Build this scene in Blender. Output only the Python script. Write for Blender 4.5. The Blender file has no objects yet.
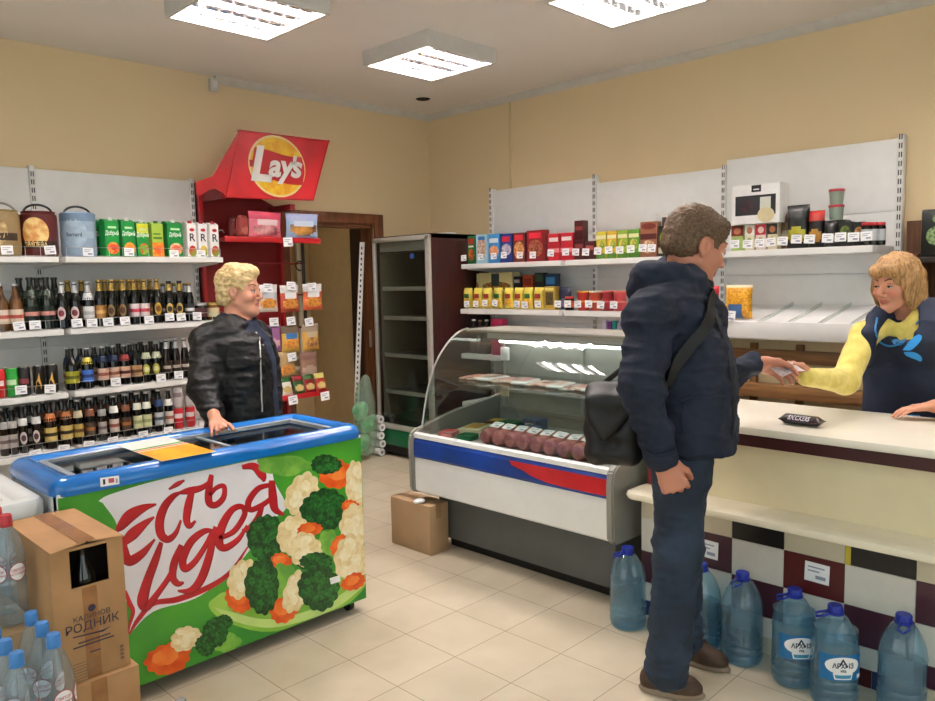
import bpy, bmesh, math, random
import numpy as np
from mathutils import Vector, Matrix
random.seed(7)
SC = bpy.context.scene
COL = SC.collection
PI = math.pi
# ---------------------------------------------------------------- camera
FPX = 770.0
CX, CY = 467.5, 350.5
def _cam():
    def r(p): return np.array([p[0]-CX, -(p[1]-CY), -FPX])
    X = r((1230, 262.)); X /= np.linalg.norm(X)
    Y = r((-325, 295.)); Y /= np.linalg.norm(Y)
    m = X+Y; d = X-Y
    m /= np.linalg.norm(m); d -= m*(d@m); d /= np.linalg.norm(d)
    X = (m+d)/2**.5; Y = (m-d)/2**.5
    return np.array([X, Y, np.cross(X, Y)])
RW = _cam()
def ray(px, py): return RW @ np.array([px-CX, -(py-CY), -FPX])
CEIL = 3.02
_r = ray(428, 116)
CAM = np.array([0, 0, CEIL]) - _r*(1.5/_r[2])
FWD = -RW[:, 2]
def at(px, py, axis, val):
    """point where a line of sight meets the plane axis=val"""
    r = ray(px, py); return CAM + r*((val-CAM[axis])/r[axis])
def dep(px, py, d):
    r = ray(px, py); return CAM + r*(d/(r@FWD))
cd = bpy.data.cameras.new('camera'); cam = bpy.data.objects.new('camera', cd); COL.objects.link(cam)
M4 = Matrix([list(RW[0])+[CAM[0]], list(RW[1])+[CAM[1]], list(RW[2])+[CAM[2]], [0, 0, 0, 1]])
cam.matrix_world = M4
cd.sensor_width = 36; cd.sensor_fit = 'HORIZONTAL'; cd.lens = FPX/935*36; cd.clip_start = .05
SC.camera = cam
SC.view_settings.view_transform = 'Standard'; SC.view_settings.look = 'None'
SC.view_settings.gamma = 1; SC.view_settings.use_curve_mapping = False
SC.view_settings.exposure = 0.8
w = bpy.data.worlds.new('world'); SC.world = w; w.use_nodes = True
w.node_tree.nodes['Background'].inputs[0].default_value = (.93, .97, 1, 1)
w.node_tree.nodes['Background'].inputs[1].default_value = 1.6
# ---------------------------------------------------------------- materials
def lin(h):
    h = h.lstrip('#')
    c = [int(h[i:i+2], 16)/255 for i in (0, 2, 4)]
    return tuple((x/12.92 if x <= .04045 else ((x+.055)/1.055)**2.4) for x in c)+(1,)
MATS = {}
def M(name, hexc='#888888', rough=.5, metal=0., var=.06, scale=12., bump=0., bscale=60., spec=.5, coat=0., emit=0., hex2=None, trans=0., ior=1.45, alpha=1., stretch=None, sheen=0., sss=0.):
    if name in MATS: return MATS[name]
    m = bpy.data.materials.new(name); m.use_nodes = True
    n = m.node_tree.nodes; L = m.node_tree.links; b = n['Principled BSDF']
    c = lin(hexc)
    b.inputs['Roughness'].default_value = rough; b.inputs['Metallic'].default_value = metal
    b.inputs['Specular IOR Level'].default_value = spec
    b.inputs['Coat Weight'].default_value = coat; b.inputs['IOR'].default_value = ior
    b.inputs['Transmission Weight'].default_value = trans; b.inputs['Alpha'].default_value = alpha
    b.inputs['Sheen Weight'].default_value = sheen
    if sss: b.inputs['Subsurface Weight'].default_value = sss; b.inputs['Subsurface Radius'].default_value = (.012, .005, .003)
    tc = n.new('ShaderNodeTexCoord'); src = tc.outputs['Object']
    if stretch:
        mp = n.new('ShaderNodeMapping'); mp.inputs['Scale'].default_value = stretch
        L.new(src, mp.inputs[0]); src = mp.outputs[0]
    c2 = lin(hex2) if hex2 else tuple(x*(1-var) for x in c[:3])+(1,)
    if hex2 or var:
        nz = n.new('ShaderNodeTexNoise'); nz.inputs['Scale'].default_value = scale; nz.inputs['Detail'].default_value = 3
        L.new(src, nz.inputs['Vector'])
        rp = n.new('ShaderNodeValToRGB'); rp.color_ramp.elements[0].color = c; rp.color_ramp.elements[1].color = c2
        rp.color_ramp.elements[0].position = .38; rp.color_ramp.elements[1].position = .62
        L.new(nz.outputs[0], rp.inputs[0]); L.new(rp.outputs[0], b.inputs['Base Color'])
    else: b.inputs['Base Color'].default_value = c
    if bump:
        nb = n.new('ShaderNodeTexNoise'); nb.inputs['Scale'].default_value = bscale; nb.inputs['Detail'].default_value = 4
        L.new(src, nb.inputs['Vector'])
        bp = n.new('ShaderNodeBump'); bp.inputs['Strength'].default_value = bump; bp.inputs['Distance'].default_value = .01
        L.new(nb.outputs[0], bp.inputs['Height']); L.new(bp.outputs[0], b.inputs['Normal'])
    if emit:
        b.inputs['Emission Color'].default_value = c; b.inputs['Emission Strength'].default_value = emit
    MATS[name] = m; return m
def thin_glass(name, hexc='#ffffff', rough=.02, body=0., ior=1.45, tint2=None):
    """thin clear sheet: lets light through tinted, mirrors by Fresnel, 'body' adds a milky share"""
    if name in MATS: return MATS[name]
    m = bpy.data.materials.new(name); m.use_nodes = True
    n = m.node_tree.nodes; L = m.node_tree.links; n.clear()
    out = n.new('ShaderNodeOutputMaterial'); t = n.new('ShaderNodeBsdfTransparent'); t.inputs[0].default_value = lin(hexc)
    g = n.new('ShaderNodeBsdfGlossy'); g.inputs['Roughness'].default_value = rough
    lw = n.new('ShaderNodeLayerWeight'); lw.inputs[0].default_value = .5
    pw = n.new('ShaderNodeMath'); pw.operation = 'POWER'; pw.inputs[1].default_value = 4; L.new(lw.outputs['Facing'], pw.inputs[0])
    fr = n.new('ShaderNodeMapRange'); fr.inputs[3].default_value = .05; fr.inputs[4].default_value = .9; L.new(pw.outputs[0], fr.inputs[0])
    last = t.outputs[0]
    if body:
        d = n.new('ShaderNodeBsdfDiffuse'); d.inputs[0].default_value = lin(tint2 or hexc)
        nz = n.new('ShaderNodeTexNoise'); nz.inputs['Scale'].default_value = 9
        tc = n.new('ShaderNodeTexCoord'); L.new(tc.outputs['Object'], nz.inputs['Vector'])
        mr = n.new('ShaderNodeMapRange'); mr.inputs[3].default_value = body*.6; mr.inputs[4].default_value = body*1.4
        L.new(nz.outputs[0], mr.inputs[0])
        mx = n.new('ShaderNodeMixShader'); L.new(mr.outputs[0], mx.inputs[0])
        L.new(last, mx.inputs[1]); L.new(d.outputs[0], mx.inputs[2]); last = mx.outputs[0]
    mx = n.new('ShaderNodeMixShader'); L.new(fr.outputs[0], mx.inputs[0]); L.new(last, mx.inputs[1]); L.new(g.outputs[0], mx.inputs[2])
    L.new(mx.outputs[0], out.inputs[0]); MATS[name] = m; return m
# ---------------------------------------------------------------- mesh builder
class MB:
    def __init__(s): s.bm = bmesh.new(); s.mats = []
    def mi(s, m):
        if isinstance(m, str): m = MATS[m]
        if m not in s.mats: s.mats.append(m)
        return s.mats.index(m)
    def faces(s, vs, fs, m):
        i = s.mi(m); bv = [s.bm.verts.new(tuple(v)) for v in vs]; out = []
        for f in fs:
            try: q = s.bm.faces.new([bv[k] for k in f]); q.material_index = i; out.append(q)
            except ValueError: pass
        return bv, out
    def box(s, x0, x1, y0, y1, z0, z1, m, bev=0., seg=2, rot=None, fm=None):
        x0, x1 = sorted((x0, x1)); y0, y1 = sorted((y0, y1)); z0, z1 = sorted((z0, z1))
        vs = [(x, y, z) for x in (x0, x1) for y in (y0, y1) for z in (z0, z1)]
        if rot is not None:
            c = Vector(((x0+x1)/2, (y0+y1)/2, (z0+z1)/2)); vs = [c+rot@(Vector(v)-c) for v in vs]
        bv, fs = s.faces(vs, [(0, 1, 3, 2), (4, 6, 7, 5), (0, 4, 5, 1), (2, 3, 7, 6), (0, 2, 6, 4), (1, 5, 7, 3)], m)
        if fm:
            for k, mm in fm.items(): fs[k].material_index = s.mi(mm)
        if bev:
            es = list({e for f in fs for e in f.edges})
            bmesh.ops.bevel(s.bm, geom=es, offset=bev, segments=seg, affect='EDGES', profile=.5)
        return s
    def quad(s, pts, m): s.faces(pts, [tuple(range(len(pts)))], m); return s
    def tube(s, pts, r, m, seg=8, closed=False, caps=True, flat=None):
        P = [Vector(p) for p in pts]; n = len(P); i = s.mi(m)
        R = r if isinstance(r, (list, tuple)) else [r]*n
        up = None; rings = []
        for k in range(n):
            a = P[(k-1) % n] if (closed or k > 0) else P[k]; b = P[(k+1) % n] if (closed or k < n-1) else P[k]
            t = (b-a); t = t.normalized() if t.length > 1e-9 else Vector((0, 0, 1))
            if up is None:
                up = Vector((0, 0, 1)) if abs(t.z) < .9 else Vector((1, 0, 0))
            u = up-t*up.dot(t)
            if u.length < 1e-6: u = t.orthogonal()
            u.normalize(); v = t.cross(u); up = u
            f = flat or 1.
            rings.append([s.bm.verts.new(P[k]+(u*math.cos(q)+v*math.sin(q)*f)*R[k]) for q in [2*PI*j/seg for j in range(seg)]])
        for k in range(n if closed else n-1):
            A, B = rings[k], rings[(k+1) % n]
            for j in range(seg):
                f = s.bm.faces.new((A[j], A[(j+1) % seg], B[(j+1) % seg], B[j])); f.material_index = i
        if caps and not closed:
            for A in (rings[0], rings[-1]):
                f = s.bm.faces.new(A); f.material_index = i
        return s
    def cyl(s, p0, p1, r0, m, r1=None, seg=16): return s.tube([p0, p1], [r0, r0 if r1 is None else r1], m, seg)
    def lathe(s, prof, m, seg=20, c=(0, 0, 0), sx=1., sy=1., ms=None, square=0.):
        """prof: (r, z) pairs bottom to top; ms: material per span"""
        rings = []
        def sq(a): return 1. if not square else (abs(math.cos(a))**square+abs(math.sin(a))**square)**(-1/square)
        for r, z in prof:
            if r < 1e-6: rings.append([s.bm.verts.new((c[0], c[1], c[2]+z))])
            else: rings.append([s.bm.verts.new((c[0]+r*sx*sq(a)*math.cos(a), c[1]+r*sy*sq(a)*math.sin(a), c[2]+z)) for a in [2*PI*(j+.5)/seg for j in range(seg)]])
        for k in range(len(prof)-1):
            i = s.mi(ms[k] if ms else m); A, B = rings[k], rings[k+1]
            for j in range(seg):
                j2 = (j+1) % seg
                if len(A) == 1 and len(B) == 1: continue
                vs = (A[0], B[j2], B[j]) if len(A) == 1 else ((A[j], A[j2], B[0]) if len(B) == 1 else (A[j], A[j2], B[j2], B[j]))
                f = s.bm.faces.new(vs); f.material_index = i
        for k in (0, -1):
            if len(rings[k]) > 1:
                f = s.bm.faces.new(rings[k]); f.material_index = s.mi((ms[0] if k == 0 else ms[-1]) if ms else m)
        return s
    def prism(s, pts, off, m):
        """polygon pts pushed by vector off"""
        n = len(pts); o = Vector(off); A = [Vector(p) for p in pts]; B = [p+o for p in A]
        s.faces(A+B, [tuple(range(n)), tuple(range(2*n-1, n-1, -1))]+[(k, (k+1) % n, n+(k+1) % n, n+k) for k in range(n)], m)
        return s
    def ball(s, c, r, m, seg=12, rot=None):
        r = (r, r, r) if not isinstance(r, (tuple, list)) else r
        vs = []; nr = seg//2+1
        i = s.mi(m); c = Vector(c)
        def pt(a, b):
            v = Vector((r[0]*math.sin(b)*math.cos(a), r[1]*math.sin(b)*math.sin(a), r[2]*math.cos(b)))
            return c+(rot@v if rot is not None else v)
        rings = [[s.bm.verts.new(pt(2*PI*j/seg, PI*k/nr)) for j in range(seg)] for k in range(1, nr)]
        t = s.bm.verts.new(pt(0, 0)); b = s.bm.verts.new(pt(0, PI))
        for j in range(seg):
            j2 = (j+1) % seg
            s.bm.faces.new((t, rings[0][j], rings[0][j2])).material_index = i
            s.bm.faces.new((b, rings[-1][j2], rings[-1][j])).material_index = i
            for k in range(len(rings)-1):
                s.bm.faces.new((rings[k][j], rings[k+1][j], rings[k+1][j2], rings[k][j2])).material_index = i
        return s
    def mesh(s, me, M4, m):
        i = s.mi(m); bv = [s.bm.verts.new(M4@v.co) for v in me.vertices]
        for p in me.polygons:
            try: s.bm.faces.new([bv[k] for k in p.vertices]).material_index = i
            except ValueError: pass
        return s
    def data(s, name, smooth=40, fix=True):
        if fix: bmesh.ops.recalc_face_normals(s.bm, faces=s.bm.faces[:])
        me = bpy.data.meshes.new(name); s.bm.to_mesh(me); s.bm.free()
        for m in s.mats: me.materials.append(m)
        if smooth:
            me.polygons.foreach_set('use_smooth', [True]*len(me.polygons))
            me.set_sharp_from_angle(angle=math.radians(smooth))
        return me
    def build(s, name, parent=None, smooth=40, fix=True, loc=None, label=None):
        """mesh given in world coordinates unless the parent sits elsewhere: vertices are moved into the parent's frame"""
        me = s.data(name, smooth, fix)
        o = bpy.data.objects.new(name, me); COL.objects.link(o)
        if parent is not None:
            o.parent = parent
            p = parent; off = Vector((0, 0, 0))
            if loc is None and parent.get('_world', 0):
                me.transform(Matrix.Translation(-Vector(parent['_off'])))
                o['_world'] = 1; o['_off'] = parent['_off']
        if loc is not None: o.location = loc
        if label: o['label'] = label
        return o
def thing(name, label, cat, loc=(0, 0, 0), group=None, rotz=0, world=True):
    """Empty at the thing's base; its children may be built in world coordinates"""
    o = bpy.data.objects.new(name, None); COL.objects.link(o); o.location = loc; o.rotation_euler = (0, 0, rotz)
    o.empty_display_size = .05
    if world: o['_world'] = 1; o['_off'] = tuple(loc)
    o['label'] = label; o['category'] = cat
    if group: o['group'] = group
    return o
def tag(o, label, cat, group=None):
    o['label'] = label; o['category'] = cat
    if group: o['group'] = group
    return o
def struct(o): o['kind'] = 'structure'; return o
def dup(r, loc, rotz=0., label=None, group=None, scale=None):
    """copy of a thing with copies of its parts and sub-parts"""
    def cp(o, parent):
        c = o.copy(); COL.objects.link(c)
        if parent is not None: c.parent = parent
        for ch in list(o.children): cp(ch, c)
        return c
    c = cp(r, None); c.location = loc; c.rotation_euler = (0, 0, rotz)
    if label: c['label'] = label
    if group: c['group'] = group
    if scale: c.scale = scale
    return c
def place(proto, used, loc, rotz=0., label=None, group=None, scale=None):
    """first use moves the original, later uses copy it"""
    if proto.name in used: return dup(proto, loc, rotz, label, group, scale)
    used.add(proto.name); proto.location = loc; proto.rotation_euler = (0, 0, rotz)
    if label: proto['label'] = label
    if group: proto['group'] = group
    if scale: proto.scale = scale
    return proto
USED = set()
def ring(c, r, n=16, ax=(0, 1), sx=1., sy=1., a0=0):
    out = []
    for k in range(n):
        v = list(c); a = a0+2*PI*k/n; v[ax[0]] += r*sx*math.cos(a); v[ax[1]] += r*sy*math.sin(a); out.append(tuple(v))
    return out
_tc = {}
def text_me(s, size=1., bold=0., spacing=1., shear=0.):
    key = (s, bold, spacing, shear)
    if key not in _tc:
        cu = bpy.data.curves.new('lettering', 'FONT'); cu.body = s; cu.size = 1.; cu.align_x = 'CENTER'; cu.align_y = 'CENTER'
        cu.offset = bold; cu.space_character = spacing; cu.shear = shear; cu.resolution_u = 3
        o = bpy.data.objects.new('lettering', cu); COL.objects.link(o)
        dg = bpy.context.evaluated_depsgraph_get()
        _tc[key] = bpy.data.meshes.new_from_object(o.evaluated_get(dg))
        bpy.data.objects.remove(o); 
    return _tc[key]
def put_text(mb, s, c, size, u, v, m, off=.0008, bold=0., spacing=1., wscale=1., shear=0.):
    """flat lettering centred at c, running along unit u with up vector v"""
    me = text_me(s, 1., bold, spacing, shear)
    u = Vector(u).normalized(); v = Vector(v).normalized(); n = u.cross(v)
    T = Matrix.Identity(4)
    for r in range(3):
        T[r][0] = u[r]*size*wscale; T[r][1] = v[r]*size; T[r][2] = n[r]; T[r][3] = c[r]+n[r]*off
    mb.mesh(me, T, m); return mb
def cdisc(b, f, cu, cv, ru, rv, m, n=22, rings=4):
    """filled ellipse laid on a curved surface f(u, v)"""
    i = b.mi(m); R = [[b.bm.verts.new(f(cu+ru*k/rings*math.cos(2*PI*j/n), cv+rv*k/rings*math.sin(2*PI*j/n))) for j in range(n)] for k in range(1, rings+1)]
    c = b.bm.verts.new(f(cu, cv))
    for j in range(n):
        b.bm.faces.new((c, R[0][j], R[0][(j+1) % n])).material_index = i
        for k in range(rings-1): b.bm.faces.new((R[k][j], R[k+1][j], R[k+1][(j+1) % n], R[k][(j+1) % n])).material_index = i
def cquad(b, f, q, m, n=8):
    """four-cornered patch (u, v corners: two below, two above) laid on a curved surface"""
    i = b.mi(m); lo = [b.bm.verts.new(f(q[0][0]+(q[1][0]-q[0][0])*k/n, q[0][1]+(q[1][1]-q[0][1])*k/n)) for k in range(n+1)]
    hi = [b.bm.verts.new(f(q[3][0]+(q[2][0]-q[3][0])*k/n, q[3][1]+(q[2][1]-q[3][1])*k/n)) for k in range(n+1)]
    for k in range(n): b.bm.faces.new((lo[k], lo[k+1], hi[k+1], hi[k])).material_index = i
# ---------------------------------------------------------------- common materials
M('wall_paint', '#e6d0a8', .85, var=.02, scale=1.2, bump=.05, bscale=180)
M('ceiling_paint', '#f0ece8', .9, var=.02, scale=2)
M('white_metal', '#e9e8e6', .4, var=.03); M('white_panel', '#f2f2f1', .5, var=.03)
M('slot_dark', '#2a2a2a', .8); M('tag_white', '#f4f4f6', .5, var=.02); M('tag_ink', '#9a9db2', .7)
M('wire', '#b9b9b9', .3, metal=.9, var=.1); M('black_plastic', '#111113', .4); M('grey_plastic', '#8c8a84', .5)
M('door_wood', '#7b4a2b', .5, hex2='#5f361d', scale=6, stretch=(8, 8, .6)); M('dark_wood', '#3a1512', .4, hex2='#260c0a', scale=6, stretch=(14, 14, 1))
M('cream', '#efe6cf', .35, var=.04); M('silver', '#b4b3ae', .35, metal=.7)
thin_glass('pane', '#f2f6f4')
# ================================================================ the room
XL, YN = -6.6, -7.2     # far ends of the room behind the camera
def floor_mat():
    m = M('floor_tile', '#d2c6b0', .32, var=.10, scale=4, hex2='#cabda6', spec=.4)
    n = m.node_tree.nodes; L = m.node_tree.links; b = n['Principled BSDF']
    tc = n.new('ShaderNodeTexCoord'); mp = n.new('ShaderNodeMapping'); L.new(tc.outputs['Object'], mp.inputs[0])
    mp.inputs['Location'].default_value = (3.21, 2.895, 0)
    br = n.new('ShaderNodeTexBrick'); br.offset = 0; br.squash = 1
    br.inputs['Scale'].default_value = 1; br.inputs['Brick Width'].default_value = .305; br.inputs['Row Height'].default_value = .3
    br.inputs['Mortar Size'].default_value = .0022; br.inputs['Mortar Smooth'].default_value = .2
    br.inputs['Color1'].default_value = (1, 1, 1, 1); br.inputs['Color2'].default_value = (.93, .93, .92, 1); br.inputs['Mortar'].default_value = (.5, .46, .4, 1)
    L.new(mp.outputs[0], br.inputs[0])
    old = b.inputs['Base Color'].links[0].from_socket
    mx = n.new('ShaderNodeMix'); mx.data_type = 'RGBA'; mx.blend_type = 'MULTIPLY'; mx.inputs[0].default_value = 1
    L.new(old, mx.inputs[6]); L.new(br.outputs[0], mx.inputs[7]); L.new(mx.outputs[2], b.inputs['Base Color'])
    bp = n.new('ShaderNodeBump'); bp.inputs['Strength'].default_value = .25; bp.inputs['Distance'].default_value = .002; bp.invert = True
    L.new(br.outputs['Fac'], bp.inputs['Height']); L.new(bp.outputs[0], b.inputs['Normal'])
    return m
floor_mat()
struct(MB().box(XL, .2, YN, 2.2, -.1, 0, 'floor_tile').build('floor', smooth=0))
struct(MB().box(XL, .2, YN, 0, CEIL, CEIL+.1, 'ceiling_paint').build('ceiling', smooth=0))
DX0, DX1, DZ = -1.57, -.69, 2.0
b = MB(); b.box(XL, DX0, 0, .12, 0, CEIL, 'wall_paint'); b.box(DX1, .0, 0, .12, 0, CEIL, 'wall_paint'); b.box(DX0, DX1, 0, .12, DZ, CEIL, 'wall_paint')
struct(b.build('wall_left', smooth=0))
struct(MB().box(0, .12, YN, .12, 0, CEIL, 'wall_paint').build('wall_right', smooth=0))
def fill_window_wall(name, axis, pos, a0, a1, w0, w1, z0, z1, no):  # unseen wall with an added window that lets in daylight as fill
    def bx(b, p0, p1, u0, u1, v0, v1, m):
        if axis == 0: b.box(p0, p1, u0, u1, v0, v1, m)
        else: b.box(u0, u1, p0, p1, v0, v1, m)
    b = MB()
    for q in ((a0, w0, 0, CEIL), (w1, a1, 0, CEIL), (w0, w1, 0, z0), (w0, w1, z1, CEIL)): bx(b, pos-.12, pos, *q, 'wall_paint')
    struct(b.build(name, smooth=0))
    b = MB()
    for k in range(4):
        u = w0+(w1-w0-.06)*k/3; bx(b, pos-.09, pos-.03, u, u+.06, z0, z1, 'white_metal')
    for v in (z0, z1-.06): bx(b, pos-.09, pos-.03, w0, w1, v, v+.06, 'white_metal')
    wf = struct(b.build('fill_window_%d' % no, smooth=0))
    b = MB(); bx(b, pos-.065, pos-.06, w0+.03, w1-.03, z0+.03, z1-.03, 'pane'); b.build('pane', wf, smooth=0)
    ld = bpy.data.lights.new('fill_window_portal', 'AREA'); lo = bpy.data.objects.new('fill_window_portal', ld); COL.objects.link(lo)  # sampling aid for daylight through the added window
    ld.shape = 'RECTANGLE'; ld.size = w1-w0; ld.size_y = z1-z0; ld.cycles.is_portal = True
    if axis == 0: lo.location = (pos-.1, (w0+w1)/2, (z0+z1)/2); lo.rotation_euler = (PI/2, 0, -PI/2)
    else: lo.location = ((w0+w1)/2, pos-.1, (z0+z1)/2); lo.rotation_euler = (PI/2, 0, PI)
fill_window_wall('wall_back', 0, XL, YN, .12, -6.4, -2.6, .5, 2.7, 1)
fill_window_wall('wall_front', 1, YN, XL-.12, .12, -5.9, -2.2, .5, 2.7, 2)
# cove moulding along both walls, with the cable duct and its box
M('cove', '#d8d4cc', .6)
b = MB()
b.prism([(-2.13, 0, CEIL), (-2.13, -.05, CEIL), (-2.13, -.035, CEIL-.03), (-2.13, 0, CEIL-.05)], (2.13, 0, 0), 'cove')
struct(b.build('trim_1'))
b = MB(); b.prism([(0, 0, CEIL), (-.05, 0, CEIL), (-.035, 0, CEIL-.03), (0, 0, CEIL-.05)], (0, YN, 0), 'cove'); struct(b.build('trim_2'))
b = MB(); b.box(-2.17, -2.11, -.05, 0, CEIL-.11, CEIL-.02, 'cove', .004); b.box(-2.155, -2.125, -.052, -.05, CEIL-.09, CEIL-.04, 'white_metal')
tag(b.build('junction_box'), 'small white junction box at the end of the wall moulding', 'junction box')
tag(MB().box(-.012, 0, -1.015, -.997, 1.9, CEIL-.05, M('duct', '#d9c595', .7)).build('cable_duct'), 'thin beige cable duct running up the wall beside the corner', 'cable duct')
# doorway, corridor behind it
b = MB()
b.box(DX1, DX1+.095, -.03, .0, 0, DZ+.09, 'door_wood', .006); b.box(DX0-.095, DX0, -.03, .0, 0, DZ+.09, 'door_wood', .006)
b.box(DX0-.0, DX1, -.03, 0, DZ, DZ+.09, 'door_wood', .006)
b.box(DX1-.03, DX1, 0, .14, 0, DZ, 'door_wood'); b.box(DX0, DX0+.03, 0, .14, 0, DZ, 'door_wood'); b.box(DX0, DX1, 0, .14, DZ-.03, DZ, 'door_wood')
fr = struct(b.build('door_1'))
MB().box(DX1-.034, DX1-.03, .03, .06, .93, 1.08, 'silver').build('strike_plate', fr)
M('corridor_paint', '#c9b184', .9, var=.05)
struct(MB().box(-2.4, .5, 1.0, 1.1, 0, 2.7, 'corridor_paint').build('wall_corridor', smooth=0))
struct(MB().box(-.69, -.6, .3, 1.0, 0, 2.7, 'corridor_paint').build('wall_corridor_right', smooth=0))
struct(MB().box(-2.5, -2.4, .12, 1.1, 0, 2.7, 'corridor_paint').build('wall_corridor_left', smooth=0))
struct(MB().box(-2.5, .5, .12, 1.1, 2.7, 2.8, 'ceiling_paint').build('ceiling_corridor', smooth=0))
p0 = MB()
M('pipe_paint', '#d8d2c0', .45)
for dx in (-.115, 0.): p0.cyl((-.86+dx, .92, .0 if dx else .75), (-.86+dx, .92, 2.7), .022, 'pipe_paint', seg=14)
for z in (.8, 1.5, 2.3): p0.box(-1.0, -.83, .93, 1.0, z-.012, z+.012, 'pipe_paint')
p0.tube([(-.86, .92, .78), (-.86, .9, .72), (-.9, .88, .7), (-.95, .92, .7)], .022, 'pipe_paint', 12)
tag(p0.build('heating_pipe'), 'pair of painted heating pipes on the corridor wall through the doorway', 'pipe')
MB().box(DX1-.03, DX1-.0, .14, .3, 0, DZ-.02, M('lining', '#2c1a12', .5)).build('lining', fr)
b = MB(); b.lathe([(.11, 0), (.12, -.02), (.1, -.07), (.03, -.1), (0, -.1)], M('corridor_fill_globe', '#fff1d8', .4, emit=5), c=(-1.6, .55, 2.7)); cl = thing('added_fill_lamp', 'unseen round globe lamp added to light the corridor', 'lamp', (-1.6, .55, 2.7)); b.build('shade', cl)  # lamp added out of view to brighten the corridor
# ceiling lamps
M('lamp_metal', '#d6d4d0', .5); M('louvre', '#e4e4e6', .12, var=.02, metal=1.); M('tube_light', '#fff4ee', .4, var=0, emit=58)
def lamp(x0, y0, label, name='ceiling_light'):
    s = .62; zb = 2.925
    t = thing(name, label, 'ceiling lamp', (x0+s/2, y0+s/2, zb), 'louvred ceiling lamps')
    b = MB(); th = .02
    for a in ((x0, x0+th, y0, y0+s), (x0+s-th, x0+s, y0, y0+s), (x0+th, x0+s-th, y0, y0+th), (x0+th, x0+s-th, y0+s-th, y0+s)): b.box(a[0], a[1], a[2], a[3], zb, CEIL-.0005, 'lamp_metal')
    b.box(x0+th, x0+s-th, y0+th, y0+s-th, CEIL-.012, CEIL-.0006, 'lamp_metal'); b.build('housing', t, smooth=0)
    for k in range(4):
        yy = y0+s*(k+.5)/4
        MB().cyl((x0+.035, yy, zb+.055), (x0+s-.035, yy, zb+.055), .013, 'tube_light', seg=8).build('tube', t)
    b = MB()
    for k in range(1, 8):
        q = y0+s*k/8
        if k % 2 == 0: b.box(x0+th, x0+s-th, q-.003, q+.003, zb+.002, zb+.04, 'louvre')
        q = x0+s*k/8; b.box(q-.002, q+.002, y0+th, y0+s-th, zb+.002, zb+.036, 'louvre')
    for k in range(4): # curved white reflector above each tube
        yy = y0+s*(k+.5)/4; hw = s/8-.004
        b.prism([(x0+th, yy-hw, zb+.04), (x0+th, yy-hw*.5, zb+.08), (x0+th, yy+hw*.5, zb+.08), (x0+th, yy+hw, zb+.04), (x0+th, yy+hw*.5, zb+.083), (x0+th, yy-hw*.5, zb+.083)], (s-2*th, 0, 0), 'louvre')
    b.build('louvre', t, smooth=0); return t
lamp(-3.06, -1.88, 'square louvred lamp at the upper edge of the picture above the chest freezer')
lamp(-1.70, -1.83, 'square louvred lamp closest to the room corner and the ceiling hole')
lamp(-1.73, -3.37, 'square louvred lamp above the glass deli case')
lamp(-3.06, -3.40, 'square louvred lamp over the middle of the shop floor')
lamp(-4.55, -1.88, 'square louvred lamp over the white freezer'); lamp(-1.55, -5.0, 'square louvred lamp over the far end of the counter')
b = MB(); b.lathe([(.0, -.004), (.05, -.006), (.062, 0)], M('hole_dark', '#1b130c', .8), c=(-.49, -.47, CEIL))
tag(b.build('ceiling_spot'), 'small dark round spot fitting in the ceiling near the corner', 'ceiling spot')
# ================================================================ wall shelving
_tagme = None
def price_tag_me(w_=.06, h_=.05):
    b = MB(); b.box(-w_/2, w_/2, -.001, 0, -h_/2, h_/2, 'tag_white')
    for k, (x0, x1) in enumerate(((-.38, .3), (-.38, .1))): b.box(w_*x0, w_*x1, -.0014, -.001, h_*(.22-.2*k), h_*(.29-.2*k), 'tag_ink')
    b.box(-w_*.05, w_*.36, -.0014, -.001, -h_*.32, -h_*.14, 'tag_ink'); return b.data('price_tag', 0)
TAG = price_tag_me()
def tagat(parent, loc, rz, tilt=0, roll=0., sc=1.):
    o = bpy.data.objects.new('price_tag', TAG); COL.objects.link(o); o.parent = parent
    off = Vector(parent.get('_off', (0, 0, 0))); o.location = Vector(loc)-off; o.rotation_euler = (tilt, roll, rz); o.scale = (sc, 1, sc); return o
def LW(u, w_, z): return (u, -w_, z)        # along the left wall: u = x, w = distance from the wall
def RWL(u, w_, z): return (-w_, -u, z)      # along the right wall: u = -y
def pbox(b, f, u0, u1, w0, w1, z0, z1, m, bev=0.):
    p, q = f(u0, w0, z0), f(u1, w1, z1); b.box(p[0], q[0], p[1], q[1], z0, z1, m, bev); return b
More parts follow.
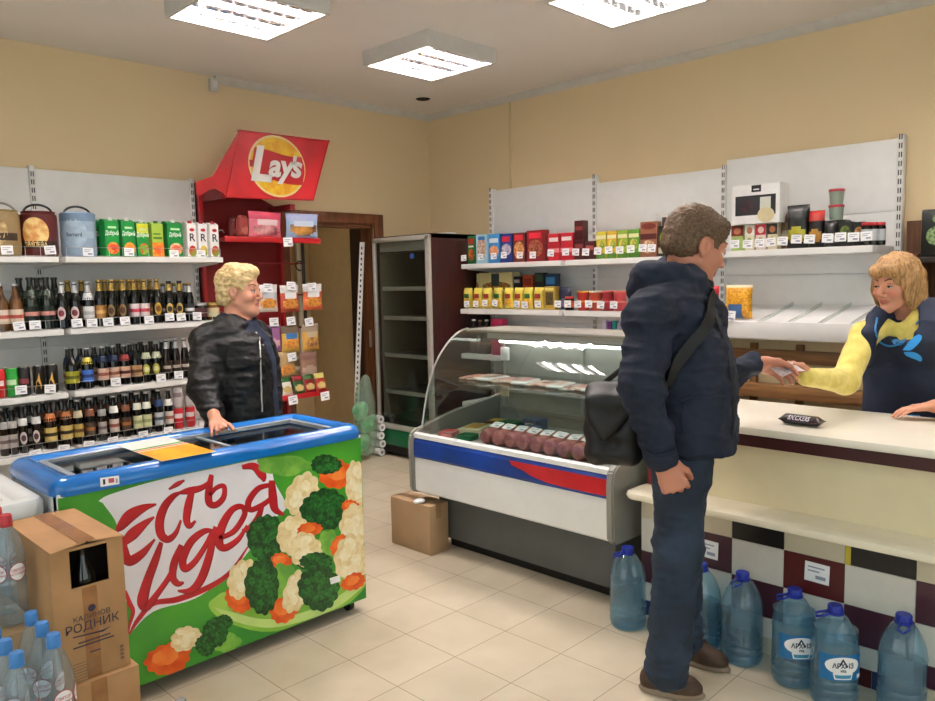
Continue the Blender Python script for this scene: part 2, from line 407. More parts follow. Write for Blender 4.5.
def bay(f, name, label, u0, u1, ztop, shelves, group, rz, uprights=(1, 1), wires=(), zbase=.12):
    """one bay of perforated-upright shop shelving; shelves: (z, front, thickness, [tag u...])"""
    t = thing(name, label, 'shelving', f((u0+u1)/2, .3, 0), group)
    b = MB(); zs = [zbase, .45, .8, 1.15, 1.5, 1.85, ztop]
    for z0, z1 in zip(zs[:-1], zs[1:]): pbox(b, f, u0+.017, u1-.017, .05, .062, z0+.002, z1-.002, 'white_panel', .003)
    pbox(b, f, u0+.017, u1-.017, .03, .05, .1, ztop-.01, 'white_panel')
    b.build('back_panel', t)
    for k, u in enumerate((u0, u1)):
        if not uprights[k]: continue
        b = MB(); pbox(b, f, u-.015, u+.015, .02, .075, 0, ztop+.015, 'white_metal', .002)
        z = .2
        while z < ztop: 
            for du in (-.006, .006): pbox(b, f, u+du-.0028, u+du+.0028, .0745, .0762, z, z+.03, 'slot_dark')
            z += .05
        b.build('upright', t)
    b = MB(); pbox(b, f, u0+.017, u1-.017, .076, shelves[-1][1]-.02, 0, .1, 'white_metal', .004); b.build('base', t)
    for i, (z, w1, th, tags) in enumerate(shelves):
        b = MB(); pbox(b, f, u0+.017, u1-.017, .076, w1, z-th, z, 'white_metal', .004)
        pbox(b, f, u0+.02, u1-.02, w1, w1+.003, z-th+.004, z-.004, 'white_metal')
        for u in (u0+.022, u1-.022): # brackets
            p = [f(u-.003, .07, z-th), f(u-.003, w1-.06, z-th), f(u-.003, w1-.08, z-th-.008), f(u-.003, .07, z-th-.03)]
            d = Vector(f(u+.003, .07, 0))-Vector(f(u-.003, .07, 0)); b.prism(p, d, 'white_metal')
        s = b.build('shelf', t)
        for q in tags:
            u, zz, ro = q if isinstance(q, tuple) else (q, z-.004, random.uniform(-.09, .09))
            tagat(s, f(u, w1+.007, zz), rz, -.06, ro)
        if i in wires:
            g = MB(); h = .055; n = 12
            for zz in (.004, h): g.tube([f(u0+.03, w1-.012, z+zz), f(u1-.03, w1-.012, z+zz)], .0022, 'wire', 5)
            for k in range(n+1):
                u = u0+.03+(u1-u0-.06)*k/n; g.cyl(f(u, w1-.012, z), f(u, w1-.012, z+h), .0018, 'wire', seg=5)
            g.build('wire_guard', s)
    return t
def lu(px, py, Y=-.505): return float(at(px, py, 1, Y)[0])
def ru(px, py, X=-.465): return float(-at(px, py, 0, X)[1])
ZL = (1.695, 1.272, .9, .575); LS = 1.0
def tagsL(pts): return [(lu(x, y), float(at(x, y, 1, -.51)[2]), random.uniform(-.1, .1)) for x, y in pts]
LT = [[(7, 250), (50, 250), (88, 252), (129, 252), (174, 254), (201, 254)],
      [(19, 326), (35, 325), (77, 323), (92, 323), (108, 322), (125, 321), (149, 320), (169.5, 317), (181, 317), (197, 316)],
      [(21, 390), (50, 389), (115.7, 382), (161, 378), (178.6, 375)],
      [(33, 453), (61, 448), (86, 444), (110, 440), (140, 434), (165, 430)]]
LF = (.5, .5, .5, .55)
def lbay(k): 
    u0, u1 = (-4.41, -3.40) if k == 0 else (-3.40, -2.37)
    sh = [(ZL[i], LF[i], .035, [t for t in tagsL(LT[i]) if u0 < t[0] < u1]) for i in range(4)]
    return bay(LW, 'drinks_shelving', ('white drinks shelving bay at the edge of the picture behind the white freezer', 'white drinks shelving bay between the first bay and the red snack display')[k],
               u0, u1, 2.25, sh, 'drinks shelving', 0, (k == 0, 1), (0, 1, 2, 3))
lbay(0); lbay(1)
def tagsR(pts, w1=.465): return [(float(-at(x, y, 0, -w1-.01)[1]), float(at(x, y, 0, -w1-.01)[2]), random.uniform(-.08, .08)) for x, y in pts]
RT1 = [(463, 258), (480, 257), (493, 256), (503, 255), (519, 255), (532, 255), (550, 253)]
RT1b = [(565, 252), (575, 252), (585, 252), (597, 251), (608, 250), (619, 250), (630, 249), (642, 248), (651, 248)]
RT2 = [(466, 304), (475, 304), (484, 303), (494, 303), (516, 304), (524, 305), (537, 304)]
RT2b = [(557, 304), (567, 304), (577, 304), (588, 304), (600, 305), (613, 305)]
bay(RWL, 'grocery_shelving', 'white grocery shelving bay beside the empty fridge', .83, 1.895, 2.258, [(1.635, .46, .04, [t for t in tagsR(RT1+RT1b) if t[0] < 1.89]), (1.27, .48, .04, [t for t in tagsR(RT2+RT2b, .485) if t[0] < 1.89]), (.9, .48, .04, []), (.5, .48, .04, [])], 'grocery shelving', -PI/2, (1, 1))
bay(RWL, 'grocery_shelving', 'white grocery shelving bay behind the man, its top panel lowest', 1.895, 2.93, 2.215, [(1.635, .46, .04, [t for t in tagsR(RT1+RT1b) if t[0] > 1.89]), (1.27, .48, .04, [t for t in tagsR(RT2+RT2b, .485) if t[0] > 1.89]), (.9, .48, .04, []), (.5, .48, .04, [])], 'grocery shelving', -PI/2, (0, 1))
# third bay: one flat shelf, one deep sloping bread shelf with glass dividers, wooden slat shelves below
RT3 = [(734, 244), (747, 244), (759, 243), (770, 242), (782, 241), (796, 239), (809, 239), (827, 238), (840, 237), (853, 237), (866, 236)]
g3 = bay(RWL, 'grocery_shelving', 'white shelving bay with the sloping bread shelf behind the saleswoman', 2.93, 3.99, 2.262, [(1.652, .45, .04, tagsR(RT3, .455)), (.35, .45, .03, [])], 'grocery shelving', -PI/2, (0, 1))
b = MB(); pr = lambda u: [RWL(u, .07, 1.31), RWL(u, .62, 1.215), RWL(u, .62, 1.2), RWL(u, .07, 1.295)]
b.prism(pr(2.95), Vector(RWL(3.972, 0, 0))-Vector(RWL(2.95, 0, 0)), 'white_panel')
pbox(b, RWL, 2.95, 3.972, .62, .635, 1.135, 1.235, 'white_metal', .003); pbox(b, RWL, 2.95, 3.972, .07, .62, 1.13, 1.14, 'white_metal')
bs = b.build('bread_shelf', g3)
for px in (757, 787, 818, 850):
    u = ru(px, 318, -.62)
    d = MB(); d.prism([RWL(u, .1, 1.305), RWL(u, .615, 1.218), RWL(u, .615, 1.236), RWL(u, .1, 1.33)], Vector(RWL(u+.004, 0, 0))-Vector(RWL(u, 0, 0)), 'pane')
    d.prism([RWL(u-.002, .3, 1.296), RWL(u-.002, .622, 1.239), RWL(u-.002, .622, 1.231), RWL(u-.002, .3, 1.288)], Vector(RWL(u+.005, 0, 0))-Vector(RWL(u, 0, 0)), 'white_metal')
    d.build('divider', bs, smooth=0)
tagat(bs, RWL(ru(729, 321, -.645), .642, float(at(729, 316, 0, -.645)[2])), -PI/2, -.05, .06, 1.25)
M('slat_wood', '#8a6238', .5, hex2='#6d4a28', scale=5, stretch=(12, .8, 12))
ws = thing('wooden_slat_shelf', 'brown wooden slat shelving under the white bread shelf behind the counter', 'shelf', RWL(3.3, .3, 0))
b = MB(); pbox(b, RWL, 2.96, 4.1, .47, .49, 0, 1.12, M('beige_board', '#d9c9a2', .7)); b.build('back_board', ws)  # plain beige board behind the slats
for z in (.66, .83, 1.03):
    b = MB(); pbox(b, RWL, 2.96, 4.1, .49, .6 if z < 1 else .53, z-.04, z+(.0 if z < .7 else .035), 'slat_wood', .004); b.build('slat', ws)
for u in (2.99, 3.35, 3.62, 4.06):
    b = MB(); pbox(b, RWL, u-.02, u+.02, .49, .525, 0, 1.1, 'slat_wood', .003); b.build('post', ws)
# ================================================================ red snack display
M('red_metal', '#a8161c', .35, var=.04); M('red_dark', '#7d1014', .45, var=.05); M('sign_red', '#c3202a', .35, hex2='#a5141d', scale=4)
M('sign_white', '#f3f1ee', .4, var=.02); M('sign_yellow', '#e8c52c', .4, hex2='#d99a1c', scale=14); M('sign_gold', '#e9d79a', .4)
rd = thing('snack_display', 'tall red snack display stand with a tilted logo sign beside the doorway', 'display stand', (-2.0, -.3, 0))
x0, x1 = -2.352, -1.68
b = MB(); b.box(x0, x1, -.10, -.07, .06, 2.0, 'red_dark'); b.box(x0, x0+.03, -.13, -.07, 0, 2.22, 'red_metal', .003); b.box(x1-.03, x1, -.13, -.07, 0, 2.02, 'red_metal', .003)
b.prism([(x0, -.1, 2.0), (x1, -.1, 2.0), (x1, -.1, 2.08), (-2.0, -.1, 2.22), (x0, -.1, 2.235)], (0, .03, 0), 'red_dark'); b.build('back_panel', rd)
b = MB(); b.box(x0, x1, -.55, -.07, 0, .08, 'red_metal', .005); b.build('base', rd)
# header sign: slanted face board in front, folded side wing back to the stand
SY = -.42
def sg(px, py, Y=SY): return at(px, py, 1, Y)
fa = [sg(240, 130.5), sg(328.5, 141.2), sg(313, 200), sg(226, 197)]
b = MB(); b.prism(fa, (0, .018, 0), 'sign_red')
b.prism([sg(*q, SY+.0005) for q in ((240, 130.5), (226, 197), (222, 192), (216, 188.5), (209, 190), (203, 194), (197, 196), (196, 182), (213, 176))], (0, .016, 0), 'red_metal')
b.box(-2.33, -2.29, SY+.019, -.1, 2.1, 2.18, 'red_dark'); b.box(-1.78, -1.74, SY+.019, -.1, 2.05, 2.09, 'red_dark')
sgn = b.build('header_sign', rd, smooth=0)
b = MB()
for i in range(4): b.tube([Vector(fa[i])+Vector((0, -.001, 0)), Vector(fa[(i+1) % 4])+Vector((0, -.001, 0))], .006, 'red_metal', 6)
b.cyl(fa[1]+np.array((0, -.004, 0)), fa[1]+np.array((0, .03, 0)), .009, 'red_dark'); b.cyl(fa[0]+np.array((0, -.004, 0)), fa[0]+np.array((0, .03, 0)), .007, 'red_dark')
b.build('frame', sgn)
# the round logo: yellow disc, red ribbon with script lettering
M('rib_red', '#b01822', .35)
b = MB(); lc = sg(277.5, 166.5); ex = Vector(sg(284, 167.3)-sg(271, 165.7)).normalized(); ez = Vector((0, 0, 1))
def LP(u, v, k): return Vector(lc)+ex*u+ez*v+Vector((0, -.0015*k, 0))
rr = .235
def disc(r, k, m, a0=0, a1=2*PI, n=40): b.quad([LP(r*math.cos(a), r*math.sin(a)*.93, k) for a in [a0+(a1-a0)*j/n for j in range(n+(a1-a0 < 6.2))]], m)
disc(rr, 1, 'sign_gold'); disc(rr*.93, 2, 'sign_yellow')
up = [(-1.0+2.0*j/20) for j in range(21)]
def band(t): return .075*math.sin(t*2.4+.3)*-1
b.quad([LP(rr*.96*t, rr*(.42+.9*band(t)) if abs(t) < .9 else rr*.1, 3) for t in up]+[LP(rr*.96*t, rr*(-.44+.9*band(t)) if abs(t) < .9 else -rr*.1, 3) for t in reversed(up)], 'rib_red')
for dx, s_, t_ in ((-.15, .3, 'L'), (-.035, .2, 'a'), (.06, .2, 'y'), (.115, .17, "'"), (.145, .2, 's')):
    put_text(b, t_, LP(dx, .0+.05*dx, 4.5), s_*1.12, ex, ez, 'sign_white', 0, bold=.035, shear=.25)
b.build('logo', sgn, smooth=0)
# shelf arms with snack shelf, price cards
def pt3(px, py, Y): return Vector(at(px, py, 1, Y))
s_l = at(229, 239, 1, -.42); s_r = at(320, 242, 1, -.42); zt = 1.835
b = MB(); b.box(-2.33, -1.545, -.42, -.1, zt-.012, zt, 'red_metal', .003); b.box(-2.33, -1.545, -.43, -.42, zt-.03, zt+.008, 'red_metal', .002)
b.tube([(-2.33, -.1, zt+.05), (-2.33, -.4, zt+.05), (-2.33, -.425, zt+.03)], .004, 'wire', 6)
s1 = b.build('shelf', rd); tagat(s1, pt3(288, 242, -.44), 0, -.05, -.05, 1.3)
M('steel_dark', '#22201f', .4, metal=.4)
b = MB(); b.cyl((-1.62, -.3, 1.05), (-1.62, -.3, zt-.01), .012, 'steel_dark'); b.tube(ring((-1.66, -.31, 1.64), .035, 12, (0, 2), a0=.8)[:9], .006, 'steel_dark', 6); b.build('hook_pole', rd)
lowz = float(at(310, 393, 1, -.42)[2])
b = MB(); b.box(-2.33, -1.53, -.45, -.1, lowz-.012, lowz, 'red_metal', .003); b.box(-2.33, -1.53, -.46, -.45, lowz-.025, lowz+.012, 'red_metal', .002)
s2 = b.build('shelf', rd)
for p in ((293, 400), (325, 396)): tagat(s2, pt3(*p, -.47), 0, -.05, -.06, 1.3)
for zz in (1.17, 1.42, 1.66):
    b = MB(); b.tube([(-2.0, -.1, zz), (-2.0, -.29, zz), (-1.6, -.29, zz), (-1.6, -.1, zz)], .005, 'red_dark', 6); b.build('peg_bar', rd)
# ================================================================ tall empty fridge by the corner
M('fridge_wood', '#3a1613', .35, hex2='#2a0f0d', scale=5, stretch=(14, 14, 1)); M('fridge_dark', '#1d1b18', .5); M('fridge_in', '#7a7466', .5); M('green_panel', '#0f6a41', .4); M('fridge_frame', '#c4c3bc', .35, metal=.3)
fx0, fx1, fy0, fy1, fz = -.75, -.08, -.805, -.085, 1.885
ft = thing('display_fridge', 'tall empty glass-door fridge with dark wood-look sides standing in the corner', 'fridge', (-.42, -.45, 0))
b = MB(); t_ = .03
b.box(fx0, fx1, fy0, fy0+t_, .06, fz, 'fridge_wood', .004); b.box(fx0, fx1, fy1-t_, fy1, .06, fz, 'fridge_wood', .004)
b.box(fx1-t_, fx1, fy0, fy1, .06, fz, 'fridge_dark'); b.box(fx0, fx1, fy0, fy1, fz-.04, fz, 'fridge_dark', .004); b.box(fx0+.02, fx1, fy0+.03, fy1-.03, .06, .33, 'fridge_dark')
b.box(fx1-.06, fx1-.03, fy0+.03, fy1-.03, .33, fz-.04, 'fridge_in'); b.box(fx0+.03, fx1-.06, fy0+.0302, fy0+.04, .33, fz-.041, 'fridge_in'); b.box(fx0+.03, fx1-.06, fy1-.04, fy1-.0302, .33, fz-.041, 'fridge_in')
b.box(fx0+.03, fx0+.1, fy0+.03, fy1-.03, fz-.14, fz-.04, 'fridge_frame', .01); b.build('cabinet', ft)
b = MB()
b.box(fx0-.03, fx0, fy0, fy0+.05, .26, fz-.01, 'fridge_frame', .008); b.box(fx0-.03, fx0, fy1-.035, fy1, .26, fz-.01, 'fridge_frame', .008)
b.box(fx0-.03, fx0, fy0, fy1, fz-.05, fz-.01, 'fridge_frame', .006); b.box(fx0-.03, fx0, fy0, fy1, .24, .285, 'fridge_frame', .006); dr = b.build('door', ft)
b = MB(); b.box(fx0-.018, fx0-.014, fy0+.045, fy1-.03, .28, fz-.045, 'pane'); b.build('glass', dr, smooth=0)
b = MB(); b.box(fx0-.022, fx0-.017, -.62, -.57, 1.69, 1.73, M('sticker_blue', '#2c4a88')); b.build('sticker', dr)
b = MB(); b.box(fx0-.025, fx0+.01, fy0+.03, fy1-.03, .1, .235, 'green_panel', .004); b.box(fx0-.015, fx0+.01, fy0+.0, fy1, .03, .1, 'fridge_dark'); b.build('lower_panel', ft)
for z in (.56, .88, 1.2, 1.45):
    b = MB(); b.box(fx0+.06, fx1-.07, fy0+.035, fy1-.035, z-.006, z, 'wire'); b.box(fx0+.045, fx0+.06, fy0+.035, fy1-.035, z-.025, z+.012, 'fridge_frame', .003); b.build('shelf', ft)
for y in (fy0+.08, fy1-.12):
    b = MB(); b.cyl((fx1-.075, y, .34), (fx1-.075, y, fz-.05), .012, 'fridge_frame'); b.build('shelf_rail', ft)
for x in (fx0+.06, fx1-.06):
    for y in (fy0+.06, fy1-.06): MB().cyl((x, y, 0), (x, y, .062), .02, 'black_plastic').build('foot', ft)
tag(MB().box(-.5, -.38, -.72, -.62, fz+.001, fz+.018, 'white_metal', .005).build('white_packet'), 'small flat white packet lying on top of the empty fridge', 'packet')
# ================================================================ leaning perforated strip, bag of rolls in the doorway
b = MB(); p0 = Vector((-1.0, -.03, .0)); p1 = Vector((-.80, .02, 1.85)); d = (p1-p0).normalized(); sd = Vector((.6, -.75, 0)).normalized(); sd = (sd-d*sd.dot(d)).normalized(); nn = d.cross(sd)
def sl(a, s_, h_): return p0+d*a+sd*s_+nn*h_
Lh = (p1-p0).length
b.prism([sl(0, -.02, 0), sl(0, .02, 0), sl(Lh, .02, 0), sl(Lh, -.02, 0)], nn*.02, 'white_metal')
for k in range(38):
    a = .06+k*.047
    for hh in (-.0006, .0202): b.quad([sl(a, -.006, hh), sl(a, .006, hh), sl(a+.022, .006, hh), sl(a+.022, -.006, hh)], 'slot_dark')
tag(b.build('shelf_upright'), 'loose white perforated shelf upright leaning in the doorway', 'upright')
M('bag_green', '#22a060', .35, hex2='#a8dcb6', scale=9); thin_glass('bag_film', '#dcefe2', .15, .22, tint2='#cfe8d6')
bg = thing('plastic_bag', 'clear plastic bag bulging with green packs in the doorway', 'bag', (-1.02, -.18, 0))
def lumpy(c, r, m, n=18, amp=.12, seed=1, squash=1.):
    rnd = random.Random(seed); ks = [(rnd.uniform(-6, 6), rnd.uniform(-6, 6), rnd.uniform(-6, 6), rnd.uniform(0, 6)) for _ in range(8)]
    b = MB(); b.ball((0, 0, 0), (1, 1, 1), m, n)
    for v in b.bm.verts:
        f = 1+amp*sum(math.sin(a*v.co.x+q*v.co.y+e*v.co.z+h) for a, q, e, h in ks)/3
        v.co = Vector((c[0]+v.co.x*r[0]*f, c[1]+v.co.y*r[1]*f, c[2]+v.co.z*r[2]*f))
    return b
lumpy((-1.02, -.22, .36), (.1, .1, .34), 'bag_film', 26, .1, 3).build('film', bg)
for k, (dx, dz) in enumerate(((-.02, .16), (.03, .3), (-.03, .43))): lumpy((-1.02+dx, -.2, dz), (.075, .06, .075), 'bag_green', 14, .12, k+5).build('pack', bg)
rl = None
for k in range(5):
    z0 = .035+.072*k; x = -.83+.012*(k % 2)
    b = MB(); b.tube([(0, 0, 0), (0, .12, 0)], .034, 'tag_white', 16); b.tube([(0, -.001, 0), (0, .005, 0)], .014, 'grey_plastic', 12)
    o = tag(b.build('paper_roll'), ('lowest', 'second lowest', 'middle', 'second from top', 'topmost')[k]+' white paper roll in the pile beside the plastic bag', 'roll', 'paper rolls by the doorway'); o.location = (x, -.2, z0)
# ================================================================ dark wooden cupboard at the far right
dk = thing('wooden_cupboard', 'brown wooden wall unit behind the saleswoman at the end of the white shelving', 'cupboard', (-.2, -4.5, 0))
b = MB(); M('cup_wood', '#6b4327', .45, hex2='#553319', scale=6, stretch=(10, 10, .7)); M('cup_dark', '#241a16', .5)
b.box(-.06, -.01, -5.6, -4.03, 0, 1.79, 'cup_wood'); b.build('back_board', dk)
b = MB(); b.box(-.36, -.06, -4.16, -4.13, 0, 1.6, 'cup_wood', .003); b.build('side_panel', dk)
for z in (.4, 1.0, 1.58): MB().box(-.36, -.06, -5.58, -4.165, z-.03, z, 'cup_dark', .003).build('shelf', dk)
bx = thing('gift_tin', 'black tin with green round print standing on the wooden wall unit', 'tin', (-.25, -4.25, 1.58))
b = MB(); b.box(-.33, -.17, -4.36, -4.17, 1.581, 1.83, M('tin_black', '#171a17', .35), .008)
for k, (dz, r) in enumerate(((.11, .05), (.2, .022))): b.quad(ring((-.3312-k*.0002, -4.245, 1.58+dz), r, 20, (1, 2)), M('tin_green', '#8aa06a', .4, hex2='#3c5230', scale=60)); 
b.build('body', bx)
# ================================================================ chest freezer with printed front
M('blue_rim', '#0868b8', .22, var=.03, coat=.3); M('freezer_white', '#e4e6e6', .4); M('liner', '#44586a', .5); M('freezer_grey', '#8f979c', .4)
thin_glass('lid_glass', '#b9ccd2', .03)
def rrect(x0, x1, y0, y1, r, z, n=6):
    out = []
    for cx, cy, a in ((x1-r, y1-r, 0), (x0+r, y1-r, PI/2), (x0+r, y0+r, PI), (x1-r, y0+r, 1.5*PI)):
        for k in range(n+1): q = a+PI/2*k/n; out.append((cx+r*math.cos(q), cy+r*math.sin(q), z))
    return out
def loft(b, rings, m, cap0=False, cap1=False):
    i = b.mi(m); R = [[b.bm.verts.new(p) for p in r] for r in rings]
    for A, B in zip(R[:-1], R[1:]):
        for j in range(len(A)): b.bm.faces.new((A[j], A[(j+1) % len(A)], B[(j+1) % len(A)], B[j])).material_index = i
    if cap0: b.bm.faces.new(R[0]).material_index = i
    if cap1: b.bm.faces.new(R[-1]).material_index = i
    return b
FX0, FX1, FY0, FY1, FZ0, FZ1 = -4.145, -2.872, -2.58, -2.06, .06, .825
fz_ = thing('chest_freezer', 'blue-rimmed chest freezer with glass lids and printed vegetables on its front', 'freezer', ((FX0+FX1)/2, -2.32, 0))
b = MB(); t_ = .05
b.box(FX0, FX1, FY0, FY0+t_, FZ0, FZ1, 'freezer_white', .004); b.box(FX0, FX1, FY1-t_, FY1, FZ0, FZ1, 'freezer_white', .004)
b.box(FX0, FX0+t_, FY0+.01, FY1-.01, FZ0, FZ1, 'freezer_white', .004); b.box(FX1-t_, FX1, FY0+.01, FY1-.01, FZ0, FZ1, 'freezer_white', .004); b.box(FX0+.01, FX1-.01, FY0+.01, FY1-.01, FZ0, FZ0+.1, 'liner')
b.box(FX0+t_, FX1-t_, FY0+t_, FY0+t_+.004, .1, FZ1, 'liner'); b.box(FX0+t_, FX1-t_, FY1-t_-.004, FY1-t_, .1, FZ1, 'liner'); b.build('cabinet', fz_)
b = MB(); o_ = [(-.004, .812), (-.014, .816), (-.016, .838), (-.008, .858), (.012, .872), (.03, .875), (.05, .873), (.066, .862), (.072, .848), (.074, .812)]
loft(b, [rrect(FX0+i, FX1-i, FY0+i, FY1-i, max(.05-i, .012), z) for i, z in o_], 'blue_rim'); b.build('rim', fz_)
b = MB(); loft(b, [rrect(FX0+i, FX1-i, FY0+i, FY1-i, .012, z) for i, z in ((.074, .86), (.074, .845), (.098, .845), (.098, .86))]+[rrect(FX0+.074, FX1-.074, FY0+.074, FY1-.074, .012, .86)], 'freezer_grey'); b.build('lid_track', fz_)
for k, (xa, xb, z) in enumerate(((FX0+.1, -3.44, .846), (-3.52, FX1-.1, .836))):
    b = MB(); b.box(xa, xb, FY0+.1, FY1-.1, z, z+.005, 'lid_glass'); l_ = b.build('lid', fz_, smooth=0)
    b = MB(); e = xb if k == 0 else xa; b.box(e-.008, e+.008, FY0+.1, FY1-.1, z-.003, z+.009, 'freezer_grey', .002); b.build('edge_strip', l_)
for xa, xb in ((FX0+.08, -3.75), (-3.72, -3.3), (-3.27, FX1-.08)):
    b = MB(); ya, yb = FY0+.08, FY1-.08
    for z in (.5, .64, .78): b.tube([(xa, ya, z), (xb, ya, z), (xb, yb, z), (xa, yb, z)], .003 if z < .7 else .0045, 'wire', 6, closed=True)
    for k in range(9):
        x = xa+(xb-xa)*k/8; b.tube([(x, ya, .78), (x, ya, .5), (x, yb, .5), (x, yb, .78)], .002, 'wire', 5)
    b.build('basket', fz_)
for x in (FX0+.08, FX1-.05):
    for y in (FY0+.07, FY1-.07):
        b = MB(); b.cyl((x-.012, y, .03), (x+.012, y, .03), .03, 'black_plastic'); b.box(x-.018, x+.018, y-.012, y+.012, .03, .062, 'black_plastic'); b.build('caster', fz_)
# sticker on the rim
b = MB(); cs = [at(100, 478, 1, FY0-.018), at(119, 475.5, 1, FY0-.018), at(119.5, 484, 1, FY0-.018), at(100.5, 487, 1, FY0-.018)]; b.quad(cs, 'tag_white')
cc = sum(np.array(c) for c in cs)/4; ux = Vector(cs[1]-cs[0]); uz = Vector(cs[0]-cs[3])
for du, dv, wu, wv, m in ((-.3, .0, .12, .6, 'slot_dark'), (.08, .05, .3, .5, M('ink_red', '#b5485a')), (.36, -.05, .1, .5, 'tag_ink')):
    b.quad([Vector(cc)+ux*(du+a*wu/2)+uz*(dv+c_*wv/2)+Vector((0, -.0004, 0)) for a, c_ in ((-1, -1), (1, -1), (1, 1), (-1, 1))], m)
b.build('rim_sticker', fz_, smooth=0)
# the printed front: flat inks layered on one sheet
M('p_green', '#4ba32c', .3, hex2='#2f8a2b', scale=2.2); M('p_white', '#eceaf2', .3, var=.03); M('p_red', '#c8202b', .3, hex2='#b0161f', scale=10); M('p_redd', '#8f121a', .3)
M('p_plate', '#a9d65a', .3, hex2='#7fbb3f', scale=4); M('p_platel', '#c7e487', .3); M('p_broc', '#1d5a22', .35, hex2='#0d3412', scale=75); M('p_brocl', '#2f7a2e', .35, hex2='#164d1b', scale=75); M('p_stem', '#86bf4c', .35, hex2='#5fa03a', scale=14)
M('p_caul', '#f3e3b4', .35, hex2='#e6cd92', scale=40); M('p_caull', '#fbf1d3', .35, hex2='#f3e3b4', scale=55); M('p_carr', '#ee6a1e', .35, hex2='#dc4f12', scale=18); M('p_carrl', '#f58a3a', .35, hex2='#ee6a1e', scale=14)
pr_ = MB(); PL = [0]; PY = FY0-.0012
def PP(px, py, k): v = at(px, py, 1, PY); return (min(max(v[0], FX0+.002), FX1-.002), PY-.000012*k, min(max(v[2], FZ0+.004), FZ1-.016))
def pl_(pts, m, k=None):
    PL[0] += 1; pr_.quad([PP(x, y, PL[0]) for x, y in pts], m)
pr_.quad([(FX0, PY, FZ0+.002), (FX1, PY, FZ0+.002), (FX1, PY, FZ1-.012), (FX0, PY, FZ1-.012)], 'p_green')
Z7 = lambda x, y: (110+x/3.05, 460+y/3.05)
Z5 = lambda x, y: (x/2.255, 390+y/2.255)
def spline(pts, n=7):
    out = []
    P = [np.array(p, float) for p in pts]; P = [2*P[0]-P[1]]+P+[2*P[-1]-P[-2]]
    for i in range(1, len(P)-2):
        for k in range(n):
            t = k/n; p0, p1, p2, p3 = P[i-1:i+3]
            out.append(.5*(2*p1+(p2-p0)*t+(2*p0-5*p1+4*p2-p3)*t*t+(3*p1-p0-3*p2+p3)*t**3))
    out.append(P[-2]); return out
def stroke(pts, m, wk=1., zf=Z7, grow=0.):
    if zf is Z7: wk = wk*1.35
    """brush stroke of changing width along (x, y, width) points"""
    S = spline(pts); PL[0] += 1; L_, R_ = [], []
    for i, p in enumerate(S):
        t = S[min(i+1, len(S)-1)]-S[max(i-1, 0)]; t = t[:2]/(np.linalg.norm(t[:2])+1e-9); nn = np.array((-t[1], t[0]))
        hw = max(p[2]*wk/2, .6)+grow; L_.append(p[:2]+nn*hw); R_.append(p[:2]-nn*hw)
    k = PL[0]; i_ = pr_.mi(m)
    A = [pr_.bm.verts.new(PP(*zf(*q), k)) for q in L_]; B = [pr_.bm.verts.new(PP(*zf(*q), k)) for q in R_]
    for j in range(len(A)-1):
        pr_.bm.faces.new((A[j], A[j+1], B[j+1], B[j])).material_index = i_
# pale glow band beside the bubble and bubble itself
pl_([Z5(*q) for q in spline([(232, 255), (262, 300), (268, 350), (262, 420), (280, 470), (300, 500), (288, 552), (345, 500), (440, 470), (510, 420), (560, 365), (620, 290), (645, 262), (618, 205), (598, 150), (470, 178), (350, 205), (250, 235), (222, 250)], 5)], 'p_white')
stroke([(560, 352, 4), (520, 410, 12), (470, 445, 16), (400, 472, 17), (345, 482, 14), (310, 520, 13), (291, 552, 3)], 'p_red', .8, Z5)
stroke([(284, 452, 4), (292, 480, 14), (300, 500, 12), (292, 530, 8), (290, 550, 3)], 'p_red', .8, Z5)
ES = [[(140, 133, 2), (100, 145, 16), (60, 168, 26), (32, 200, 18), (16, 218, 3)], [(134, 172, 2), (105, 192, 14), (70, 222, 24), (46, 246, 16), (34, 262, 6)], [(40, 232, 8), (42, 275, 18), (56, 306, 22), (96, 284, 16), (136, 240, 2)],
 [(218, 95, 2), (190, 110, 12), (164, 142, 17), (150, 185, 19), (154, 225, 18), (176, 240, 15), (200, 220, 9), (215, 182, 3)], [(206, 100, 3), (240, 92, 14), (280, 82, 11), (312, 56, 3)], [(248, 92, 12), (237, 140, 17), (232, 180, 15), (241, 200, 11), (260, 184, 3)],
 [(308, 44, 9), (300, 90, 15), (301, 128, 15), (322, 135, 13), (345, 112, 11), (346, 78, 9), (322, 84, 8), (302, 108, 6)], [(178, 88, 2), (204, 72, 9), (226, 60, 2)], [(402, 20, 8), (438, 18, 16), (462, 44, 18), (469, 64, 4)],
 [(155, 250, 8), (138, 300, 16), (112, 370, 20), (98, 428, 24), (110, 446, 18), (142, 408, 12), (186, 342, 10), (216, 262, 8)], [(216, 258, 10), (195, 310, 16), (190, 355, 15), (205, 375, 13), (224, 372, 3)],
 [(316, 214, 5), (285, 216, 12), (245, 248, 16), (221, 300, 16), (227, 330, 15), (256, 310, 12), (290, 260, 10), (312, 214, 8)], [(320, 202, 8), (302, 288, 16), (277, 360, 18), (246, 396, 14), (206, 398, 3)],
 [(333, 238, 8), (378, 214, 11), (409, 164, 11), (399, 140, 11), (369, 152, 13), (340, 200, 18), (331, 250, 18), (350, 266, 15), (390, 240, 10), (417, 198, 3)],
 [(492, 62, 12), (495, 110, 18), (502, 148, 15), (530, 166, 3)], [(486, 74, 8), (450, 86, 11), (421, 125, 13), (427, 150, 11), (462, 136, 10), (492, 114, 8)], [(464, 134, 8), (447, 180, 13), (420, 210, 11), (402, 212, 3)]]
for s_ in ES: stroke([(x+1.5, y+2, w_) for x, y, w_ in s_], 'p_redd', 1.0, Z7, 1.2)
for s_ in ES: stroke(s_, 'p_red', .92)
rnd = random.Random(4)
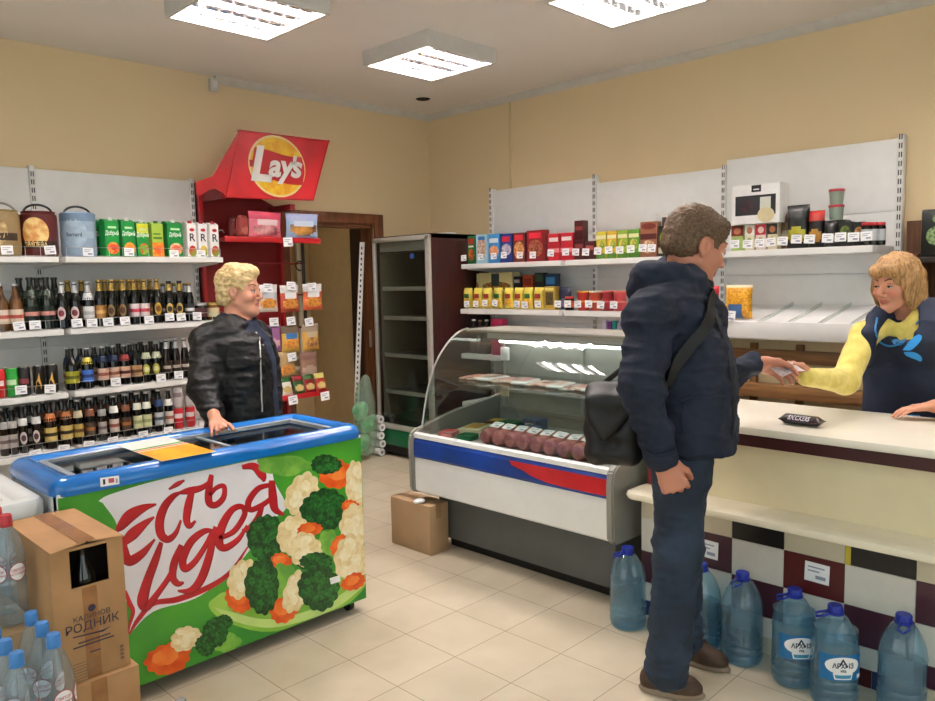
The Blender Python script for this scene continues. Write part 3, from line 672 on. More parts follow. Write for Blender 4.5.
def blob(cx, cy, rx, ry, m, n=8, amp=.1, zf=Z5, rot=0., ph=None):
    ph = rnd.uniform(0, 6) if ph is None else ph; pts = []
    for k in range(56):
        a = 2*PI*k/56; f = 1+amp*(abs(math.sin(n*a/2+ph))-.5)+amp*.3*math.sin(3*a+ph*2)
        x, y = rx*f*math.cos(a), ry*f*math.sin(a); pts.append(zf(cx+x*math.cos(rot)-y*math.sin(rot), cy+x*math.sin(rot)+y*math.cos(rot)))
    pl_(pts, m)
def broc(cx, cy, rx, ry, rot=0):
    blob(cx, cy, rx, ry, 'p_broc', 13, .12, rot=rot)
    for k in range(26):
        a = rnd.uniform(0, 6.28); q = math.sqrt(rnd.random())*.82; blob(cx+rx*q*math.cos(a), cy+ry*q*math.sin(a), rx*.17, ry*.15, 'p_brocl', 7, .2)
def caul(cx, cy, rx, ry, rot=0):
    blob(cx, cy, rx, ry, 'p_caul', 9, .14, rot=rot)
    for k in range(9):
        a = rnd.uniform(0, 6.28); q = math.sqrt(rnd.random())*.65; blob(cx+rx*q*math.cos(a), cy+ry*q*math.sin(a), rx*.27, ry*.24, 'p_caull', 6, .15)
def carr(cx, cy, rx, ry, rot=0): blob(cx, cy, rx, ry, 'p_carr', 11, .16, rot=rot); blob(cx-.1*rx, cy-.15*ry, rx*.6, ry*.55, 'p_carrl', 8, .1, rot=rot)
pl_([Z5(*q) for q in spline([(497, 458), (470, 485), (505, 520), (590, 545), (680, 532), (760, 500), (822, 445), (822, 400), (700, 420), (560, 440)], 5)], 'p_plate')
pl_([Z5(*q) for q in spline([(482, 490), (520, 518), (600, 536), (680, 522), (760, 490), (822, 440), (818, 428), (740, 478), (660, 508), (590, 516), (520, 500)], 5)], 'p_platel')
blob(640, 170, 60, 22, 'p_stem', 5, .2); carr(760, 190, 42, 32, .2); caul(803, 215, 24, 55); broc(735, 168, 34, 22); caul(682, 236, 36, 50, .4); broc(732, 270, 54, 46); carr(790, 262, 20, 14)
caul(800, 305, 34, 46); broc(600, 335, 42, 54); caul(658, 325, 32, 45, .3); carr(697, 315, 28, 16, -.2); blob(740, 345, 22, 30, 'p_stem', 6, .2); carr(768, 352, 22, 26, .6); broc(700, 385, 32, 22); caul(688, 360, 36, 38); broc(712, 386, 36, 20)
caul(792, 380, 38, 54); carr(632, 386, 24, 18); blob(640, 425, 28, 34, 'p_stem', 6, .2); carr(796, 432, 28, 18, -.4); carr(540, 470, 32, 30, .4); caul(545, 425, 30, 46, .4); carr(640, 495, 34, 27, -.5); broc(590, 442, 38, 62); caul(666, 455, 27, 48, .3); broc(718, 446, 46, 50)
pl_([Z5(742, 424), Z5(765, 417), Z5(767, 431), Z5(745, 438)], 'tag_white')
carr(378, 605, 52, 34, -.35); caul(418, 560, 36, 26, -.4); blob(505, 568, 36, 22, 'p_stem', 5, .2); broc(485, 545, 28, 34, .3); broc(462, 575, 22, 24); broc(505, 522, 18, 16)
pr_.build('front_print', fz_, smooth=0, fix=False)
for p_ in bpy.data.objects['front_print'].data.polygons: pass
b = MB(); M('ad_white', '#f4f4ef', .4); M('ad_yellow', '#f2b21f', .4, hex2='#ee8d22', scale=6); M('ad_green', '#4f9a4a'); M('ad_orange', '#e05a2a')
q = [at(x, y, 2, .876) for x, y in ((116.8, 445.3), (164.3, 436.3), (215.6, 451.7), (161.7, 461.5))]
def adp(u, v, k): return np.array(q[0])*(1-u)*(1-v)+np.array(q[1])*u*(1-v)+np.array(q[2])*u*v+np.array(q[3])*(1-u)*v+np.array((0, 0, .0004*k))
def adq(v0, v1, m, k): b.quad([adp(0, v0, k), adp(1, v0, k), adp(1, v1, k), adp(0, v1, k)], m)
b.prism([adp(0, 0, 0), adp(1, 0, 0), adp(1, 1, 0), adp(0, 1, 0)], (0, 0, .0012), 'ad_white'); adq(.36, .41, 'ad_green', 4); adq(.43, .47, 'ad_orange', 4); adq(.5, 1, 'ad_yellow', 4)
tag(b.build('advert_sheet', smooth=0), 'white and yellow paper advert lying on the glass lid of the blue freezer', 'paper')
# ================================================================ white freezer at the edge
wf_ = thing('white_freezer', 'white chest freezer cut off by the picture edge, beside the blue one', 'freezer', (-4.85, -2.2, 0))
b = MB(); X0, X1, Y0, Y1 = -5.45, -4.175, -2.52, -1.75
b.box(X0, X1, Y0, Y0+.05, .06, .765, 'freezer_white', .004); b.box(X0, X1, Y1-.05, Y1, .06, .765, 'freezer_white', .004); b.box(X0, X0+.05, Y0+.01, Y1-.01, .06, .765, 'freezer_white', .004); b.box(X1-.05, X1, Y0+.01, Y1-.01, .06, .765, 'freezer_white', .004); b.box(X0+.01, X1-.01, Y0+.01, Y1-.01, .06, .16, 'liner'); b.build('cabinet', wf_)
b = MB(); loft(b, [rrect(X0+i, X1-i, Y0+i, Y1-i, max(.04-i, .01), z) for i, z in ((-.002, .755), (-.012, .76), (-.013, .8), (-.004, .812), (.03, .815), (.05, .805), (.06, .79), (.07, .805), (.09, .805), (.1, .785), (.1, .74))], 'freezer_white'); b.build('rim', wf_)
MB().box(X0+.1, X1-.1, Y0+.1, Y1-.1, .788, .794, 'lid_glass').build('lid', wf_, smooth=0)
for x in (X0+.06, X1-.06):
    for y in (Y0+.06, Y1-.06): MB().cyl((x, y, 0), (x, y, .065), .022, 'black_plastic').build('foot', wf_)
# ================================================================ cardboard boxes
M('card', '#b48a5f', .8, hex2='#a67d54', scale=5, bump=.05, bscale=40); M('card_dark', '#6b4c30', .9); M('tape', '#a06f42', .25, hex2='#916339', scale=20); M('print_ink', '#3a3140', .7); M('ink_grey', '#7a6250', .8)
def carton(b, x0, x1, y0, y1, z0, z1, m='card', hole=None):
    if hole is None: b.box(x0, x1, y0, y1, z0, z1, m, .004); return
    t_ = .006; a0, a1, h0, h1 = hole
    b.box(x0, x0+t_, y0+t_, y1-t_, z0, z1, m); b.box(x1-t_, x1, y0+t_, y1-t_, z0, z1, m); b.box(x0, x1, y1-t_, y1, z0, z1, m); b.box(x0+t_, x1-t_, y0+t_, y1-t_, z0, z0+t_, m)
    b.box(x0, a0, y0, y0+t_, z0, z1, m); b.box(a1, x1, y0, y0+t_, z0, z1, m); b.box(a0, a1, y0, y0+t_, z0, h0, m); b.box(a0, a1, y0, y0+t_, h1, z1, m)
bx0, bx1, by0, by1, bz0, bz1 = -4.31, -4.108, -3.02, -2.62, .376, .775
cb = thing('cardboard_box', 'upper cardboard box with hand hole and printed spring logo', 'box', (-4.21, -2.82, bz0), 'cardboard boxes by the freezer')
b = MB(); hl = (-4.258, -4.152, .655, .766); carton(b, bx0, bx1, by0, by1, bz0, bz1, hole=hl)
b.box(bx0+.01, bx1-.01, by0+.1, by0+.105, bz0+.02, bz1-.02, M('box_inside_shade', '#1a110a', .9)); b.build('carton', cb, smooth=0)  # near-black board stands in for the shade inside the box
b = MB(); zt = bz1
b.prism([(bx0, by0-.012, zt-.002), (bx0, by1, zt+.002), (-4.212, by1, zt+.004), (-4.212, by0-.005, zt+.008)], (0, 0, .004), 'card'); b.prism([(bx1+.002, by0-.008, zt-.001), (bx1, by1, zt+.002), (-4.206, by1, zt+.004), (-4.206, by0-.004, zt+.008)], (0, 0, .004), 'card'); b.build('top_flap', cb, smooth=0)
b = MB(); b.prism([(-4.233, by0-.004, zt+.0125), (-4.185, by0-.004, zt+.0125), (-4.185, by1, zt+.0085), (-4.233, by1, zt+.0085)], (0, 0, .0006), 'tape'); b.box(-4.23, -4.19, by0-.0008, by0, bz0+.0, .65, 'tape'); b.build('tape', cb, smooth=0)
b = MB(); yf = by0-.0012; ex, ez = Vector((1, 0, 0)), Vector((0, 0, 1))
b.quad(ring((-4.207, yf, .585), .011, 14, (0, 2)), 'print_ink')
put_text(b, 'КАЛИНОВ', (-4.208, yf, .562), .021, ex, ez, 'print_ink', .0003, .004); put_text(b, 'РОДНИК', (-4.208, yf, .535), .035, ex, ez, 'print_ink', .0003, .006)
b.quad([(-4.265, yf, .512), (-4.18, yf, .503), (-4.155, yf, .512), (-4.18, yf, .509), (-4.262, yf, .515)], 'print_ink')
for k, (z, a_, c_) in enumerate(((.489, -4.25, -4.16), (.478, -4.265, -4.15), (.452, -4.22, -4.19))): b.box(a_, c_, yf-.0002, yf, z, z+.004, 'print_ink')
for k in range(6): b.box(-4.27, -4.2-.01*(k % 3), yf-.0002, yf, .43-k*.009, .432-k*.009, 'ink_grey')
for k in range(4): b.box(-4.135, -4.125, yf-.0002, yf, .40+k*.012, .408+k*.012, 'ink_grey')
b.build('printing', cb, smooth=0)
cb2 = thing('cardboard_box', 'lower cardboard box under the box with the hand hole', 'box', (-4.21, -2.83, 0), 'cardboard boxes by the freezer')
b = MB(); carton(b, -4.315, -4.09, -3.04, -2.62, 0, .374); b.build('carton', cb2); b = MB(); b.box(-4.23, -4.185, -3.0408, -3.04, .02, .374, 'tape'); b.build('tape', cb2, smooth=0)
M('dark_glass', '#0b0c0d', .08, spec=.8, var=0)
b = MB(); b.lathe([(.03, 0), (.033, .01), (.033, .16), (.03, .19), (.014, .23), (.013, .27), (.0, .272)], 'dark_glass', 18, c=(-4.208, -2.995, .49)); b = b
for v in b.bm.verts: v.co.y += .022
kb = b.build('dark_bottle'); tag(kb, 'dark glass bottle seen through the hand hole of the upper cardboard box', 'bottle')
b = MB(); M('card_pale', '#ac8f6c', .8, var=.05); b.box(-2.2, -2.055, -2.29, -1.96, 0, .278, 'card_pale', .005)
pb = thing('cardboard_box', 'plain brown cardboard box on the floor at the end of the deli case', 'box', (-2.13, -2.12, 0)); b.build('carton', pb)
b = MB(); b.box(-2.15, -2.11, -2.2905, -1.9595, .2, .2785, M('tape_pale', '#9a7c58', .4)); b.build('tape', pb, smooth=0)
b = lumpy((-2.19, -2.2, .292), (.035, .03, .012), 'tag_white', 12, .2, 8); tag(b.build('paper_scrap'), 'crumpled white paper scrap on the plain cardboard box', 'paper')
b = MB(); b.box(-4.52, -4.325, -2.95, -2.6, 0, .55, 'card_pale', .004); tag(b.build('cardboard_crate'), 'cardboard crate under the red-capped water bottles, behind the blue-capped ones', 'crate')
# ================================================================ water bottles
thin_glass('pet_clear', '#eaf1f5', .05, .09, tint2='#c9dae6'); M('cap_blue', '#3f7ec2', .4); M('cap_red', '#b8343c', .4); M('label_round', '#f0eef0', .4); M('label_ink', '#b3303a', .4)
M('water', '#bcd3de', .02, trans=.9, ior=1.15, var=0)
def small_bottle(name, cap, label, group):
    t = thing(name, label, 'bottle', (0, 0, 0), group)
    b = MB(); pf = [(.0, 0), (.03, .0), (.041, .008), (.042, .06), (.039, .068), (.042, .076), (.042, .13), (.039, .138), (.042, .146), (.042, .2), (.04, .215), (.034, .24), (.024, .268), (.0145, .285), (.013, .3)]
    b.lathe(pf, 'pet_clear', 20); b.build('body', t)
    b = MB(); b.lathe([(.0165, .293), (.0165, .318), (.014, .322), (0, .322)], cap, 18); b.lathe([(.016, .287), (.0175, .288), (.0175, .292), (.016, .293)], cap, 18); b.build('cap', t)
    b = MB(); rr = .0428
    for (ca, zz) in ((-1.05, .16), (-2.3, .16)):
        def cp(u, v, k): a = ca+u/rr; return (rr*math.cos(a)*(1+.012*k), rr*math.sin(a)*(1+.012*k), zz+v)
        cdisc(b, lambda u, v: cp(u, v, .5), 0, 0, .024, .026, 'label_ink'); cdisc(b, lambda u, v: cp(u, v, 1), 0, 0, .022, .024, 'label_round')
        for s_, sz, dv in (('СВЯТОЙ', .011, .005), ('ИСТОЧНИК', .0095, -.006)):
            me = text_me(s_, 1., .02); i = b.mi('label_ink'); bv = [b.bm.verts.new(cp(v.co.x*sz*.8, v.co.y*sz+dv, 1.6)) for v in me.vertices]
            for p in me.polygons:
                try: b.bm.faces.new([bv[k] for k in p.vertices]).material_index = i
                except ValueError: pass
    b.build('label', t, smooth=0, fix=False); return t
BB = small_bottle('water_bottle', 'cap_blue', 'x', 'blue-capped water bottles'); BR = small_bottle('water_bottle', 'cap_red', 'x', 'red-capped water bottles')
M('shrink', '#dfe6ea', .2)
fl = MB(); fl.box(-4.58, -4.33, -3.33, -2.985, 0, .318, 'card_pale', .003); tag(fl.build('cardboard_crate'), 'low cardboard crate carrying the blue-capped water bottles', 'crate')
for k, (x, y, l_) in enumerate(((-4.376, -3.06, 'blue-capped water bottle standing closest to the cardboard boxes'), (-4.378, -3.155, 'blue-capped water bottle before the one closest to the boxes'), (-4.475, -3.10, 'blue-capped water bottle at the picture edge, rear row of the crate'),
                               (-4.475, -3.195, 'blue-capped water bottle at the picture edge, second row of the crate'), (-4.38, -3.25, 'blue-capped water bottle on the front corner of the low crate'), (-4.475, -3.29, 'blue-capped water bottle at the picture edge, front row of the crate'))):
    place(BB, USED, (x, y, .319), .2*k, l_)
for k, (x, y, l_) in enumerate(((-4.372, -2.87, 'red-capped water bottle on the tall crate nearest the cardboard box'), (-4.466, -2.9, 'red-capped water bottle at the picture edge on the tall crate'), (-4.372, -2.77, 'red-capped water bottle in the back row on the tall crate'))):
    o = place(BR, USED, (x, y, .551), .3*k-.2, l_) if k else place(BR, set(), (x, y, .551), -.25, l_)
    if k == 0: USED.add(BR.name)
o = dup(BB, (-4.055, -3.235, .0), .4, 'clear plastic bottle standing before the lower cardboard box', 'single'); del o['group']
for ch in o.children:
    if ch.name.startswith('cap'): ch.data = ch.data.copy(); ch.data.materials.clear(); ch.data.materials.append(thin_glass('clear_cap', '#e6e6e6', .1, .4, tint2='#cfcfcf'))
# five litre bottles along the counter
thin_glass('pet_blue', '#d6ebf4', .05, .14, tint2='#b5dcf0'); M('cap_dkblue', '#1b2f9a', .35); M('arch_blue', '#1f6fa8', .35); M('arch_dark', '#1c2c46', .4)
def big_bottle(lab):
    t = thing('large_water_bottle', 'x', 'bottle', (0, 0, 0), 'five litre water bottles')
    b = MB(); pf = [(0, .012), (.04, .012), (.055, 0), (.074, .004), (.08, .02)]
    z = .02
    for k in range(3): pf += [(.08, z+.018), (.076, z+.024), (.08, z+.03)]; z += .03
    pf += [(.079, .13), (.079, .2), (.081, .206), (.079, .215), (.074, .245), (.06, .28), (.042, .308), (.026, .322), (.022, .33)]
    b.lathe(pf, 'pet_blue', 28, square=2.4); b.build('body', t)
    b = MB(); b.lathe([(0, .016), (.05, .016), (.073, .01), (.0765, .05), (.0765, .19 if not lab else .27), (.07, .192 if not lab else .272), (0, .192 if not lab else .272)], thin_glass('water_blue', '#cde8f4', .03, .05, tint2='#8fc4e0'), 24, square=2.4); b.build('water', t)
    b = MB(); b.lathe([(.027, .325), (.027, .345), (.025, .349), (0, .349)], 'cap_dkblue', 18); b.lathe([(.03, .318), (.031, .32), (.031, .326), (.027, .327)], 'cap_dkblue', 18); b.build('cap', t)
    b = MB(); b.tube([(.03*math.cos(a), .03*math.sin(a), .322-.0*a) for a in (2.6, 3.1, 3.6)]+[(-.05, -.02, .318), (-.068, .0, .308), (-.06, .02, .314), (-.03, .008, .324)], .005, 'cap_dkblue', 8, flat=.5); b.build('handle', t)
    if lab:
        R = .0835
        def cp(u, v, k):
            a = -PI/2+u/R; sq = (abs(math.cos(a))**2.4+abs(math.sin(a))**2.4)**(-1/2.4); r = .0808+.0006*k; return (r*sq*math.cos(a), r*sq*math.sin(a), .16+v)
        b = MB(); i = b.mi('arch_blue'); n = 24
        us = [-.085+.17*j/n for j in range(n+1)]; A = [b.bm.verts.new(cp(u, -.045, 1)) for u in us]; B_ = [b.bm.verts.new(cp(u, .045, 1)) for u in us]
        for j in range(n): b.bm.faces.new((A[j], A[j+1], B_[j+1], B_[j])).material_index = i
        cdisc(b, lambda u, v: cp(u, v, 2.2), 0, .008, .062, .03, 'label_round', 30); cquad(b, lambda u, v: cp(u, v, 1.8), ((-.03, -.04), (.03, -.04), (.036, -.018), (-.036, -.018)), 'label_round'); cquad(b, lambda u, v: cp(u, v, 2.6), ((-.026, -.036), (.026, -.036), (.03, -.024), (-.03, -.024)), M('arch_teal', '#3b93b8'))
        b.quad([cp(u, v, 3) for u, v in ((-.016, .01), (-.002, .034), (.014, .01), (.007, .01), (-.001, .024), (-.008, .01))], 'arch_dark')
        for s_, sz, dv, wk in (('АРХЫЗ', .024, .007, .9), ('vita', .016, -.009, .9)):
            me = text_me(s_, 1., .03); k_ = b.mi('arch_dark'); bv = [b.bm.verts.new(cp(v.co.x*sz*wk, v.co.y*sz+dv, 3)) for v in me.vertices]
            for p in me.polygons:
                try: b.bm.faces.new([bv[q] for q in p.vertices]).material_index = k_
                except ValueError: pass
        cquad(b, lambda u, v: cp(u, v, 2), ((.055, -.04), (.078, -.04), (.078, -.026), (.055, -.026)), 'label_round')
        b.build('label', t, smooth=40, fix=False)
    return t
B5 = big_bottle(0); B5L = big_bottle(1)
for k, (px, py, s_, l_) in enumerate(((628, 628, 1., 'large water bottle standing alone between the deli case and the man'), (706, 646, 1., 'large water bottle partly hidden behind the man by the counter'), (745, 662, 1.02, 'large unlabelled water bottle just past the man, beside the labelled pair'),
                                      (910, 712, 1.02, 'large water bottle at the end of the row, cut by the picture corner'))):
    x, y, _z = at(px, py, 2, 0); x = min(x+.03, -2.16); y += .02; place(B5, USED, (x, y, 0), -.65+.3*k, l_, scale=(.95, .95, s_))
for k, (px, py, l_) in enumerate(((796, 683, 'labelled large water bottle nearer the man, one of a wrapped pair'), (838, 698, 'labelled large water bottle in the wrapped pair, farther from the man'))):
    x, y, _z = at(px, py, 2, 0); o = place(B5L, set() if k == 0 else {B5L.name}, (-2.185-.05*k, -4.262-.16*k, 0), -.86, l_, scale=(.95, .95, 1.02))
# ================================================================ deli case
M('case_white', '#e9eae8', .35, var=.03); M('case_grey', '#8e8c85', .4, var=.04); M('case_base', '#595b59', .5, var=.06); M('case_blue', '#17409a', .3, hex2='#12357f', scale=5); M('case_redp', '#c3242c', .3, hex2='#a91b22', scale=5); M('case_in', '#9b9c98', .4); M('case_rail', '#f1f1f0', .25)
thin_glass('case_glass', '#eef3f1', .015)
dc = thing('deli_case', 'glass-fronted deli display case with a blue and red stripe', 'display case', (-1.8, -2.77, 0))
cy0, cy1 = -2.15, -3.435
b = MB(); b.box(-2.04, -1.42, cy1+.05, cy0-.05, .06, .38, 'case_base', .004); b.box(-1.99, -1.45, cy1+.09, cy0-.09, 0, .06, 'black_plastic'); b.build('base', dc)
b = MB(); b.prism([(-2.16, cy0, .335), (-2.17, cy0, .345), (-2.17, cy0, .53), (-2.165, cy0, .53), (-2.1, cy0, .56), (-1.42, cy0, .5), (-1.42, cy0, .335)], (0, cy1-cy0, 0), 'case_white'); b.build('front_panel', dc)
b = MB(); b.prism([(-2.17, cy0, .531), (-2.178, cy0, .545), (-2.176, cy0, .62), (-2.166, cy0, .64), (-2.10, cy0, .64), (-2.10, cy0, .531)], (0, cy1-cy0, 0), 'case_blue')
y_a, y_b = -2.86, -3.0
b.quad([(-2.1785, -2.86, .622), (-2.18, -2.875, .60), (-2.18, -2.95, .585), (-2.18, -3.0, .565), (-2.18, -3.1, .549), (-2.179, -3.2, .5455), (-2.179, cy1+.002, .546), (-2.1775, cy1+.002, .622)], 'case_redp'); b.build('stripe_panel', dc, smooth=0)
b = MB(); b.prism([(-2.172, cy0, .641), (-2.172, cy0, .664), (-2.165, cy0, .67), (-2.145, cy0, .67), (-2.125, cy0, .641)], (0, cy1-cy0, 0), 'case_rail'); b.build('front_rail', dc)
capp = [(-2.16, .325), (-2.19, .35), (-2.195, .6), (-2.185, .66), (-2.15, .685), (-2.08, .695), (-1.95, .725), (-1.83, .748), (-1.63, .772), (-1.42, .8), (-1.38, .8), (-1.38, .37), (-1.42, .34), (-1.9, .325)]
for ya, yb in ((cy0, cy0+.035), (cy1-.04, cy1)):
    b = MB(); b.prism([(x, ya, z) for x, z in capp], (0, yb-ya, 0), 'case_grey'); es = [e for e in b.bm.edges]
    bmesh.ops.bevel(b.bm, geom=es, offset=.008, segments=2, affect='EDGES'); b.build('end_cap', dc)
b = MB(); b.box(-2.09, -1.46, cy1+.002, cy0-.002, .628, .64, 'case_in'); b.prism([(-1.46, cy0, .6), (-1.44, cy0, .6), (-1.40, cy0, 1.21), (-1.42, cy0, 1.21)], (0, cy1-cy0, 0), 'case_in'); b.build('tray', dc)
for z, x in ((.82, -1.447), (.70, -1.455)): MB().box(x-.012, x, cy1+.02, cy0-.02, z, z+.03, 'case_grey', .004).build('back_rail', dc)
b = MB(); b.box(-1.75, -1.4, cy1+.01, cy0-.01, 1.205, 1.223, 'case_grey', .005); b.box(-1.6, -1.42, cy1+.03, cy0-.03, 1.15, 1.205, 'case_white', .01); b.build('canopy', dc)
MB().cyl((-1.53, cy1+.08, 1.14), (-1.53, cy0-.08, 1.14), .012, M('case_tube', '#fffdf5', .4, var=0, emit=5)).build('lamp_tube', dc)
for y in (cy0-.03, -2.77, cy1+.03):
    b = MB(); b.tube([(-1.44, y, .62), (-1.44, y, 1.18)], .012, 'silver'); b.tube([(-1.44, y, .91), (-1.85, y, .925)], .004, 'silver'); b.build('bracket', dc)
prof = [(-2.105, .672), (-2.08, .784), (-2.042, .918), (-1.977, 1.05), (-1.884, 1.15), (-1.8, 1.203), (-1.716, 1.225)]
pf2 = [np.array(p) for p in spline([(a, c_) for a, c_ in prof], 4)]
def sheet(b, P, t_, y0, y1, m):
    n = len(P); inn = []
    for i in range(n):
        d = P[min(i+1, n-1)]-P[max(i-1, 0)]; d /= np.linalg.norm(d); inn.append(P[i]+np.array((d[1], -d[0]))*t_)
    b.prism([(p[0], y0, p[1]) for p in P]+[(p[0], y0, p[1]) for p in inn[::-1]], (0, y1-y0, 0), m)
for k, (ya, yb) in enumerate(((cy0-.002, -2.765), (-2.768, cy1+.002))):
    b = MB(); sheet(b, pf2, .005, ya, yb, 'case_glass'); b.build('front_glass', dc)
for y in (cy0+.008, cy1-.02):
    b = MB(); b.prism([(p[0], y, p[1]) for p in pf2]+[(-1.42, y, 1.225), (-1.42, y, .8), (-1.63, y, .772), (-1.83, y, .748), (-1.95, y, .725)], (0, .005, 0), 'case_glass'); g = b.build('side_glass', dc, smooth=0)
    b = MB(); b.tube([(p[0], y+.002, p[1]) for p in pf2], .006, 'silver', 6); b.build('edge_trim', g)
MB().box(-2.0, -1.46, cy1+.03, cy0-.03, .93, .937, 'case_glass').build('glass_shelf', dc, smooth=0)
M('ham', '#d98a86', .4, hex2='#c06a64', scale=30); M('ham_pale', '#eecfc4', .4, hex2='#dba596', scale=25); M('fish_pack', '#e6e0d8', .25, hex2='#b9776a', scale=18); M('sausage', '#c9807a', .35, hex2='#b0645f', scale=25); M('pack_gold', '#c99b3f', .4); M('pack_blue', '#2c5b8f', .4); M('pack_green', '#1d7040', .4); M('pack_cream', '#e2d9b8', .4); M('pack_brown', '#7c4a22', .4)
def flat_pack(b, cx, cy, z, sx, sy, m, th=.012, rot=0., inner=None):
    R = Matrix.Rotation(rot, 3, 'Z'); b.box(cx-sx/2, cx+sx/2, cy-sy/2, cy+sy/2, z, z+th, m, .004, 1, rot=R)
    if inner: b.box(cx-sx*.36, cx+sx*.36, cy-sy*.38, cy+sy*.38, z+th, z+th+.004, inner, .002, 1, rot=R)
for k in range(15):
    y = -2.235-.08*k; b = MB(); flat_pack(b, -1.76+.02*math.sin(k*2.1), y, .938+.004*(k % 3), .19, .088, ('fish_pack', 'ham_pale', 'tag_white')[k % 3], .012, .25*math.sin(k*1.7), ('ham', 'ham_pale', 'fish_pack')[(k+k//4) % 3])
    tag(b.build('sliced_meat_pack'), f"{('first','second','third','fourth','fifth','sixth','seventh','eighth','ninth','tenth','eleventh','twelfth','thirteenth','fourteenth','fifteenth')[k]} flat sliced-meat pack from the fridge end of the glass shelf", 'meat pack', 'sliced-meat packs on the glass shelf')
ORD = ('first', 'second', 'third', 'fourth', 'fifth', 'sixth', 'seventh', 'eighth', 'ninth', 'tenth', 'eleventh', 'twelfth', 'thirteenth', 'fourteenth', 'fifteenth', 'sixteenth', 'seventeenth', 'eighteenth', 'nineteenth', 'twentieth', 'twenty-first', 'twenty-second', 'twenty-third', 'twenty-fourth', 'twenty-fifth', 'twenty-sixth')
for k in range(9):
    y = -2.58-.086*k; t = thing('sausage', f'{ORD[k]} pink boiled sausage from the fish-pack end of the deli tray', 'sausage', (-2.0, y, .641), 'sausages in the deli case')
    b = MB(); b.tube([(-2.065, y, .683), (-2.058, y, .683), (-2.04, y, .683), (-1.87, y, .683), (-1.83, y, .683), (-1.82, y, .683)], [.014, .032, .041, .041, .03, .01], 'sausage', 16); b.build('casing', t)
    tagat(t, (-1.955, y, .732), -PI/2, -1.25, .1*math.sin(k*3), 1.1)
k = 0
for x, y, sx, sy, m, inn, l_ in ((-1.83, -2.30, .2, .13, 'pack_cream', 'pack_gold', 'cream fish pack nearest the fridge end of the deli tray'), (-1.86, -2.445, .16, .1, 'pack_cream', 'pack_green', 'cream pack with green print beside the sausages'), (-2.02, -2.27, .09, .09, 'ham', 'case_redp', 'small red-edged pack at the front of the deli tray'), (-1.62, -2.29, .13, .14, 'pack_brown', 'pack_gold', 'brown smoked-fish pack at the back of the deli tray'), (-2.02, -2.42, .09, .09, 'pack_green', 'pack_green', 'small green pack before the sausages')):
    b = MB(); flat_pack(b, x, y, .641, sx, sy, m, .03, .3, inn); tag(b.build('fish_pack'), l_, 'food pack')
for x, y, h_, m, l_ in ((-1.66, -2.42, .05, 'pack_green', 'green box at the back of the deli tray'), (-1.6, -2.55, .07, 'pack_blue', 'taller blue box at the back of the deli tray'), (-1.7, -2.6, .045, 'pack_blue', 'low blue box before the taller blue box in the deli tray'), (-1.56, -3.2, .12, 'pack_blue', 'upright blue pack at the man end of the deli case')):
    b = MB(); b.box(x-.05, x+.05, y-.055, y+.055, .641, .641+h_, m, .004); b.box(x-.051, x-.05, y-.03, y+.03, .65, .641+h_*.7, 'tag_white'); tag(b.build('food_box', smooth=0), l_, 'food box')
t = thing('sausage_tongs', 'long narrow packs hanging inside the deli case by the fridge', 'hanging packs', (-1.5, -2.2, .8)); b = MB(); b.box(-1.512, -1.502, -2.27, -2.21, .8, .915, 'pack_cream', .002); b.box(-1.513, -1.512, -2.26, -2.22, .86, .91, 'pack_gold'); b.build('pack', t); b = MB(); b.box(-1.51, -1.49, -2.27, -2.21, 1.02, 1.1, 'tag_white', .004); b.build('thermometer', t)
bpy.data.objects['sausage_tongs'].name = 'hanging_pack'
# ================================================================ counter
M('burgundy', '#3f1518', .4, var=.05); M('counter_cream', '#e6d9b4', .45, var=.03); M('counter_top', '#f0eadb', .3, var=.02)
for n_, h_ in (('tile_black', '#121011'), ('tile_red', '#571518'), ('tile_plum', '#472230'), ('tile_white', '#d9d4cb'), ('tile_cream', '#cfc4ab'), ('tile_blue', '#1c3a66'), ('tile_yellow', '#c9b53a')): M(n_, h_, .3, var=.05)
ct = thing('shop_counter', 'long cream shop counter with chequered tile front and lower ledge', 'counter', (-1.7, -4.5, 0))
ce = -6.3; c0 = -3.535
b = MB(); b.box(-2.08, -1.44, ce, c0, .882, .914, 'counter_top', .008); b.build('worktop', ct)
b = MB(); b.box(-2.055, -2.0, ce, c0-.002, .832, .882, 'burgundy'); b.box(-2.0, -1.96, ce, c0-.002, .56, .882, 'counter_cream'); b.box(-2.006, -2.0, c0-.06, c0-.002, .585, .832, M('red_strip', '#7c1c20', .45)); b.box(-2.0, -1.5, c0-.03, c0-.002, 0, .882, 'counter_cream'); b.build('upper_panel', ct)
b = MB(); loft(b, [rrect(-2.17+i, -1.97, ce, c0+.03-i, .05, z) for i, z in ((.02, .548), (.005, .552), (0, .565), (.004, .578), (.02, .585))], 'cream', True, True); b.build('ledge', ct)
b = MB(); b.box(-2.055, -2.0, ce, c0, .0, .55, 'tile_white'); 
cols = [-3.535, -3.735, -3.958, -4.169, -4.393, -4.627, -4.85, -5.08, -5.3, -5.53, -5.75, -5.98, -6.2]; rows = [(.445, .55), (.294, .445), (.152, .294), (.07, .152)]
pat = ['cccbcbccbcbc', 'xmwrwpwrwmwr', 'bwpwpwmwpwmw', 'wbwbwrwbwrwb']
pat = ['c' 'c' 'b' 'c' 'b' 'c' 'b' 'c' 'b' 'c' 'b' 'c', 'w' 'p' 'w' 'r' 'w' 'p' 'w' 'r' 'w' 'p' 'w' 'r', 'p' 'w' 'p' 'w' 'p' 'w' 'p' 'w' 'p' 'w' 'p' 'w', 'w' 'b' 'w' 'w' 'w' 'p' 'w' 'p' 'w' 'w' 'w' 'w']
nm = dict(c='tile_cream', b='tile_black', w='tile_white', p='tile_plum', r='tile_red')
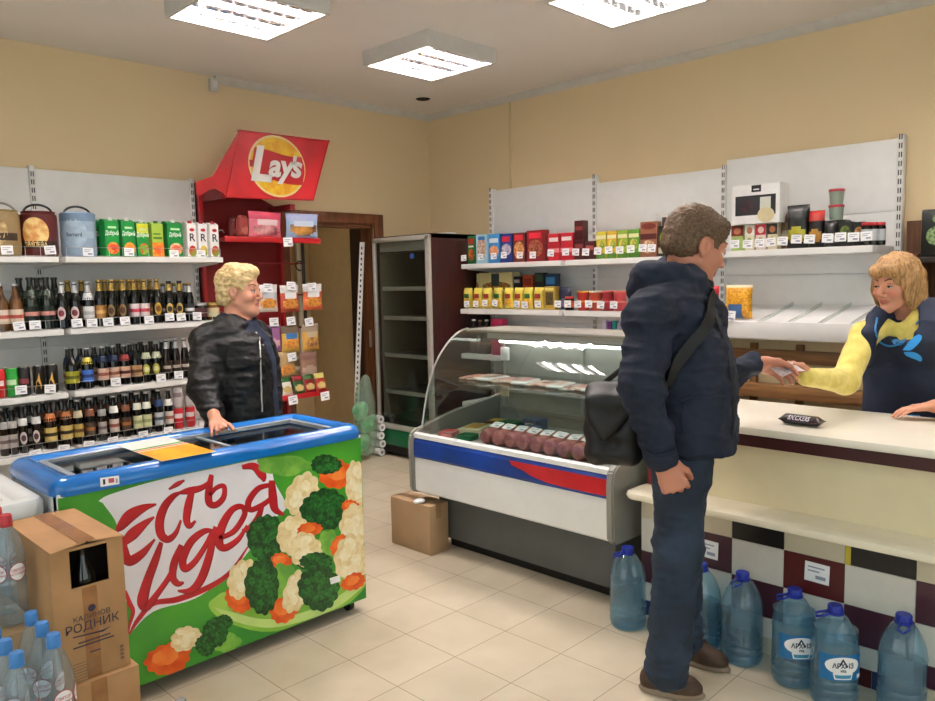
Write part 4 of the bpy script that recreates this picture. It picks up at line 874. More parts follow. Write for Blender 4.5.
for r_, (za, zb) in enumerate(rows):
    for k in range(12): b.box(-2.06, -2.054, cols[k+1]+.001, cols[k]-.001, za+.001, zb-.001, nm[pat[r_][k]])
b.box(-2.0615, -2.06, -4.413, -4.394, .445, .55, 'tile_yellow')
for k in range(16):
    y = c0-.16*k; b.box(-2.06, -2.054, max(y-.158, ce), y, .002, .068, ('tile_blue', 'tile_red', 'tile_blue', 'tile_cream')[k % 4])
tp = b.build('tile_panel', ct, smooth=0)
for px, py in ((817, 573), (708, 549)): tagat(tp, at(px, py, 0, -2.064), -PI/2, 0, .03, 1.5)
b = MB(); t = thing('candy_bar', 'dark chocolate bar wrapper lying on the counter top', 'chocolate bar', (0, 0, 0), None, 0)
c1, c2 = at(781, 419, 2, .93), at(823, 424, 2, .93); u = Vector(c2-c1); Lb = u.length; u.normalize(); v_ = Vector((-u.y, u.x, 0)); mid = Vector((c1+c2)/2); mid.z = .915
M('bar_brown', '#241a1c', .3, var=.1); M('bar_white', '#dfdbe8', .35); M('bar_red', '#9a4a44', .35)
nx = 16; i_ = b.mi('bar_brown'); secs = []
for k in range(nx+1):
    s_ = k/nx; e = min(s_, 1-s_)*nx; w_ = .03 if e > 1.2 else (.03 if e < .5 else .027); h_ = .036 if e > 1.6 else (.003 if e < 1 else .022)
    secs.append([b.bm.verts.new(mid+u*(s_-.5)*Lb+v_*(w_*math.cos(q))+Vector((0, 0, .021+h_*.55*math.sin(q)))) for q in [2*PI*j/14 for j in range(14)]])
for A, B_ in zip(secs[:-1], secs[1:]):
    for j in range(14): b.bm.faces.new((A[j], A[(j+1) % 14], B_[(j+1) % 14], B_[j])).material_index = i_
b.bm.faces.new(secs[0]); b.bm.faces.new(secs[-1]); b.build('wrapper', t)
b = MB()
def bf(s_, t_, k=1.): a = 2.62-t_; return tuple(mid+u*s_*Lb+v_*((.03+.0006*k)*math.cos(a))+Vector((0, 0, .021+(.0198+.0006*k)*math.sin(a))))
cquad(b, lambda s_, t_: bf(s_, t_, .6), ((-.31, -.75), (.24, -.75), (.29, .6), (-.27, .6)), M('bar_violet', '#56506e', .35)); cquad(b, lambda s_, t_: bf(s_, t_, .6), ((.28, -.7), (.42, -.7), (.42, .6), (.32, .6)), 'bar_red')
me = text_me('SNICKERS', 1., .04, 1., .15); i_ = b.mi('bar_white'); bv = [b.bm.verts.new(bf(-.012+v.co.x*.115, v.co.y*1.25, 1.6)) for v in me.vertices]
for p in me.polygons:
    try: b.bm.faces.new([bv[q] for q in p.vertices]).material_index = i_
    except ValueError: pass
b.build('print', t, smooth=0, fix=False)
# ================================================================ goods on the shelves
def K(h, rough=.35, h2=None, sc=40): return M('ink_'+h.strip('#')+(h2 or '').strip('#'), h, rough, hex2=h2, scale=sc, var=.05)
def decal(b, w_, h_, y, items):
    for it in items:
        kd, u0, v0, u1, v1, m = it[:6]
        k = items.index(it)+1; yy = y-.0004*k
        if kd == 'r': b.quad([(w_*(u-.5), yy, h_*v) for u, v in ((u0, v0), (u1, v0), (u1, v1), (u0, v1))], m)
        elif kd == 'e': b.quad([(w_*((u0+u1)/2-.5+(u1-u0)/2*math.cos(a)), yy, h_*((v0+v1)/2+(v1-v0)/2*math.sin(a))) for a in [2*PI*j/20 for j in range(20)]], m)
        elif kd == 't': put_text(b, it[6], (w_*((u0+u1)/2-.5), yy, h_*(v0+v1)/2), h_*(v1-v0)*1.25, (1, 0, 0), (0, 0, 1), m, 0, .02, 1., it[7] if len(it) > 7 else .8)
def goods_box(name, label, cat, w_, d_, h_, body, items=(), group=None, lid=None):
    t = thing(name, label, cat, (0, 0, 0), group, world=False)
    b = MB(); b.box(-w_/2, w_/2, -d_/2, d_/2, 0, h_, K(body), .002, 1)
    if lid: b.box(-w_/2-.0004, w_/2+.0004, -d_/2-.0004, d_/2+.0004, h_*.86, h_+.0004, K(lid))
    b.build('body', t, smooth=0)
    if items: b = MB(); decal(b, w_, h_, -d_/2-.0004, list(items)); b.build('print', t, smooth=0, fix=False)
    return t
def setat(t, x, y, z, rz=0.): t.location = (x, y, z); t.rotation_euler = (0, 0, rz); return t
def lx(px, Y=-.42, py=258): return float(at(px, py, 1, Y)[0])
def ry(px, X=-.4, py=255): return float(at(px, py, 0, X)[1])
# ---- kegs
def keg(label, body, patch, strip, word, group='small beer kegs on the top drinks shelf', handle='black_plastic', r=.098, h=.262, lidm=None):
    t = thing('beer_keg', label, 'keg', (0, 0, 0), group, world=False)
    b = MB(); b.lathe([(0, 0), (r*.9, 0), (r*.97, .012), (r, .03), (r, h-.04), (r*.985, h-.02), (r*.9, h-.012), (r*.92, h), (r*.86, h), (r*.84, h-.012), (0, h-.012)], K(body), 28); b.build('body', t)
    b = MB()
    def cp(u, v, k): a = -2.15+u/r; rr = r+.0006*k; return (rr*math.cos(a), rr*math.sin(a), v)
    if patch: cdisc(b, lambda u, v: cp(u, v, 1.5), 0, h*.53, .075, .085, K(patch[0], .4, patch[1], 22), 28, 5)
    n = 12; z0, z1 = h*strip[1], h*strip[2]
    for j in range(n): u0, u1 = -.13+.26*j/n, -.13+.26*(j+1)/n; b.quad([cp(u0, z0, 2.2), cp(u1, z0, 2.2), cp(u1, z1, 2.2), cp(u0, z1, 2.2)], K(strip[0]))
    me = text_me(word, 1., .02); sz = (z1-z0)*.8; i = b.mi(K(strip[3])); bv = [b.bm.verts.new(cp(v.co.x*sz*.8, v.co.y*sz+(z0+z1)/2, 3.4)) for v in me.vertices]
    for p in me.polygons:
        try: b.bm.faces.new([bv[q] for q in p.vertices]).material_index = i
        except ValueError: pass
    b.build('label', t, smooth=0, fix=False)
    if lidm: b = MB(); b.lathe([(r*1.012, h-.05), (r*1.012, h-.004), (r*.93, h+.004), (0, h+.004)], K(lidm), 28); b.build('lid', t)
    b = MB(); b.tube([(r*.8*math.cos(a), 0, h-.01+.052*math.sin(a)) for a in [PI*j/12 for j in range(13)]], .0065, handle, 8); b.build('handle', t); return t
Z1 = ZL[0]+.001
setat(keg('beige and brown beer keg cut off by the picture edge', '#8f7a55', ('#d8c08a', '#8a6a3e'), ('#3a2a1c', .34, .5, '#d8c89a'), 'Grain', handle='grey_plastic'), lx(3, -.36), -.36, Z1, -.1)
setat(keg('maroon beer keg with a round yellow picture', '#571c1a', ('#e8cf8a', '#cf8a4a'), ('#2a1512', .18, .34, '#e0c890'), 'ТРАПЕЗА'), lx(41, -.36), -.36, Z1, .05)
setat(keg('grey-blue beer keg beside the green juice cartons', '#8ea3b8', ('#a9bccb', '#94aabc'), ('#9fb2c2', .42, .58, '#3a4a5e'), 'Bernard', handle='black_plastic', lidm='#6f87a0'), lx(80, -.36), -.36, Z1, .0)
# ---- juice cartons
def carton_thing(label, w_, d_, h_, body, items, cap, group):
    t = thing('juice_carton', label, 'juice carton', (0, 0, 0), group, world=False)
    b = MB(); hh = h_*.93; b.box(-w_/2, w_/2, -d_/2, d_/2, 0, hh, K(body), .002, 1)
    b.prism([(-w_/2, -d_/2, hh), (-w_/2, d_/2, hh), (-w_/2, d_/2*.2, h_), (-w_/2, -d_/2*.2, h_*.985)], (w_, 0, 0), K(body)); b.build('body', t, smooth=0)
    b = MB(); decal(b, w_, hh, -d_/2-.0004, items); b.build('print', t, smooth=0, fix=False)
    b = MB(); b.lathe([(.014, 0), (.014, .014), (.011, .017), (0, .017)], K(cap), 14, c=(0, -d_*.22, h_*.955)); b.build('cap', t); return t
GJ = 'juice cartons on the top drinks shelf'
def dob(top, fruit, f2): return [('r', .0, .55, 1, .72, K(top)), ('t', .02, .6, .98, .73, K('#f4f4ee'), 'Добрый', .62), ('e', .1, .08, .95, .42, K(fruit, .4, f2, 60)), ('e', .35, .18, .75, .36, K(f2)), ('r', .2, .8, .8, .86, K('#bfe0b0'))]
for px, w_, d_, h_, body, top, f1, f2, cap, l_, yy in ((101, .075, .07, .235, '#157a37', '#157a37', '#e88a3a', '#c23a24', '#f2f2f0', 'green juice carton half hidden behind the first green carton', -.3), (110.5, .09, .075, .235, '#178a3c', '#178a3c', '#e8953f', '#c8402a', '#f2f2f0', 'first full green juice carton after the grey-blue keg', -.4),
        (127, .085, .075, .235, '#178a3c', '#178a3c', '#f0a84a', '#e88a2a', '#f2f2f0', 'second full green juice carton, orange fruit on its front', -.4), (141, .075, .07, .225, '#178a3c', '#2a9a3c', '#c8402a', '#7fae3a', '#f2f2f0', 'yellow-topped green juice carton with red fruit', -.4),
        (156, .078, .07, .225, '#9fbf4a', '#7fae3a', '#f0a030', '#e0622a', '#2a5a2a', 'light green and orange juice carton', -.4), (173, .11, .08, .235, '#128039', '#128039', '#f0c8a0', '#d86a4a', '#f2f2f0', 'wide green juice carton beside the white cartons', -.4)):
    it = dob(top, f1, f2)
    if 'yellow-topped' in l_: it.insert(0, ('r', 0, .72, 1, 1, K('#d8d83a')))
    if 'light green' in l_: it = [('r', .0, .0, 1, .45, K('#f0a030', .4, '#e0622a', 50)), ('r', .1, .55, .9, .62, K('#4a7a2a')), ('r', .1, .68, .75, .73, K('#4a7a2a')), ('e', .15, .1, .85, .35, K('#e0622a'))]
    setat(carton_thing(l_, w_, d_, h_, body, it, cap, GJ), lx(px, yy), yy, Z1, .12)
for px, f1, l_ in ((190, '#b8302a', 'white juice carton with a tomato picture, next to the wide green one'), (201, '#e8c23a', 'white juice carton with a yellow fruit picture'), (212.5, '#c04a3a', 'white juice carton at the end of the top drinks shelf')):
    it = [('e', .1, .02, .95, .36, K(f1, .4, '#7a9a3a', 12)), ('e', .25, .78, .8, .88, K('#c02a3a')), ('t', .1, .46, .9, .72, K('#3a3a44'), 'R', 1.)]
    setat(carton_thing(l_, .068, .07, .235, '#eeecea', it, '#a82434', GJ), lx(px, -.4), -.4, Z1, .12)
# ---- bottles
M('glass_brown', '#1a0f08', .12, spec=.7, hex2='#120a06'); M('glass_green', '#0b160d', .12, spec=.7, hex2='#07100a'); M('glass_black', '#09090b', .1, spec=.7, hex2='#050506'); M('glass_amber', '#6a4318', .1, spec=.7, hex2='#4a2c0e'); M('glass_clear', '#a8a496', .1, spec=.7, hex2='#8f8a78')
M('foil_gold', '#c2a45a', .35, metal=.6, hex2='#9a7d3c', scale=60); M('foil_silver', '#cfcfd2', .35, metal=.6)
_bp = {}
def bottle(kind, h, r, glass, lab, lab2, foil, cap, neckl=None, oval=False):
    key = (kind, h, r, glass, lab, lab2, foil, cap, neckl, oval)
    if key in _bp: return _bp[key]
    t = thing('beer_bottle' if kind == 'beer' else kind, 'x', 'bottle', (0, 0, 0), world=False)
    nr = .0135 if kind != 'champagne_bottle' else .016
    b = MB(); b.lathe([(0, .004), (r*.8, 0), (r, .006), (r, h*.56), (r*.93, h*.63), (nr*1.35, h*.76), (nr, h*.86), (nr, h*.955), (nr*1.1, h*.96), (nr*1.1, h*.975)], glass, 16); b.build('body', t)
    b = MB()
    if oval:
        cdisc(b, lambda u, v: ((r+.0009)*math.cos(u), (r+.0009)*math.sin(u), v), -2.0, h*.33, .75, h*.14, K(lab)); cdisc(b, lambda u, v: ((r+.0016)*math.cos(u), (r+.0016)*math.sin(u), v), -2.0, h*.33, .5, h*.07, K(lab2))
    else:
        n = 20; z0, z1 = h*.17, h*.46
        for za, zb, m, k in ((z0, z1, lab, 1), (z0+(z1-z0)*.36, z0+(z1-z0)*.62, lab2, 2)):
            for j in range(n):
                a0, a1 = 2*PI*j/n, 2*PI*(j+1)/n; q = r+.0004*k
                b.quad([(q*math.cos(a0), q*math.sin(a0), za), (q*math.cos(a1), q*math.sin(a1), za), (q*math.cos(a1), q*math.sin(a1), zb), (q*math.cos(a0), q*math.sin(a0), zb)], K(m))
    b.build('label', t, fix=False)
    if foil: b = MB(); b.lathe([(nr*1.42, h*.765), (nr*1.09, h*.86), (nr*1.09, h*.93)], foil, 14); b.build('neck_foil', t)
    if neckl: b = MB(); b.lathe([(r*.985, h*.6), (nr*1.75, h*.73), (nr*1.5, h*.757)], K(neckl), 14); b.build('neck_label', t)
    b = MB(); b.lathe([(nr*1.2, h*.955), (nr*1.25, h*.965), (nr*1.15, h), (0, h)], cap, 14); b.build('cap', t)
    _bp[key] = t; return t
def put_bottle(spec, x, y, z, label, group, rz=0.): return place(spec, USED, (x, y, z), rz, label, group)
Z2, Z3, Z4 = ZL[1]+.001, ZL[2]+.001, ZL[3]+.001
G2, G3, G4 = 'bottles on the second drinks shelf', 'bottles and cans on the third drinks shelf', 'bottles on the lowest drinks shelf'
wh = bottle('whisky_bottle', .27, .037, 'glass_amber', '#cfc2ae', '#a84a3a', None, 'foil_silver'); chp = bottle('champagne_bottle', .305, .039, 'glass_green', '#15201a', '#c88a80', None, 'glass_black', neckl='#1a2a1c')
bA = bottle('beer', .275, .032, 'glass_black', '#d8c4c2', '#7a2a34', 'foil_silver', 'foil_silver', oval=True); bB = bottle('beer', .275, .032, 'glass_black', '#dcdcdc', '#b4b4b8', 'foil_silver', 'foil_silver', neckl='#d4d6da')
bC = bottle('beer', .285, .0295, 'glass_black', '#a07038', '#c8a060', 'foil_gold', 'foil_gold'); bD = bottle('beer', .285, .0295, 'glass_black', '#8a7048', '#4a2a1c', 'foil_gold', 'foil_gold', oval=True)
bE = bottle('beer', .285, .0295, 'glass_black', '#dccfd0', '#b83a4a', 'foil_gold', 'foil_gold'); bF = bottle('beer', .285, .0295, 'glass_black', '#b08a2e', '#6a3a14', 'foil_gold', 'foil_gold', oval=True)
bG = bottle('beer', .27, .0295, 'glass_black', '#c8a45a', '#2a1a12', 'foil_gold', 'glass_black', oval=True); bH = bottle('beer', .255, .0285, 'glass_black', '#3a3a3e', '#dcdcdc', 'foil_silver', 'foil_gold')
seq2 = [(3, wh, 'amber spirit bottle cut by the picture edge'), (17.6, wh, 'amber spirit bottle second from the picture edge'), (33, chp, 'dark sparkling wine bottle beside the amber bottles'), (49, chp, 'dark sparkling wine bottle farther from the amber bottles'),
        (64, bA, 'dark beer bottle with pinkish label, first of two'), (77, bA, 'dark beer bottle with pinkish label, second of two'), (90, bB, 'dark beer bottle with silver-white shoulder'), (101.5, bC, 'gold-necked beer bottle with plain brown label'), (113.5, bD, 'gold-necked beer bottle with dull oval label, first of two'),
        (125, bD, 'gold-necked beer bottle with dull oval label, second of two'), (136, bE, 'gold-necked beer bottle with white and red label, first of two'), (146, bE, 'gold-necked beer bottle with white and red label, second of two'), (159, bF, 'gold-necked beer bottle with bright gold oval label'),
        (171, bG, 'black-capped beer bottle with gold ring label, first of two'), (181.5, bG, 'black-capped beer bottle with gold ring label, second of two'), (191, bH, 'short dark bottle with white lettering near the woman')]
for px, sp, l_ in seq2: put_bottle(sp, lx(px, -.42, 330), -.42, Z2, l_+', second drinks shelf', G2, random.uniform(-.2, .2))
for px, sp in ((70, bC), (84, bC), (107, bC), (119, bC), (131, bC), (141, bC), (152, bC), (165, bH), (176, bH), (187, bH)):
    put_bottle(sp, lx(px, -.29, 325), -.29, Z2+.0, 'dark bottle in the back row of the second drinks shelf', 'back-row bottles on the second drinks shelf', .3)
for px in (22, 40, 57): put_bottle(chp, lx(px, -.26, 325), -.26, Z2, 'dark sparkling wine bottle in the back row of the second shelf', 'back-row sparkling wine bottles')
def jar(label, glass, lidc, lab, h, r, group):
    t = thing('glass_jar', label, 'jar', (0, 0, 0), group, world=False)
    b = MB(); b.lathe([(0, 0), (r*.95, 0), (r, .006), (r, h*.78), (r*.9, h*.86), (r*.9, h*.88)], glass, 18); b.build('body', t)
    b = MB(); b.lathe([(r*.94, h*.86), (r*.94, h*.99), (r*.9, h), (0, h)], lidc, 18); b.build('lid', t)
    b = MB(); b.lathe([(r*1.008, h*.2), (r*1.008, h*.7)], K(lab), 18); b.build('label', t); return t
setat(jar('dark jar with a pale lid behind the woman, second drinks shelf', 'glass_brown', 'foil_silver', '#4a2a2c', .12, .042, 'jars on the second drinks shelf'), lx(202, -.42, 330), -.42, Z2)
setat(jar('gold-lidded jar nearest the woman, second drinks shelf', 'glass_amber', 'foil_gold', '#c8b890', .12, .042, 'jars on the second drinks shelf'), lx(214, -.42, 330), -.42, Z2)
def can(label, body, band, top='silver', group=G3, h=.168, r=.033, flame=False):
    t = thing('drink_can', label, 'can', (0, 0, 0), group, world=False)
    b = MB(); b.lathe([(0, .004), (r*.75, 0), (r*.82, .002), (r, .012), (r, h-.014), (r*.82, h-.003)], K(body), 20); b.build('body', t)
    b = MB(); b.lathe([(r*.84, h-.006), (r*.84, h), (r*.78, h), (r*.76, h-.004), (0, h-.004)], top, 20); b.build('lid', t)
    b = MB()
    def cp(u, v): a = -2.0+u/r; q = r+.0006; return (q*math.cos(a), q*math.sin(a), v)
    if flame: b.quad([cp(*p) for p in ((-.012, .03), (.014, .03), (.016, .06), (.01, .085), (.006, .125), (-.002, .09), (-.012, .07))], K(band, .4, '#e8a040', 40))
    else:
        for j in range(8): u0, u1 = -.03+.0075*j, -.03+.0075*(j+1); b.quad([cp(u0, .07), cp(u1, .07), cp(u1, .1), cp(u0, .1)], K(band))
    b.build('print', t, smooth=0, fix=False); return t
for px, body, band, fl_, l_ in ((0, '#b81c24', '#e8e0e0', 0, 'red drink can at the picture edge'), (12.5, '#2a9a3a', '#b8d8b0', 0, 'green drink can beside the red one'), (25, '#1a1618', '#8a3a44', 0, 'black drink can with dull red print'), (40, '#16120f', '#e0b058', 1, 'black drink can with a flame, first of two'), (53, '#16120f', '#e0b058', 1, 'black drink can with a flame, second of two')):
    setat(can(l_+', third drinks shelf', body, band, flame=fl_), lx(px, -.42, 392), -.42, Z3)
c_yel = bottle('beer', .25, .038, 'glass_black', '#a8a62e', '#5a5a1a', None, 'glass_black'); c_blu = bottle('beer', .25, .034, 'glass_black', '#3a68b8', '#1a2a5a', None, 'foil_silver', neckl='#c8b84a')
c_bei = bottle('beer', .25, .0315, 'glass_black', '#c8a896', '#8a4a3a', None, 'foil_silver', neckl='#1c2a4a'); c_re = bottle('beer', .25, .0315, 'glass_black', '#d0a890', '#4a1a1a', None, 'foil_silver', neckl='#8a2a28'); c_tan = bottle('beer', .25, .034, 'glass_black', '#a8825a', '#5a3a22', None, 'glass_black')
c_ov = bottle('beer', .25, .03, 'glass_black', '#b8b04a', '#e0dca0', None, 'foil_silver', oval=True, neckl='#b8bca0'); c_br = bottle('beer', .265, .026, 'glass_brown', '#2a1c16', '#b8aca0', 'foil_silver', 'foil_silver')
for px, sp, l_ in ((73, c_yel, 'wide dark bottle with an olive yellow label'), (88.5, c_blu, 'dark bottle with a blue label'), (104, c_bei, 'dark bottle with a dusty pink label, first of two'), (115, c_bei, 'dark bottle with a dusty pink label, second of two'), (126, c_re, 'dark bottle with a red shoulder and pink label'), (137.5, c_tan, 'dark bottle with a tan label'),
                   (147.5, c_ov, 'dark bottle with a yellow oval label, first of two'), (158, c_ov, 'dark bottle with a yellow oval label, second of two'), (168, c_br, 'slim brown bottle, first of the four by the woman'), (177.5, c_br, 'slim brown bottle, second of the four by the woman'), (186.5, c_br, 'slim brown bottle, third of the four by the woman'), (195, c_br, 'slim brown bottle, last of the four by the woman')):
    put_bottle(sp, lx(px, -.42, 385), -.42, Z3, l_+', third drinks shelf', G3, random.uniform(-.2, .2))
for px in (70, 82, 96, 110, 121, 132, 143, 153, 164, 174): put_bottle(c_tan if px % 2 else c_bei, lx(px, -.3, 385), -.3, Z3, 'dark bottle in the back row of the third drinks shelf', 'back-row bottles on the third drinks shelf')
d_gr = bottle('beer', .255, .024, 'glass_brown', '#b0a8a6', '#6a5a58', None, 'glass_black', neckl='#a8a6a4'); d_wh = bottle('beer', .265, .0245, 'glass_brown', '#cfc6c8', '#5a3a40', None, 'glass_black', neckl='#dcdcdc', oval=True)
d_or = bottle('beer', .275, .034, 'glass_brown', '#c8b06a', '#2a2416', None, 'glass_brown', neckl='#b06a3a'); d_be = bottle('beer', .27, .0275, 'glass_black', '#b8a05a', '#6a4a2a', None, 'foil_silver', neckl='#c8b898'); d_dk = bottle('beer', .27, .0275, 'glass_black', '#4a3a30', '#a86a3a', None, 'foil_silver', neckl='#7a4a34')
d_ro = bottle('beer', .27, .0275, 'glass_black', '#c8bcb4', '#8a4a3a', None, 'foil_silver', neckl='#e4e0dc'); d_gn = bottle('beer', .27, .0275, 'glass_black', '#c8caa0', '#98a070', None, 'foil_silver', neckl='#dcdccf'); d_bl = bottle('beer', .275, .0275, 'glass_black', '#b8bcc0', '#4a5a6a', None, 'foil_silver', neckl='#1c3a6a')
for px, sp, l_ in ((5, d_gr, 'brown bottle with grey labels at the picture edge'), (14, d_gr, 'brown bottle with grey labels, second from the picture edge'), (24.5, d_wh, 'brown bottle with white oval label, first of two'), (38, d_wh, 'brown bottle with white oval label, second of two'), (52, d_or, 'brown bottle with orange neck and hop label, first of two'), (68, d_or, 'brown bottle with orange neck and hop label, second of two'),
                   (80, d_be, 'dark bottle with tan neck label'), (92, d_dk, 'dark bottle with brown labels'), (104, d_gr, 'brown bottle with grey labels beyond the brown-labelled one'), (116, d_ro, 'dark bottle with round white neck label'), (128, d_dk, 'dark bottle with brown labels beyond the white-necked one'), (139.5, d_gn, 'dark bottle with pale green label, first of two'), (149, d_gn, 'dark bottle with pale green label, second of two'), (161, d_bl, 'dark bottle with blue neck label'), (171, d_ro, 'dark bottle with white labels beside the red cans')):
    put_bottle(sp, lx(px, -.46, 448), -.46, Z4, l_+', lowest drinks shelf', G4, random.uniform(-.2, .2))
for px in (8, 19, 31, 45, 60, 74, 86, 98, 110, 122, 134, 145, 156): put_bottle(d_gr if px < 40 else d_dk, lx(px, -.34, 440), -.34, Z4, 'dark bottle in the back row of the lowest drinks shelf', 'back-row bottles on the lowest drinks shelf')
for i, px in enumerate((180, 191.5)):
    for j in range(2):
        setat(can((('red', 'white')[j])+' drink can '+('at the bottom' if j == 0 else 'on top')+(' beside the bottles' if i == 0 else ' next to the woman')+', lowest drinks shelf', ('#b01822', '#c9c4c4')[j], ('#d8d0d0', '#8a7a80')[j], group='stacked cans on the lowest drinks shelf', h=.138, r=.031), lx(px, -.46, 440), -.46, Z4+.139*j)
# ---- grocery shelves
ZA, ZB = 1.636, 1.271
GA, GB = 'packets on the top grocery shelf', 'packets on the middle grocery shelf'
def gb(px0, px1, h_, body, items, l_, z=ZA, X=-.37, d_=.06, group=GA, name='food_box', cat='food box', py=255, gap=.003, rz=0.):
    y0, y1 = ry(px0, X-d_/2, py), ry(px1, X-d_/2, py); y0 = min(y0, -.865); w_ = abs(y1-y0)-gap
    t = goods_box(name, l_, cat, w_, d_, h_, body, items, group); setat(t, X, (y0+y1)/2, z, -PI/2+rz); return t
food = lambda m1, m2, br: [('r', .1, .72, .9, .92, K(br)), ('e', .12, .12, .92, .55, K(m1, .4, m2, 40)), ('r', .15, .6, .85, .66, K('#f0ece4'))]
gb(460, 475, .225, '#1d6b3a', food('#c86a2a', '#8a3a1c', '#b8382a'), 'green porridge box nearest the fridge, top grocery shelf')
gb(476, 487.5, .235, '#a9cfe2', [('e', .1, .15, .9, .9, K('#d8c8b0', .4, '#b0786a', 40)), ('r', .2, .8, .8, .92, K('#3a7ac0'))], 'pale blue box second from the fridge, top grocery shelf')
gb(488.5, 499.5, .23, '#3a8ac8', [('r', .1, .7, .9, .85, K('#e0e8f0')), ('e', .1, .2, .95, .6, K('#e0a070', .4, '#c87a4a', 40))], 'bright blue box with a biscuit picture, top grocery shelf')
gb(500.5, 512, .225, '#2c3f8a', [('r', .15, .72, .85, .9, K('#c8283a')), ('e', .1, .25, .95, .65, K('#d8d4d0', .4, '#8a8ab0', 40))], 'dark blue box with red brand patch, top grocery shelf')
gb(513, 525, .225, '#6a2a2a', [('r', .15, .74, .85, .92, K('#c8283a')), ('e', .08, .1, .95, .7, K('#d8a868', .4, '#a86a34', 40))], 'brown and orange box with red brand patch, top grocery shelf')
gb(526.5, 545, .235, '#7a1c22', [('r', .15, .74, .8, .92, K('#c8283a')), ('e', .08, .15, .9, .7, K('#a86848', .4, '#703024', 40))], 'wide dark red box, top grocery shelf')
gb(548, 559.5, .2, '#b41e2c', [('r', 0, .3, 1, .45, K('#e08a90')), ('r', .1, .7, .9, .85, K('#e8d8d8'))], 'bright red box after the wide dark red one, top grocery shelf'); gb(560.5, 573, .2, '#b41e2c', [('r', 0, .3, 1, .45, K('#e08a90')), ('r', .1, .72, .9, .86, K('#e8d8d8'))], 'bright red box beside the dark brown stack, top grocery shelf')
gb(574, 584, .14, '#4a161a', [('r', .1, .6, .9, .8, K('#8a3a3a'))], 'lower dark brown box under another, top grocery shelf'); gb(574.3, 583.7, .14, '#4a161a', [('r', .1, .5, .9, .7, K('#8a3a3a'))], 'upper dark brown box standing on another, top grocery shelf', z=ZA+.1405)
gb(585, 594.5, .13, '#4a1c1e', [('r', .1, .5, .9, .75, K('#a04a4a'))], 'small dark brown box beside the tea boxes, top grocery shelf')
for i, (a, c, body, l_) in enumerate(((596, 606, '#c8b83a', 'yellow'), (607, 616.5, '#d0a82e', 'amber'), (617.5, 627.5, '#8fae3a', 'light green'), (628.5, 639, '#5f9a34', 'green'))):
    gb(a, c, .19, body, [('r', 0, .72, 1, .86, K('#e8e4b0')), ('e', .15, .3, .9, .68, K('#e0c860', .4, '#6a8a2c', 40)), ('r', 0, 0, 1, .2, K('#4a7a2a'))], l_+' tea box in the row of four, top grocery shelf', py=250)
gb(640, 657, .235, '#8a5a42', [('e', .05, .78, .95, .96, K('#6a2a22')), ('r', 0, .5, 1, .66, K('#4a1a1a')), ('e', .1, .1, .9, .48, K('#d8b898', .4, '#a07a58', 40))], 'brown and cream box beside the green tea, top grocery shelf', py=250); gb(658, 672, .2, '#2a2a22', [('e', .1, .4, .6, .8, K('#8a9a3a')), ('r', .0, .1, 1, .3, K('#b0aa90'))], 'dark box with a green spot behind the man, top grocery shelf', py=250)
gb(655, 668, .3, '#dcdcda', [('r', .55, .2, .9, .9, K('#4a4a4a'))], 'tall white box at the back behind the dark one, top grocery shelf', X=-.2, py=245)
gb(700, 711, .24, '#cfc9ba', [('r', .2, .8, .8, .94, K('#5a5a52'))], 'grey box just above the head of the man, top grocery shelf', X=-.2, z=ZA, py=240)
# middle shelf
gb(461, 476.5, .285, '#e4d9a2', [('e', -.1, .5, .9, .75, K('#b8904a', .4, '#8a5a2a', 40))], 'cream cereal box nearest the fridge, behind the pasta bags', z=ZB, X=-.22, d_=.1, group=GB, py=290); gb(478, 512.5, .29, '#e2d69c', [('e', .1, .5, .95, .74, K('#b08846', .4, '#7a4a22', 40)), ('r', .38, .62, .62, .97, K('#3a4a4c'))], 'wide cream cereal box behind the pasta bags', z=ZB, X=-.22, d_=.1, group=GB, py=290)
for a, c, h_, body, it, l_ in ((513.5, 520.5, .255, '#1c1c24', [('r', .1, .8, .9, .9, K('#b8b8b8'))], 'narrow black box behind the pasta bags'), (522.5, 532.5, .265, '#b8502c', [('r', .1, .7, .9, .9, K('#8a2a1c'))], 'orange box behind the pasta bags'), (534.5, 543.5, .28, '#22262a', [('r', .1, .75, .9, .95, K('#3a5a3a'))], 'black box with green top behind the pasta bags'), (545, 556, .27, '#1f3f66', [('r', .1, .7, .9, .9, K('#3a8ac8'))], 'dark blue box behind the gold box')):
    gb(a, c, h_, body, it, l_+', middle grocery shelf', z=ZB, X=-.25, group=GB, py=290)
def pillow(name, label, cat, w_, h_, t_, mf, group=None, stand=0.):
    """filled bag: front bulges to -Y, crimped top and bottom edge; mf(u, v, front) -> material"""
    t = thing(name, label, cat, (0, 0, 0), group, world=False)
    b = MB(); nu, nv = 10, 14; V = {}
    for s_ in (-1, 1):
        for i in range(nu+1):
            for j in range(nv+1):
                u, v = i/nu*2-1, j/nv; e = max(0, (1-abs(u)**3)*(1-abs(2*v-1)**4)); pinch = 1-.05*math.sin(PI*v)*(1 if abs(u) > .9 else 0)
                y = s_*t_/2*(e**.6 if e > 0 else 0)*(1+.06*math.sin(9*u+5*v+s_)+.05*math.sin(14*v-4*u))+(.003*math.sin(22*u) if v in (0, 1) else 0)
                if s_ == 1 and (i in (0, nu) or j in (0, nv)): V[s_, i, j] = V[-1, i, j]
                else: V[s_, i, j] = b.bm.verts.new((u*w_/2*pinch, y-stand*v*0, v*h_))
    for s_ in (-1, 1):
        for i in range(nu):
            for j in range(nv):
                q = [V[s_, i, j], V[s_, i+1, j], V[s_, i+1, j+1], V[s_, i, j+1]]
                f = b.bm.faces.new(q if s_ < 0 else q[::-1]); f.material_index = b.mi(mf((i+.5)/nu, (j+.5)/nv, s_ < 0))
    b.build('bag', t, smooth=60); return t
